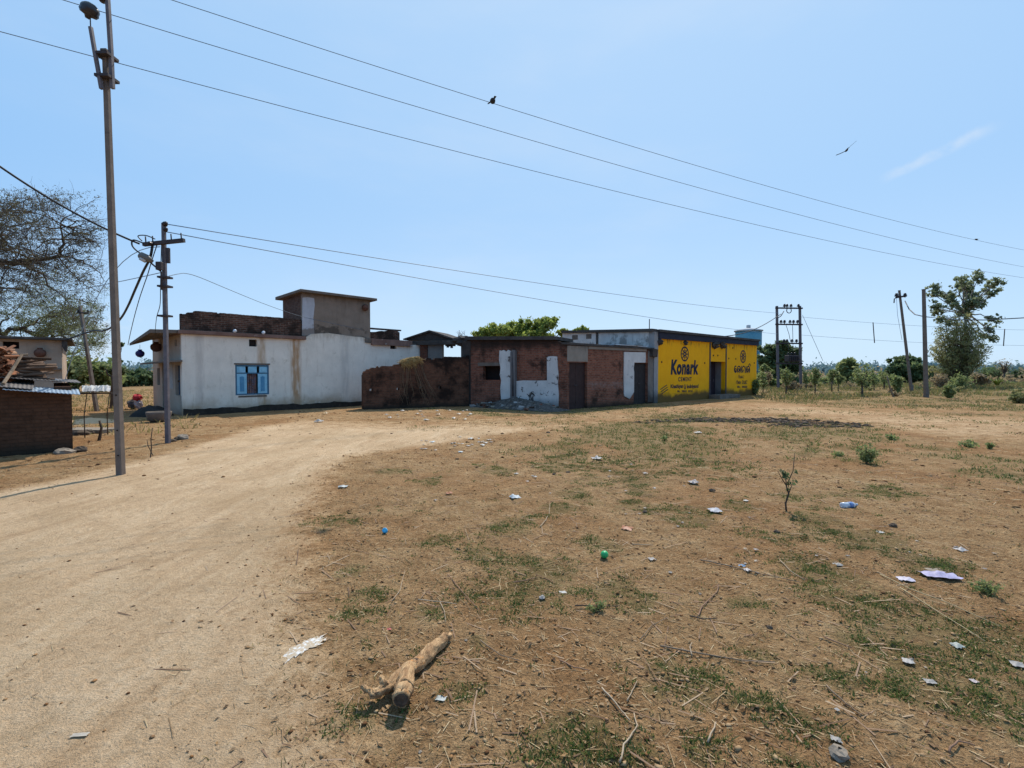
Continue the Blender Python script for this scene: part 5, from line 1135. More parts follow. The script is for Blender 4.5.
# low brick hut
h1 = gp(73, 450.5); h0 = Vector((h1[0], h1[1])) - Vector((.72, .694)) * 3.2
Hf = Frame(h0, h1); hut = Hf.root('brick_hut', 'low dark mud brick hut with weighed down tin roof', 'hut')
hw_ = Hf.z(70, 392.5)
M['hut_brick'] = brick('hut_brick', (.10, .052, .032), (.115, .06, .037), (.092, .05, .032), soot=(.03, .019, .013), soot_lim=(.5, .8), rough_course=.02, low=.3)
MB().wall(0, Hf.L, -.15, lambda x: hw_ + .13 * (Hf.L - x), 0, .25, (), .5, .006).build('wall', M['hut_brick'], hut)
hs_ = MB().wall(.255, 2.8, -.15, lambda x: hw_ + .10 + .02 * x, 0, .25, (), .3, .012); hs_.v = [(Hf.L - .25 + y, x, z) for x, y, z in hs_.v]; hs_.f = [f[::-1] for f in hs_.f]
hs_.build('wall', M['hut_brick'], hut)
def tin(x0, x1, y0, y1, z00, z10, z01, z11, mat, nm='roof_sheet', wv_=.005, pitch=.06, th=.012):
    n = int((x1 - x0) / pitch * 4); vs = []; fs = []
    for i in range(n + 1):
        u = i / n; x = x0 + (x1 - x0) * u; w_ = wv_ * math.sin(2 * math.pi * (x - x0) / pitch)
        vs += [(x, y0, z00 + (z10 - z00) * u + w_), (x, y1, z01 + (z11 - z01) * u + w_), (x, y0, z00 + (z10 - z00) * u + w_ - th), (x, y1, z01 + (z11 - z01) * u + w_ - th)]
    for i in range(n):
        a = 4 * i; fs += [(a, a + 4, a + 5, a + 1), (a + 2, a + 3, a + 7, a + 6), (a, a + 2, a + 6, a + 4), (a + 1, a + 5, a + 7, a + 3)]
    return MB().add(vs, fs).build(nm, mat, hut)
tin(-.2, Hf.L - .55, -.24, 1.2, hw_ + .48, hw_ + .09, hw_ + .56, hw_ + .22, M['tin_dark'])
tin(Hf.L - .95, Hf.L + .12, -.28, .5, hw_ + .10, hw_ - .03, hw_ + .16, hw_ + .05, surf('blue_tin', (.30, .38, .46), (.48, .56, .64), 3, .4, .2, (.2, .2, .22), 3, metal=.4))
tin(-.2, Hf.L + .16, .45, 2.9, hw_ + .58, hw_ + .19, hw_ + .62, hw_ + .22, M['tin_dark'])
def board(name, pts, w_, h_, mat, label, cat, n=4):
    o_ = Vector(pts[0]); return MB().tube([Vector(p) - o_ for p in pts], w_, n, True, False, True).build(name, mat, None, o_, label=label, cat=cat)
zr = hw_ + .42
hwp = lambda x, y, z: Hf.world(x, y, z)
hY = lambda px, py, dy: at(px, py, Hf.world(Hf.x(px), dy).y)
board('wooden_plank', [hY(-30, 378.5, 1.2), hY(33, 380, 1.2)], .045, 0, M['wood'], 'long pale plank weighing down the tin roof of the hut', 'plank')
board('wooden_plank', [hY(43, 379.3, 1.6), hY(58, 380.6, 1.6)], .04, 0, M['white_paper'], 'short whitish plank lying alone on the hut roof', 'plank')
board('wooden_pole', [hY(3, 384, -.1), hY(11, 372, .3), hY(21.5, 354.5, .6)], .03, 0, M['wood'], 'crooked pale pole leaning on the tile stack', 'pole', 6)
board('wooden_pole', [hY(16, 355.5, .75), hY(28, 354.5, .75)], .022, 0, M['wood'], 'short stick lying across the top of the firewood stack', 'stick', 6)
# stack of clay tiles and firewood on the roof
ts = empty('tile_stack', hY(5, 381, .7), 0, 'leaning heap of reddish clay roof tiles on the hut roof', 'tile stack'); tm = MB()
t0 = Vector(ts.location)
for i in range(9):
    for j in range(9):
        p = hY(-16 + j * 3.3 + rnd.uniform(-1, 1), 379 - i * 3.6 + rnd.uniform(-.8, .8), .45 + .45 * rnd.random()) - t0
        Mx = Matrix.Translation(p) @ Matrix.Rotation(rnd.uniform(-.5, .5), 4, 'Z') @ Matrix.Rotation(rnd.uniform(-.4, .4), 4, 'Y') @ Matrix.Rotation(rnd.uniform(-.6, .6), 4, 'X')
        ar_ = [(.055 * math.cos(R(a)), .045 * math.sin(R(a))) for a in range(0, 181, 30)] + [(.042 * math.cos(R(a)), .033 * math.sin(R(a))) for a in range(180, -1, -30)]
        k = MB().prism(ar_, -.11, .11); k.xf(Mx); tm.add(k.v, k.f)
tm.build('clay_tile', M['tile'], ts, kind='stuff')
fw = MB(); f0 = hY(19, 380, .9)
for i in range(7):
    for j in range(5):
        p = hY(13 + j * 3 + rnd.uniform(-.8, .8), 378.5 - i * 3.4 + rnd.uniform(-.5, .5), .9) - f0; d_ = Vector((rnd.uniform(-.2, .2) + .15, rnd.uniform(.3, .5), rnd.uniform(-.05, .05)))
        fw.tube([p - d_ * .7, p + d_], rnd.uniform(.02, .035), 6)
fs_ = empty('firewood_stack', f0, 0, 'dark stack of firewood billets beside the clay tiles', 'firewood'); fw.build('billet', islandmat('billets', [(.05, .03, .02), (.13, .085, .06), (.2, .13, .09), (.08, .05, .035)]), fs_, kind='stuff')
# white sacking on a little frame right of the hut
fr_ = empty('shelter_frame', (*gp(96, 436), 0), 0, 'little crooked pole frame covered by the white sacking', 'frame'); fo = Vector(fr_.location)
fY = fo.y
for px in (85, 108): MB().tube([at(px, 441, fY + .4 * (px - 96) / 12) - fo - Vector((0, 0, .05)), at(px + rnd.uniform(-1, 1), 415, fY) - fo, at(px + rnd.uniform(-2, 2), 392.5, fY) - fo], [.014, .012, .01], 6).build('post', M['wood_dark'], fr_)
MB().tube([at(80, 393.5, fY - .05) - fo, at(112, 393, fY - .05) - fo], .022, 6).build('rail', M['wood_dark'], fr_)
tv = []; nx, ny = 18, 6
for j in range(ny + 1):
    for i in range(nx + 1):
        p = at(82 + 28.5 * i / nx, 391.5 - 5.5 * math.sin(math.pi * min(1, j / ny * .9)) + rnd.uniform(-.5, .5), fY - .1 + .9 * j / ny); tv.append(p + Vector((0, 0, .035 * float(vn(i * .7, j * .9, 3)))))
sk = MB().add([p - tv[0] for p in tv], [(j * (nx + 1) + i, j * (nx + 1) + i + 1, (j + 1) * (nx + 1) + i + 1, (j + 1) * (nx + 1) + i) for j in range(ny) for i in range(nx)]).build('white_sacking', surf('dirty_sacking', (.34, .32, .30), (.55, .53, .50), 6, .9, .3, (.15, .12, .1), 7), None, tv[0], label='crumpled dirty white sacking spread over the pole frame', cat='sacking')
# ground clutter left
def stone(px, py, s, mat, label, flat=.6, seed=None, group=None, cat='stone', name='stone'):
    x, y = gp(px, py); seed = seed if seed is not None else int(px * 7 + py)
    return MB().blob((0, 0, 0), s, seed, 9, 6, .22, flat).build(name, mat, None, (x, y, float(gsurf(np.array([x]), np.array([y]))[0]) + s * flat * .45), label=label, cat=cat, group=group)
stone(64, 453, .16, M['stone'], 'pale stone at the foot of the brick hut corner', .45)
stone(81, 451, .11, M['stone_dark'], 'dark hollow stone just right of the hut corner', .6)
stone(82, 435, .17, M['stone_dark'], 'dark broken lump behind the hut beside the sand heap', .5); stone(88, 434, .13, M['stone_dark'], 'smaller dark lump right of the broken lump by the sand heap', .6)
stone(183, 439.5, .13, M['stone'], 'pale square block beside the lamp pole foot', .6); stone(178.5, 440, .09, M['stone_dark'], 'dark rubble stone touching the lamp pole foot', .6); stone(173, 441.5, .08, M['stone_dark'], 'dark clod between lamp pole foot and pale block', .5)
x, y = gp(90, 432); MB().slab([(-.75, -.25), (.55, -.3), (.7, .25), (-.6, .3)], -.02, .09).build('stone_slab', M['stone'], None, (x, y, 0), label='flat pale stone slab lying in front of the sand heap', cat='slab')
x, y = gp(90, 422); sv = []; n_ = 22
for j in range(n_ + 1):
    for i in range(n_ + 1):
        u, v_ = i / n_ * 2 - 1, j / n_ * 2 - 1; d_ = math.hypot(u, v_); sv.append((1.0 * u, .8 * v_, .16 * max(0, 1 - d_) ** .9 * (1 + .2 * float(vn(u * 4, v_ * 4, 8))) - .03))
MB().add(sv, [(j * (n_ + 1) + i, j * (n_ + 1) + i + 1, (j + 1) * (n_ + 1) + i + 1, (j + 1) * (n_ + 1) + i) for j in range(n_) for i in range(n_)], True).build('sand_heap', surf('orange_sand', (.55, .34, .18), (.68, .45, .27), 8, .95, .4), None, (x, y, 0), label='small heap of orange sand behind the brick hut', cat='sand heap')
def stake(pix, r0, label, mat='wood_dark', base=None):
    b = gp(*pix[0]); Y = b[1]; p0 = Vector((b[0], Y, float(gz(*b)))); return MB().tube([Vector((0, 0, -.1))] + [at(a, c_, Y) - at(pix[0][0], pix[0][1], Y) for a, c_ in pix], [r0] + [r0 * (1 - .5 * i / len(pix)) for i in range(len(pix))], 6).build('stake', M[mat], None, p0, label=label, cat='stake')
stake([(99, 441), (100.5, 434), (101.5, 428), (99.5, 421)], .035, 'crooked dark stake standing between hut and tall pole')
stake([(150.5, 458), (151.5, 448), (151, 440), (152.5, 428)], .012, 'thin bare stalk just left of the lamp pole'); stake([(153, 456), (148, 446), (147, 440)], .008, 'short bent stalk leaning beside the thin stalk')
# trough, tarpaulin heap and red bag by the house end
x, y = gp(159, 421.5); tr2 = MB().lathe([(.20, 0), (.30, .05), (.35, .28), (.35, .32), (.31, .32), (.28, .2), (.1, .12)], 20).build('cement_trough', M['slab_gray'], None, (x, y, 0), label='round grey cement feeding trough beside the house end', cat='trough')
x, y = gp(152, 416.5); hv = []
for j in range(13):
    for i in range(17):
        u, v_ = i / 16 * 2 - 1, j / 12 * 2 - 1; hv.append((.6 * u, .35 * v_, .42 * math.sqrt(max(0, 1 - u * u)) * math.sqrt(max(0, 1 - v_ * v_)) * (.75 + .5 * float(fbm(u * 3, v_ * 3, 5, 3))) - .02))
MB().add(hv, [(j * 17 + i, j * 17 + i + 1, (j + 1) * 17 + i + 1, (j + 1) * 17 + i) for j in range(12) for i in range(16)], True).build('tarpaulin_heap', surf('dark_tarpaulin', (.014, .012, .011), (.04, .034, .03), 4, .7, .5), None, (x, y, 0), label='dark tarpaulin bundled into a heap behind the cement trough', cat='tarpaulin')
x, y = gp(137.5, 409.5); rb = empty('red_sack', (x, y, float(gz(x, y))), 0, 'red sack with white lower half standing on the dry ground', 'sack')
MB().blob((0, 0, .50), .18, 8, 12, 8, .16, .8).build('sack_top', surf('red_cloth', (.42, .02, .03), (.58, .05, .06), 6, .8, .3), rb)
MB().blob((.06, 0, .2), .16, 9, 10, 8, .2, 1.2).build('sack_bottom', surf('pale_cloth', (.30, .24, .24), (.5, .42, .42), 6, .8, .3), rb)
MB().blob((-.28, .1, .2), .2, 19, 10, 8, .2, 1.0).build('side_bundle', surf('dark_cloth', (.05, .045, .045), (.12, .10, .10), 6, .8, .3), rb)
#@@PART5
# ------------------------------------------------------------------ trees and shrubs
def leafcloud(name, C_, Rd, n, size, mat, parent, origin, aspect=.5, flat=.8, up=0.0, hollow=.35, seed=0, **kw):
    g_ = np.random.default_rng(seed + 1000)
    C_ = np.asarray(C_, float); Rd = np.asarray(Rd, float); w_ = Rd ** 2.2; w_ = w_ / w_.sum()
    k = g_.choice(len(C_), n, p=w_)
    d = g_.normal(size=(n, 3)); d /= np.linalg.norm(d, axis=1)[:, None]
    rad_ = np.abs(g_.normal(size=n)) * .62 + .12
    P = C_[k] + d * (rad_ * Rd[k])[:, None] * np.array([1, 1, flat])
    a = g_.normal(size=(n, 3)); a[:, 2] -= up; a /= np.linalg.norm(a, axis=1)[:, None]
    b = np.cross(a, g_.normal(size=(n, 3))); b /= np.linalg.norm(b, axis=1)[:, None]
    s = size * g_.uniform(.55, 1.4, n)[:, None]
    V = np.stack([P - a * s, P + b * s * aspect, P + a * s, P - b * s * aspect], 1) - np.asarray(origin, float)
    return npmesh(name, V.reshape(-1, 3), 4, mat, parent, **kw)
LM = {
 'mango': leafmat('bright_leaves', [(.22, .28, .06), (.33, .40, .09), (.44, .47, .14), (.23, .27, .07)], .55),
 'dark': leafmat('dark_leaves', [(.09, .13, .06), (.13, .18, .08), (.20, .24, .11)], .45),
 'mid': leafmat('mid_leaves', [(.19, .24, .09), (.28, .33, .13), (.37, .38, .18)], .5),
 'euc': leafmat('grey_green_leaves', [(.17, .21, .12), (.25, .29, .17), (.34, .37, .23)], .55),
 'bamboo': leafmat('feathery_leaves', [(.22, .23, .10), (.31, .32, .13), (.42, .38, .19), (.25, .22, .12)], .5),
 'thorn': leafmat('thorn_leaves', [(.10, .085, .058), (.14, .12, .08), (.11, .12, .065)], .4),
 'thorn_green': leafmat('green_thorn_leaves', [(.13, .17, .085), (.19, .23, .11), (.25, .25, .14)], .5),
 'dry': leafmat('dry_leaves', [(.32, .235, .14), (.42, .32, .2), (.24, .18, .11)], .45),
 'far': leafmat('hazed_leaves', [(.16, .25, .28), (.19, .29, .32), (.22, .31, .34)], .35),  # aerial haze is mixed into this bluish leaf colour
}
def bez(a, b, lift, n=7, j=.0, r_=None):
    r_ = r_ or rnd; m_ = (a + b) / 2 + Vector((0, 0, lift)); out = []
    for i in range(n + 1):
        t = i / n; p = a * (1 - t) ** 2 + m_ * 2 * t * (1 - t) + b * t * t
        if 0 < i < n: p = p + Vector((r_.uniform(-j, j), r_.uniform(-j, j), r_.uniform(-j, j)))
        out.append(p)
    return out
def clump_tree(name, label, cat, Y, basepx, clumps, n, leaf, mat, bark='bark', tr=.18, fork=.35, group=None, aspect=.5, hollow=.35, dep=1.0, seed=1, flat=.85, limbs=True, basepy=None):
    r_ = random.Random(seed); bx = at(basepx, 380, Y).x; zb_ = float(gbase(bx, Y)); o = Vector((bx, Y, zb_))
    C_, Rd = [], []
    for px, py, rp in clumps:
        rr = rp * Y / F; p = at(px, py, Y); p.y += r_.uniform(-1, 1) * dep * rr * 1.2; C_.append(p); Rd.append(rr)
    root = empty(name, o, 0, label, cat, group)
    top = max(c.z for c in C_); ctr = sum((c for c in C_), Vector()) / len(C_)
    fk = Vector((o.x * .6 + ctr.x * .4, Y, zb_ + (ctr.z - zb_) * fork * 1.6))
    mb = MB(); pts = bez(Vector((o.x, Y, zb_ - .2)), fk, 0, 5, tr * .5, r_); mb.tube([p - o for p in pts], [tr * (1.25 - .55 * i / 5) for i in range(6)], 7)
    if limbs:
        for c, q in zip(C_, Rd):
            pts = bez(fk - Vector((0, 0, .1)), c + Vector((0, 0, q * .2)), r_.uniform(-.1, .25) * (c - fk).length, 6, tr * .6, r_)
            mb.tube([p - o for p in pts], [tr * .55 * (1 - .8 * i / 6) for i in range(7)], 5)
            for k in range(5):
                s_ = pts[r_.randint(3, 6)]; e_ = c + Vector((r_.uniform(-1, 1), r_.uniform(-1, 1), r_.uniform(-.6, 1))) * q * .85
                mb.tube([p - o for p in bez(s_, e_, .1 * q, 4, .03, r_)], [tr * .16, tr * .13, tr * .1, tr * .06, tr * .03], 4)
    mb.build('trunk', M[bark], root)
    # break every clump into smaller sprays so gaps show
    sc_, sr = [], []
    for c, q in zip(C_, Rd):
        for k in range(22):
            d_ = Vector((r_.gauss(0, 1), r_.gauss(0, 1), r_.gauss(0, 1))).normalized() * q * r_.uniform(.2, 1.25); d_.z *= flat
            sc_.append(c + d_); sr.append(q * r_.uniform(.2, .5))
    leafcloud('crown', sc_, sr, n, leaf, LM[mat], root, o, aspect, .8, .2, hollow, seed)
    return root
clump_tree('mango_tree', 'bright green leafy tree rising behind the brick ruin', 'tree', 36, 520,
    [(482, 334, 8), (495, 331, 9), (508, 331, 9), (520, 328, 9), (533, 328, 9), (545, 327, 8), (552, 322.5, 5), (541, 322, 5), (515, 338, 12), (540, 336, 10), (490, 340, 9), (562, 333, 5)], 22000, .125, 'mango', seed=3)
clump_tree('mango_tree', 'small bright green treetop just above the grey shop parapet', 'tree', 40, 580, [(566, 336, 6), (583, 330, 4.5), (577, 331, 3), (572, 340, 8), (585, 338, 7)], 3200, .17, 'mango', seed=5)
clump_tree('dense_tree', 'dense dark tree standing behind the transformer frame', 'tree', 52, 776,
    [(767, 350, 7), (777, 347, 7), (786, 353, 7), (793, 352, 5), (764, 362, 8), (775, 362, 10), (787, 366, 8), (768, 376, 9), (781, 378, 9), (793, 371, 5)], 11000, .25, 'dark', seed=7)
clump_tree('leafy_tree', 'lighter green tree between the water tank and transformer frame', 'tree', 47, 770, [(764, 380, 6), (772, 384, 6), (763, 371, 5), (781, 384, 5)], 3600, .2, 'mid', seed=9)
clump_tree('round_tree', 'round dark bushy tree alone beyond the young trees', 'tree', 62, 848, [(843, 368, 5.5), (850, 366, 6.5), (854, 371, 5), (847, 374, 6), (846, 362, 4)], 6500, .26, 'mid', seed=11, tr=.2)
clump_tree('dense_tree', 'broad dark evergreen tree behind the leaning pole', 'tree', 60, 904, [(893, 370, 6), (900, 363, 6), (908, 361, 6), (917, 365, 6), (925, 371, 5), (904, 372, 9), (915, 375, 8), (892, 378, 6)], 10000, .28, 'dark', seed=13)
clump_tree('gum_tree', 'tall open gum tree with pale limbs and dark leaf clumps', 'tree', 46, 963,
    [(944, 286, 5.5), (951, 283, 6), (938, 293, 5), (970, 279, 6), (966, 285, 5), (985, 285, 5.5), (994, 288, 5), (1000, 290, 3.5), (978, 292, 6.5), (958, 294, 6), (948, 297, 4), (934, 307, 5.5), (942, 311, 5.5), (936, 320, 4.5), (945, 324, 4), (968, 303, 6.5), (979, 305, 5), (986, 301, 4), (955, 300, 5), (961, 289, 5), (976, 285, 5), (973, 297, 5), (950, 306, 4.5), (990, 294, 4), (963, 310, 6),
     (985, 320, 5), (990, 328, 5), (983, 335, 4), (993, 339, 4.5), (988, 346, 3)], 8500, .13, 'euc', 'bark_pale', .15, .55, seed=15, hollow=.2, dep=1.6)
# feathery clump in front of the gum tree
Yb = 44.5; bx = at(958, 380, Yb).x; o = Vector((bx, Yb, .17)); bt_ = empty('bamboo_clump', o, 0, 'feathery olive green bamboo clump fanning out in front of the gum tree', 'bamboo'); mb = MB(); cs, cr = [], []
r_ = random.Random(4)
for k in range(210):
    a = r_.uniform(0, 2 * math.pi); rr = r_.random() ** .6; zt_ = 6.9 * math.sqrt(max(.06, 1 - (rr * .92) ** 2)) * r_.uniform(.8, 1.08)
    if r_.random() < .3: zt_ *= .55
    tip = Vector((2.35 * rr * math.cos(a), 1.9 * rr * math.sin(a), zt_)); b0 = Vector((r_.uniform(-.5, .5), r_.uniform(-.4, .4), -.1))
    pts = bez(b0, tip, .9, 6, .08, r_); mb.tube(pts, [.035, .032, .028, .024, .018, .012, .006], 4, False)
    for q_ in pts[2:]: cs.append(q_ + o); cr.append(.34)
mb.build('stem', M['wood_dark'], bt_, kind='stuff'); leafcloud('foliage', cs, cr, 15000, .15, LM['bamboo'], bt_, o, .22, 1, .5, .1, 21, kind='stuff')
# thin trunked tree seen past the tall pole
clump_tree('slender_tree', 'slim dark trunk with few leaf tufts just behind the tall pole', 'tree', 21, 112.5, [(120.5, 345, 2.2), (121, 371, 3.4), (109, 371, 3.2), (104, 368, 2.6), (117, 362, 3), (114, 351, 2.2)], 900, .07, 'dark', tr=.11, fork=.4, seed=17)

def shrub(name, label, cat, px, py, wpx, hpx, mat, n, leaf, group=None, trunk=.0, seed=1, aspect=.5, stems=10):
    x, y = gp(px, py); o = Vector((x, y, float(gz(x, y)))); k = y / F; w_, h_ = wpx * k / 2, hpx * k; r_ = random.Random(seed)
    root = empty(name, o, 0, label, cat, group); mb = MB(); cs, cr = [], []
    th = h_ * trunk
    if trunk: mb.tube([(0, 0, -.1), (r_.uniform(-.03, .03), 0, th * .6), (0, 0, th)], [w_ * .10, w_ * .085, w_ * .07], 6)
    for i in range(stems):
        a = r_.uniform(0, 6.28); rr = r_.random() ** .6; tip = Vector((w_ * rr * math.cos(a), w_ * rr * math.sin(a), th + (h_ - th) * (.35 + .65 * math.sqrt(max(0, 1 - rr * rr)) * r_.uniform(.7, 1.05))))
        pts = bez(Vector((0, 0, th * .9)), tip, .1 * h_, 4, .03 * w_, r_); mb.tube(pts, [w_ * .04, w_ * .035, w_ * .028, w_ * .02, w_ * .008], 4, False)
        for q in pts[1:]: cs.append(q + o + Vector((r_.gauss(0, .12), r_.gauss(0, .12), r_.gauss(0, .06))) * w_); cr.append(w_ * r_.uniform(.18, .4))
    mb.build('trunk' if trunk else 'stem', M['bark'], root, **({} if trunk else {'kind': 'stuff'})); leafcloud('crown' if trunk else 'foliage', cs, cr, n, leaf, LM[mat], root, o, aspect, .85, .1, .2, seed, kind='stuff')
    return root
YG = 'young trees along the field edge'
yt = [(815, 394.5, 15, 26, 'mid', .45, 'first young tree right of the transformer frame'), (832, 391.5, 13, 21, 'mid', .45, 'second young tree right of the transformer frame, dark thin stem'),
      (838.5, 391.3, 11, 19, 'mid', .4, 'third young tree, close beside the second, leaning slightly'), (862, 396.3, 19, 31, 'mid', .45, 'taller young tree with pale stem in the middle of the row'),
      (874, 390, 14, 22, 'mid', .3, 'bushy young tree just right of the tallest young tree'), (786, 394, 14, 24, 'mid', .4, 'young tree directly in front of transformer frame'),
      (806, 389, 11, 16, 'mid', .3, 'small young tree beside the frame leg on the field side'), (884, 388.5, 15, 18, 'mid', .3, 'low young tree left of the leaning stick'), (763, 392, 12, 17, 'mid', .3, 'young tree at the corner of the yellow shop')]
for i, (px, py, w_, h_, mt, tr_k, lb) in enumerate(yt): shrub('young_tree', lb, 'tree', px, py, w_ * (.8 + .5 * rnd.random()), h_ * (.85 + .3 * rnd.random()), mt, 620, .085, YG, tr_k * rnd.uniform(.55, .95), 30 + i, .45, 7)
stake([(893.5, 396.5), (890, 388), (887, 376)], .06, 'leaning grey stick at the field edge before the dark evergreen', 'wood')
sb = [(755.5, 395, 12, 16, 'mid', 'green bush climbing the far corner of yellow shop'), (790, 391, 17, 10, 'dry', 'dry brown scrub between the frame legs'), (765, 388, 16, 15, 'dry', 'brown thicket between shop corner and transformer'), (898, 393, 14, 17, 'mid', 'green bush at the foot of the leaning pole'),
      (868, 385, 22, 9, 'dark', 'dark low thicket behind the tallest young tree'), (830, 385, 20, 7, 'mid', 'low thicket behind the second young tree'), (810, 386, 12, 8, 'dark', 'dark scrub near the frame'), (1019, 403, 22, 12, 'bamboo', 'dry olive brown bush at the right edge beside the track'),
      (949, 398, 9, 13, 'mid', 'green weed bush standing alone behind the upright pole'), (960, 390, 24, 14, 'mid', 'low green skirt of bush under the bamboo'), (940, 388, 16, 12, 'dry', 'brown scrub left of the bamboo foot'), (978, 386, 22, 10, 'dry', 'brown scrub right of the bamboo foot'),
      (1000, 380, 30, 12, 'dark', 'dark bush line beyond the field on the right'), (1022, 380, 22, 11, 'dark', 'dark bush at the right edge of the far field'), (986, 379, 16, 12, 'dark', 'round dark bush right of the bamboo clump')]
for i, (px, py, w_, h_, mt, lb) in enumerate(sb): shrub('shrub', lb, 'shrub', px, py, w_, h_, mt, 1100, .085 if py > 386 else .18, None, 0, 60 + i, .5, 14)
for i in range(30):
    px, py = rnd.uniform(795, 1020), rnd.triangular(379, 397, 383); hh = rnd.uniform(2.5, 6.5) * (1 if py > 386 else .8)
    shrub('scrub_bush', 'low scrub bush dotted over the dry field', 'shrub', px, py, hh * rnd.uniform(1.3, 3.2), hh, rnd.choice(['mid', 'dry', 'dry', 'bamboo', 'dark']), 150, .09, 'scrub bushes dotted over the dry field', 0, 200 + i, .45, 6)
shrub('bare_tree', 'small almost bare grey tree at the far edge of the field', 'tree', 1004, 382, 18, 22, 'dry', 260, .1, None, .4, 81, .4, 22)
ag = MB()
for k in range(13):
    a = k * 2.4; ag.tube([(0, 0, 0), (.25 * math.cos(a), .25 * math.sin(a), .5), (.6 * math.cos(a), .6 * math.sin(a), .75 + .2 * math.sin(k))], [.05, .07, .01], 4)
x, y = gp(997, 386.5); ag.build('agave', LM['mango'], None, (x, y, float(gz(x, y))), label='bright green spiky plant in the far right field', cat='plant')
# green bush and bare sapling on the waste ground
shrub('small_bush', 'small round dark green bush alone on the waste ground', 'bush', 866.5, 463, 20, 19, 'mid', 1300, .020, None, 0, 90, .5, 16)
shrub('small_weed', 'little green weed left of the round bush near the ash patch', 'weed', 838, 455.5, 12, 4, 'mid', 180, .022, None, 0, 91)
shrub('small_weed', 'grey green weed tuft near the right edge before the sandy track', 'weed', 967, 447, 18, 6, 'mid', 220, .03, None, 0, 92); shrub('small_weed', 'sparse weed at the edge of the olive grass behind the round bush', 'weed', 892, 440, 14, 5, 'mid', 200, .03, None, 0, 93)
shrub('small_weed', 'pale weed right of the grey green weed tuft', 'weed', 990, 449, 10, 6, 'mid', 140, .03, None, 0, 94); shrub('small_weed', 'tiny weed in the brown soil left of the olive grass', 'weed', 665, 441, 7, 5, 'mid', 120, .025, None, 0, 95); shrub('small_weed', 'lone bright weed right of the lilac packet', 'weed', 988, 592, 25, 12, 'mid', 500, .010, None, 0, 96)
shrub('small_weed', 'upright dark weed beside the long twig in the middle ground', 'weed', 597, 610, 18, 11, 'mid', 260, .009, None, 0, 97)
x, y = gp(786.5, 510); o = Vector((x, y, float(gz(x, y)))); sp2 = empty('sapling', o, 0, 'thin bare sapling with few dark leaves on the waste ground', 'sapling'); mb = MB(); k = y / F
ps = [Vector(((a - 786.5) * k, 0, (510 - b) * k)) for a, b in ((786.5, 512), (785.5, 502), (788.5, 492), (786, 484), (785, 474))]; mb.tube(ps, [.012, .011, .01, .008, .005], 6)
for a, b in (((3), (794, 470, 797, 452)), ((2), (792, 487, 797, 478)), ((3), (782, 476, 780, 470))):
    mb.tube([ps[a], Vector(((b[0] - 786.5) * k, .03, (510 - b[1]) * k)), Vector(((b[2] - 786.5) * k, .06, (510 - b[3]) * k))], [.007, .005, .003], 5)
mb.build('stem', M['wood_dark'], sp2)
leafcloud('foliage', [o + Vector(((a - 786.5) * k, 0, (510 - b) * k)) for a, b in ((785, 474), (783, 472), (788, 482), (792, 478), (787, 488), (795, 470))], [.05, .05, .045, .04, .035, .03], 70, .026, LM['dark'], sp2, o, .55, 1, 0, .2, 99, kind='stuff')

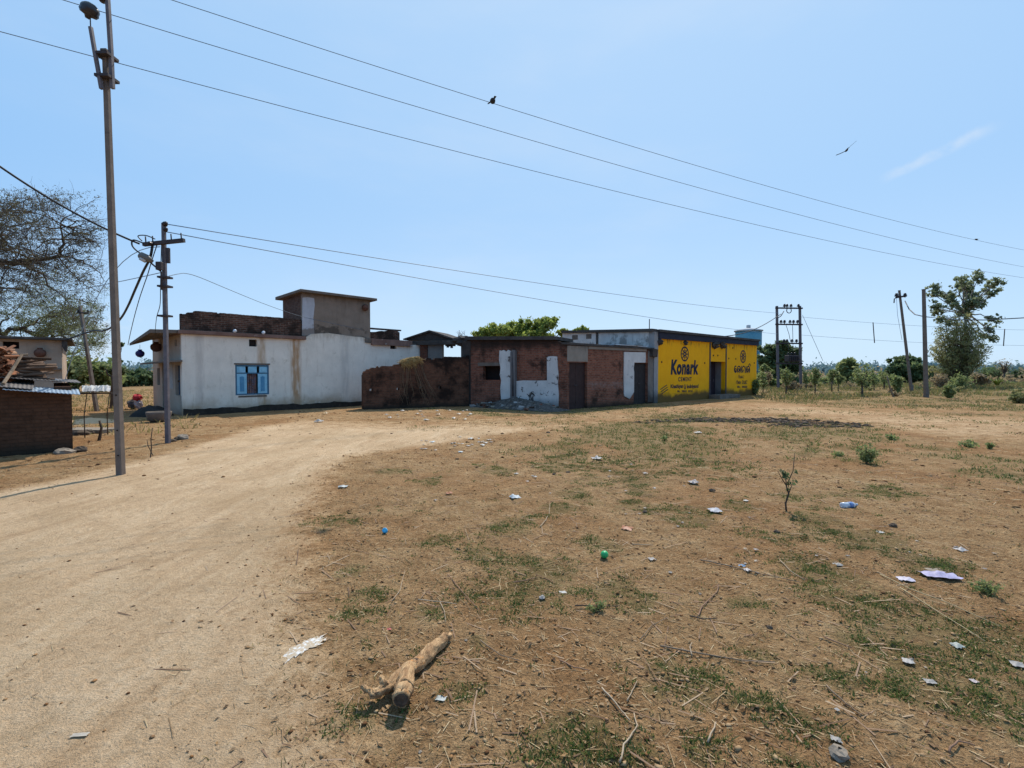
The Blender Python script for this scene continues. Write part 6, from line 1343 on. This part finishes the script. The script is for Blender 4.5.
# ------------------------------------------------------------------ the thorn trees over the tan house
def thorn(name, label, Y, trunk_px, limbs, seed, ntwig, nleaf, leaf, mat, spread=3.2, tr=.30, lv=3, lim=(107, 188)):
    r_ = random.Random(seed); o = Vector((at(trunk_px, 380, Y).x, Y, float(gbase(-20, Y)))); root = empty(name, o, 0, label, 'tree')
    mb = MB(); tips = []; mbt = MB()
    def ok(p): q = p - Vector((0, 0, CAMZ)); dy = q.y * CP - q.z * SP; return 512 + F * q.x / dy < lim[0] and 384 - F * (q.z * CP + q.y * SP) / dy > lim[1]
    def twig(p, d, L, r, lev):
        if not ok(p + d * L * .75): return
        n = 4 if lev > 0 else 3; pts = [p]; rr = [r]
        for i in range(n):
            d = (d + Vector((r_.gauss(0, .28), r_.gauss(0, .28), r_.gauss(0, .22)))).normalized(); p = p + d * L / n; pts.append(p); rr.append(r * (1 - .75 * (i + 1) / n))
        mb.tube([q - o for q in pts], rr, 4 if lev > 1 else 3, False)
        if lev == 0: tips.extend(pts[1:]); return
        for i in range(5 if lev > 1 else 4):
            s = pts[r_.randint(1, n)]; dd = (d + Vector((r_.gauss(0, .75), r_.gauss(0, .75), r_.gauss(0, .6)))).normalized(); twig(s, dd, L * r_.uniform(.45, .75), r * .5, lev - 1)
    allp = []
    for pix, r0, dy in limbs:
        pts = []; m = len(pix)
        for i, (px, py) in enumerate(pix): pts.append(at(px, py, Y + dy * i / max(1, m - 1)))
        fine = []
        for i in range(m - 1):
            for k in range(4):
                t = k / 4; p_1, p0_, p1_, p2_ = pts[max(i - 1, 0)], pts[i], pts[i + 1], pts[min(i + 2, m - 1)]
                fine.append(.5 * ((2 * p0_) + (p1_ - p_1) * t + (2 * p_1 - 5 * p0_ + 4 * p1_ - p2_) * t * t + (3 * p0_ - p_1 - 3 * p1_ + p2_) * t ** 3) + Vector((r_.gauss(0, .04), r_.gauss(0, .08), r_.gauss(0, .04))))
        fine.append(pts[-1]); n = len(fine)
        mbt.tube([q - o for q in fine], [r0 * max(.06, 1 - .97 * (i / n) ** .8) for i in range(n)], 7)
        allp += [(q, (fine[min(i + 1, n - 1)] - fine[max(i - 1, 0)]).normalized(), r0 * (1 - .72 * i / n)) for i, q in enumerate(fine) if i > 2]
    for k in range(ntwig):
        q, d, r = r_.choice(allp); dd = (d * .6 + Vector((r_.gauss(0, .8), r_.gauss(0, .9), r_.gauss(.1, .6)))).normalized(); twig(q, dd, spread * r_.uniform(.5, 1.1), min(r * .4, .035), lv - 1)
    mbt.build('trunk', M['bark'], root); mb.build('twig', M['wood_dark'], root, kind='stuff')
    ti = [r_.choice(tips) for k in range(min(len(tips), 5000))]
    leafcloud('crown', ti, [.22] * len(ti), nleaf, leaf, LM[mat], root, o, .3, .8, 0, .1, seed, kind='stuff'); print(name, len(tips)); return root
thorn('thorn_tree', 'huge fine twigged brown thorn tree reaching over the tan house', 24, -60,
  [([(-60, 385), (-58, 330), (-45, 285), (-20, 265), (0, 262), (35, 262), (60, 254), (61, 234), (75, 222)], .26, -2),
   ([(20, 263), (40, 274), (62, 298), (76, 322)], .07, -1), ([(60, 255), (82, 260), (98, 272), (104, 285)], .055, -1), ([(-45, 285), (-30, 245), (-8, 222), (14, 206), (30, 198)], .15, 1), ([(-8, 222), (10, 225), (35, 222), (50, 208)], .06, 2),
   ([(-40, 300), (-10, 290), (15, 288), (40, 300)], .08, 3), ([(-20, 265), (-5, 240), (20, 238), (45, 240)], .06, -3)], 5, 200, 32000, .045, 'thorn', 1.9)
thorn('thorn_tree', 'lower greener thorn tree spreading just above the tan house roof', 26, -10,
  [([(-10, 380), (-5, 345), (15, 329), (40, 337), (60, 334), (66, 318)], .17, 1), ([(15, 329), (35, 322), (55, 312), (75, 316)], .07, -2), ([(60, 335), (82, 345), (98, 341), (112, 328)], .05, -1), ([(0, 335), (5, 318), (20, 308), (45, 304)], .06, 2), ([(35, 322), (60, 325), (85, 330), (100, 335)], .05, 1)], 8, 100, 24000, .05, 'thorn_green', 1.6)
for i, (px, py, w_, h_, mt, lb) in enumerate([(75, 392, 44, 34, 'mid', 'hazy green tree filling the gap right of the tan house'), (105, 391, 36, 27, 'mid', 'hazy green tree behind the slender trunk'), (60, 390, 30, 30, 'dark', 'dark tree right behind the tan house corner'),
      (135, 386, 24, 15, 'dark', 'dark round bush left of the white house canopy'), (149, 386, 20, 14, 'dark', 'dark bush touching the white house end'), (122, 387, 20, 12, 'dark', 'dark bush seen just right of tall pole')]):
    shrub('distant_tree', lb, 'tree', px, py, w_, h_, mt, 2600, .2, None, .15, 120 + i, .5, 18)
# far wood along the horizon, distance haze painted into its leaves
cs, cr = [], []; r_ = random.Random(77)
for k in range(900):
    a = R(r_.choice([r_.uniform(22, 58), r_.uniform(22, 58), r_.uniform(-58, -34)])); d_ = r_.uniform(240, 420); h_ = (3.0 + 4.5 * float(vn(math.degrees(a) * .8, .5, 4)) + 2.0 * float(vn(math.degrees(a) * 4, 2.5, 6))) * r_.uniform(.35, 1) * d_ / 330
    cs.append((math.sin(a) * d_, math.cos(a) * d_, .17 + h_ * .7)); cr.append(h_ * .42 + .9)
leafcloud('far_wood', cs, cr, 26000, .85, LM['far'], None, (0, 0, 0), .6, .9, 0, .2, 7, kind='stuff', label='haze tinted blue green wood along the horizon', cat='wood')
cs, cr = [], []
for k in range(260):
    a = R(r_.choice([r_.uniform(30, 50), r_.uniform(-52, -36)])); d_ = r_.uniform(85, 160); h_ = 2.2 * r_.uniform(.4, 1.1)
    cs.append((math.sin(a) * d_, math.cos(a) * d_, .17 + h_ * .4)); cr.append(h_ * .5 + .3)
leafcloud('scrub_belt', cs, cr, 9000, .32, LM['dry'], None, (0, 0, 0), .5, .8, 0, .2, 8, kind='stuff', label='brown scrub belt in the far fields', cat='undergrowth')
#@@PART6
# ------------------------------------------------------------------ log, sticks and litter on the waste ground
def gsz(x, y): return float(gsurf(np.array([x]), np.array([y]))[0])
def gpt(px, py, dz=0.0): x, y = gp(px, py); return Vector((x, y, gsz(x, y) + dz))
M['log'] = None
g = Gr('log_bark'); v = g.obj(); n1 = g.noise(g.map(v, (30, 7, 30), (0, 0, R(-52))), 1.2, 7, .72, .6); n2 = g.noise(g.map(v, (30, 30, 30)), 1.0, 5, .7)
c = g.ramp(n1, [(.3, (.15, .08, .04)), (.46, (.36, .21, .105)), (.58, (.52, .33, .17)), (.75, (.64, .44, .25))])
c = g.mix(g.step(g.noise(v, 7, 5, .7), .60, .66), c, (.50, .24, .09)); c = g.mix(g.step(g.noise(v, 11, 5, .7), .60, .68), c, (.06, .042, .032))
g.bsdf(c, .9, g.bump(g.math('ADD', n1, g.math('MULTIPLY', n2, .6)), .8, .02), .15); M['log'] = g.m
lo = gpt(410, 690)
def lp(px, py, dz):
    p = gpt(px, py)
    for i in range(4): p = gpt(px, py + dz * F / p.y)
    return Vector((p.x, p.y, p.z + dz)) - lo
log = empty('fallen_log', lo, 0, 'forked weathered log lying on the brown soil', 'log')
main = [(446, 637, .03, .024), (441, 642, .032, .033), (432, 650, .036, .036), (421, 659, .04, .036), (410, 669, .045, .036), (399, 679, .045, .034), (388, 687, .05, .030), (378, 693, .055, .024), (370, 696, .062, .015)]
def rlog(L, nm, seed, nseg=14, cut=None):
    r_ = random.Random(seed); P_ = [lp(a, b, c_) for a, b, c_, d_ in L]; RD = [d_ for *_, d_ in L]; pts = []; rd = []
    for i in range(len(P_) - 1):
        for k in range(4): t = k / 4; pts.append(P_[i].lerp(P_[i + 1], t) + Vector((r_.gauss(0, .002), r_.gauss(0, .002), r_.gauss(0, .002)))); rd.append((RD[i] * (1 - t) + RD[i + 1] * t) * r_.uniform(.93, 1.07))
    pts.append(P_[-1]); rd.append(RD[-1]); nseg = 22; mb = MB().tube(pts, rd, nseg)
    ph = r_.uniform(0, 9)
    for i in range(len(pts)):          # bark ridges and splits that run along the wood
        for k in range(nseg):
            q = Vector(mb.v[i * nseg + k]); a_ = k / nseg * 9
            e = .16 * (float(vn(a_ + ph, i * .16, 51)) - .5) + .10 * (float(vn(a_ * 3 + ph, i * .3, 52)) - .5) - (.16 if float(vn(a_ * 1.7 + ph, i * .22, 53)) > .80 else 0)
            mb.v[i * nseg + k] = tuple(q + (q - pts[i]) * e)
    mb.v = [tuple(Vector(q) + Vector((r_.gauss(0, .0018), r_.gauss(0, .0018), r_.gauss(0, .0018)))) for q in mb.v]
    return mb.build(nm, M['log'], log)
rlog(main, 'bark', 2)
rlog([(412, 667, .05, .022), (408, 672, .055, .034), (406, 680, .065, .041), (404, 688, .07, .044), (402.5, 695, .072, .044), (401, 700, .072, .040)], 'branch', 3)
e_ = lp(400.8, 700.4, .072); 
MB().tube([e_ + Vector((0, .005, 0)), e_ + Vector((0, -.004, 0))], [.037, .03], 12).build('cut_end', surf('log_end', (.05, .035, .025), (.14, .09, .06), 30, .95, .6), log)
rlog([(374, 694, .058, .016), (368, 691, .07, .011), (362, 687, .078, .010)], 'knob', 4); rlog([(386, 686, .07, .018), (382, 681, .085, .015), (381, 677, .092, .009)], 'knob', 5); rlog([(444, 639, .035, .02), (449, 637, .03, .016), (450, 635, .025, .01)], 'knob', 6)

def twig_(pix, r0, label, mat='wood', dz=.008, group=None):
    P_ = [gpt(a, b, dz + r0) for a, b in pix]; o = P_[0]; pts = []
    for i in range(len(P_) - 1):
        for k in range(3): pts.append(P_[i].lerp(P_[i + 1], k / 3) + Vector((rnd.gauss(0, r0 * .35), rnd.gauss(0, r0 * .35), abs(rnd.gauss(0, r0 * .4)))))
    pts.append(P_[-1]); n = len(pts)
    return MB().tube([p - o for p in pts], [r0 * (1 - .55 * i / n) for i in range(n)], 6).build('twig', M[mat], None, o, label=label, cat='twig', group=group)
M['twig_pale'] = surf('pale_twig', (.34, .25, .16), (.50, .38, .26), 12, .9, .3)
M['twig_red'] = surf('reddish_twig', (.20, .11, .07), (.32, .19, .12), 12, .9, .3)
TW = [([(540, 528), (546, 520), (549, 513), (550, 503)], .006, 'pale curved twig standing out left of the orange scrap', 'twig_pale'), ([(697, 617), (701, 609), (708, 600), (717, 592), (719, 585), (713, 588)], .006, 'long hooked reddish twig on the soil below the blue scrap', 'twig_red'),
      ([(690, 615), (703, 620), (717, 618)], .006, 'dark twig lying across the foot of hooked twig', 'wood_dark'), ([(418, 600), (438, 601), (457, 604)], .005, 'straight pale twig across the weeds above the log', 'twig_pale'), ([(448, 575), (462, 592), (480, 613)], .005, 'long brown twig right of the straight pale twig', 'twig_red'),
      ([(440, 603), (444, 610), (446, 624)], .004, 'thin pale twig hanging off the straight twig', 'twig_pale'), ([(602, 690), (612, 700), (622, 712), (630, 722)], .006, 'thick pale twig at the bottom right of the log', 'twig_pale'), ([(627, 702), (632, 692), (637, 681)], .004, 'short upright pale twig beside the thick twig', 'twig_pale'),
      ([(620, 763), (624, 748), (632, 735), (637, 728), (634, 715)], .006, 'yellowish bent stalk near the bottom edge', 'twig_pale'), ([(708, 745), (713, 735), (716, 726)], .006, 'short yellow stick at the bottom edge', 'twig_pale'), ([(824, 636), (838, 642), (852, 648)], .006, 'brown stick among weeds right of centre', 'twig_red'),
      ([(826, 686), (838, 697), (850, 708), (862, 716)], .005, 'long thin stalk slanting down near the lower right weeds', 'wood'), ([(632, 545), (641, 544), (653, 545)], .006, 'pale stick lying right of the green ball', 'twig_pale'), ([(575, 608), (598, 607), (620, 606)], .006, 'dark brown stick through the upright weed', 'wood_dark'),
      ([(513, 584), (524, 582), (535, 578)], .006, 'short pinkish stick above the weeds in mid ground', 'twig_red'), ([(700, 560), (730, 566), (760, 574), (800, 582)], .006, 'very long dry stalk passing the blue scrap', 'wood'), ([(780, 560), (790, 570), (805, 580)], .005, 'pale split stalk over the green patch', 'twig_pale'),
      ([(660, 645), (695, 652), (740, 660), (775, 662)], .006, 'long brown creeper stem across the soil', 'wood'), ([(692, 655), (690, 647), (692, 643)], .005, 'short white forked twig on the creeper stem', 'twig_pale'), ([(392, 600), (400, 590), (405, 571)], .004, 'thin pale stalk at the path edge weeds', 'twig_pale'),
      ([(880, 575), (910, 590), (950, 606), (1000, 625)], .005, 'long dry grass stalk below the lilac packet', 'straw_m'), ([(900, 590), (940, 612), (985, 640)], .005, 'second long dry stalk parallel below the first', 'straw_m'), ([(948, 752), (958, 742), (975, 746)], .006, 'curled brown twig near the bottom right corner', 'twig_red'),
      ([(640, 640), (652, 625), (668, 618)], .004, 'thin twig between creeper stem and upright weed', 'wood'), ([(480, 640), (500, 655), (520, 660)], .004, 'thin grey twig right of the log', 'wood'), ([(560, 660), (574, 668), (590, 670)], .005, 'brown twig in the open soil right of the log', 'twig_red')]
M['straw_m'] = surf('stalk', (.36, .27, .14), (.50, .39, .22), 12, .9, .2)
for pix, r0, lb, mt in TW: twig_(pix, r0 * .8, lb, mt)
def scrap(name, px, py, wpx, hpx, colr, label, cat, rot=0.0, crumple=.4, group=None, n=(8, 6), ragged=.14, seed=None, rough=.5, fold=False):
    x, y = gp(px, py); k = y / F; d_ = y; seed = seed if seed is not None else int(px * 13 + py * 7); r_ = random.Random(seed)
    w_ = wpx * k * .68; h_ = .8 * hpx * k * (math.hypot(x, y) / CAMZ) * .9; h_ = min(h_, w_ * 1.0)
    vs = []; nx, ny = n
    for j in range(ny + 1):
        for i in range(nx + 1):
            u, v_ = i / nx - .5, j / ny - .5; e = 1 + (r_.uniform(-ragged, ragged) if i in (0, nx) or j in (0, ny) else 0)
            z = min(w_, h_) * crumple * (float(fbm(u * 4 + seed, v_ * 4, 3, 3)) * 1.3 + r_.uniform(0, .25)) * (1 - .6 * max(abs(u), abs(v_)) * 2)
            vs.append((u * w_ * e, v_ * h_ * e, z + .006))
    fs = [(j * (nx + 1) + i, j * (nx + 1) + i + 1, (j + 1) * (nx + 1) + i + 1, (j + 1) * (nx + 1) + i) for j in range(ny) for i in range(nx) if not (r_.random() < ragged * .35 and (i in (0, nx - 1) or j in (0, ny - 1)))]
    key = 'litter_%s' % (colr if isinstance(colr, str) else '')
    mat = colr if not isinstance(colr, tuple) else None
    if mat is None:
        kk = 'lt' + str(colr)
        if kk not in M: M[kk] = surf('litter_plastic', tuple(q * .55 for q in colr), tuple(q * .85 for q in colr), 15, rough, .3, tuple(q * .55 + .03 for q in colr), 9)
        mat = M[kk]
    o = MB().add(vs, fs, True).build(name, mat, None, (x, y, gsz(x, y)), rot, label=label, cat=cat, group=group)
    return o
WHT, GRY, LIL, BLU, ORG, CRM = (.40, .37, .34), (.19, .17, .155), (.55, .49, .70), (.14, .28, .45), (.45, .15, .06), (.36, .28, .2)
g = Gr('torn_netting'); v = g.obj(); c = g.mix(g.step(g.noise(v, 60, 3, .6), .36, .54), (.60, .59, .57), (.40, .31, .21)); g.bsdf(c, .6, g.bump(g.noise(v, 40, 3), .6, .01)); M['net'] = g.m
scrap('plastic_sheet', 303, 648, 70, 13, M['net'], 'torn crinkled white plastic sheet on the sandy path', 'plastic sheet', R(57), .10, n=(14, 8), ragged=.3)
scrap('plastic_packet', 941, 577, 46, 6.5, LIL, 'long crumpled white and lilac packet lying on dry stalks', 'packet', R(-12), .45, n=(10, 5), ragged=.1)
scrap('plastic_packet', 906, 579, 20, 5, (.7, .64, .74), 'thin flattened pale wrapper left of the lilac packet', 'wrapper', R(-14), .3)
scrap('paper_scrap', 935, 571, 22, 4, CRM, 'narrow cream cardboard strip above the lilac packet', 'cardboard', R(-6), .15)
scrap('plastic_wrapper', 742, 565, 9, 6, BLU, 'small blue wrapper scrap in the brown soil', 'wrapper', R(-30), .4); scrap('paper_scrap', 747, 570, 9, 7, (.62, .56, .54), 'dirty pale paper beside the blue wrapper', 'paper', .4, .4)
scrap('paper_scrap', 441, 701, 16, 7, (.55, .56, .52), 'flat grey white paper scrap right of the log', 'paper', R(-12), .06, ragged=.12)
scrap('plastic_bag', 515, 498, 14, 7, (.6, .65, .68), 'crumpled white plastic bag in the middle of the brown soil', 'plastic bag', .3, .5)
scrap('plastic_bag', 343, 487, 13, 5, (.5, .52, .5), 'greyish plastic bag at the edge of the sandy path', 'plastic bag', .1, .4)
scrap('plastic_wrapper', 627, 527, 15, 6, ORG, 'orange wrapper crumpled in the soil', 'wrapper', R(-25), .3); scrap('plastic_wrapper', 449, 494, 9, 5, ORG, 'faded orange wrapper left of the white bag', 'wrapper', .2, .3)
scrap('plastic_wrapper', 389, 630, 6, 5, (.55, .12, .10), 'tiny red wrapper above the log', 'wrapper', .2, .4)
scrap('paper_scrap', 542, 600, 9, 6, WHT, 'small bright white crumpled paper in mid ground', 'paper', .2, .7); scrap('paper_scrap', 563, 592, 10, 3, (.6, .58, .55), 'flat whitish strip right of the bright crumpled paper', 'paper', .1, .2)
scrap('plastic_bag', 715, 512, 17, 6, (.48, .48, .52), 'flattened grey plastic bag above the weeds', 'plastic bag', -.1, .3); scrap('plastic_bag', 597, 459, 14, 6, (.42, .4, .4), 'dull grey bag on dark refuse in the far soil', 'plastic bag', .1, .5)
scrap('plastic_bag', 693, 483, 14, 5, (.33, .3, .3), 'dark grey torn bag in far soil', 'plastic bag', .1, .5); scrap('paper_scrap', 838, 565, 10, 5, WHT, 'white paper ball right of the green patch', 'paper', .1, .5)
scrap('paper_scrap', 880, 531, 9, 3, (.6, .56, .5), 'pale flat scrap below the plastic bottle', 'paper', .1, .2); scrap('paper_scrap', 961, 551, 13, 5, (.52, .48, .46), 'greyish scrap above the lilac packet', 'paper', .1, .4); scrap('plastic_bag', 698, 434, 10, 4, WHT, 'white bag beside the ash patch', 'plastic bag', .1, .4)
scrap('paper_scrap', 1018, 664, 16, 6, WHT, 'white paper cut by the right edge', 'paper', -.4, .3); scrap('paper_scrap', 908, 661, 14, 7, (.5, .46, .42), 'pale leaf like scrap in lower right weeds', 'paper', -.4, .3); scrap('paper_scrap', 930, 682, 14, 5, WHT, 'thin white shred below the pale leaf like scrap', 'paper', -.2, .3)
scrap('plastic_bag', 957, 645, 13, 7, (.45, .48, .44), 'grey green plastic in the lower right weeds', 'plastic bag', .1, .5); scrap('paper_scrap', 974, 679, 9, 5, (.6, .5, .5), 'pinkish shred in the lower right weeds', 'paper', .1, .3)
scrap('paper_scrap', 80, 737, 23, 4, (.6, .52, .42), 'narrow buff paper strip on the sandy path', 'paper', R(8), .15, ragged=.1)
scrap('plastic_bag', 319, 423, 11, 4, WHT, 'white bag lying on the path before the white house', 'plastic bag', .1, .5); scrap('paper_scrap', 325, 414.5, 8, 5, (.6, .42, .22), 'buff paper near the foot of the white house', 'paper', .1, .6)
scrap('paper_scrap', 652, 560, 10, 4, (.4, .36, .33), 'dull brown card below the pale stick', 'paper', .2, .2); scrap('paper_scrap', 837, 712, 6, 4, WHT, 'tiny white flake in lower right soil', 'paper', .2, .3)
for i in range(26):
    px, py = rnd.uniform(418, 492), rnd.gauss(443, 3.0); scrap('litter_scrap', px, py, rnd.uniform(3, 7), rnd.uniform(1.6, 3), rnd.choice([WHT, GRY, CRM, (.3, .28, .27), (.55, .6, .6)]), 'small scrap in the strip of pale litter before the ruins', 'litter', rnd.uniform(-1, 1), .5, 'litter strip before the ruins', n=(4, 3), seed=300 + i)
for i in range(22):
    px, py = rnd.uniform(372, 480), rnd.uniform(411, 421); scrap('litter_scrap', px, py, rnd.uniform(2.5, 7), rnd.uniform(1.4, 3), rnd.choice([WHT, GRY, CRM, (.5, .5, .48), (.4, .3, .2)]), 'small scrap along the foot of the mud brick wall', 'litter', rnd.uniform(-1, 1), .5, 'litter along the mud brick wall', n=(4, 3), seed=400 + i)
for i in range(40):
    kx, ky = rnd.choice([(590, 470), (700, 500), (500, 480), (920, 540), (930, 660), (760, 560), (640, 520)]); px, py = rnd.gauss(kx, 38), rnd.gauss(ky, 13); scrap('litter_scrap', px, py, rnd.uniform(2.5, 6.5), rnd.uniform(1.5, 3.2), rnd.choice([WHT, GRY, CRM, (.3, .25, .22), (.6, .55, .5)]), 'tiny pale scrap trodden into the waste ground', 'litter', rnd.uniform(-1, 1), .4, 'scraps over the waste ground', n=(4, 3), seed=500 + i)
# the green ball, the blue cap, the clear bottle
x, y = gp(604.5, 558.5); MB().blob((0, 0, .03), .034, 2, 16, 10, .02, .95).build('green_ball', surf('green_plastic', (.01, .36, .10), (.02, .46, .14), 20, .35, .05, spec=.5), None, (x, y, gsz(x, y)), label='bright green plastic ball on the soil', cat='ball')
x, y = gp(385.5, 532.5); MB().lathe([(.012, 0), (.024, .003), (.027, .025), (.025, .042), (.02, .046)], 16, Matrix.Rotation(R(50), 4, 'X')).build('blue_cap', surf('blue_plastic', (.03, .32, .55), (.05, .42, .68), 20, .35, .05, spec=.5), None, (x, y, gsz(x, y) + .012), label='small bright blue plastic cap near the sandy path', cat='cap')
x, y = gp(849, 507); bt = empty('plastic_bottle', (x, y, gsz(x, y) + .035), R(10), 'clear plastic bottle with blue label lying on its side', 'bottle'); RX = Matrix.Rotation(R(90), 4, 'Y')
g = Gr('clear_plastic'); b0 = g.bsdf((.75, .80, .86), .15, None, .5); b0.inputs['Transmission Weight'].default_value = .35
MB().lathe([(.02, -.105), (.033, -.10), (.035, -.06), (.032, -.03), (.035, 0), (.034, .05), (.016, .085), (.012, .092), (.012, .10)], 16, RX).build('body', g.m, bt)
MB().lathe([(.0365, -.015), (.0365, .035)], 16, RX).build('wrapper', surf('blue_wrapper', (.12, .22, .46), (.22, .32, .55), 20, .4, .05), bt)
MB().lathe([(.014, .0925), (.014, .112), (.010, .114)], 12, RX).build('cap', surf('bottle_cap', (.5, .55, .62), (.6, .64, .7), 20, .4, .05), bt)
o = stone(838, 757, .036, M['stone'], 'brown stone with white flake behind it at the bottom edge', .7)
scrap('paper_scrap', 836, 744, 14, 7, WHT, 'white flake lying just behind the brown stone', 'paper', -.5, .5)
for i, (px, py, s, lb) in enumerate([(645, 510, .05, 'dark stone lump in the weeds above the grey bag'), (548, 433, .09, 'dark burnt lump on the strip before the ruins'), (568, 472, .06, 'first of the dark lumps in a row on far soil'), (554, 474, .05, 'second of the dark lumps in a row on far soil'), (712, 491, .07, 'dark clod behind the torn dark bag'), (777, 531, .05, 'dark clod under the sapling'),
      (770, 625, .03, 'small dark clod above the lower weeds'), (893, 527, .06, 'dark clod right of the bottle'), (466, 640, .016, 'tiny white pebble near the log'), (420, 750, .014, 'grey pebble at the bottom below the log'), (700, 592, .02, 'round brown pebble beside the hooked twig')]):
    stone(px, py, s * .6, M['stone_dark'] if 'dark' in lb else M['stone'], lb, .55)
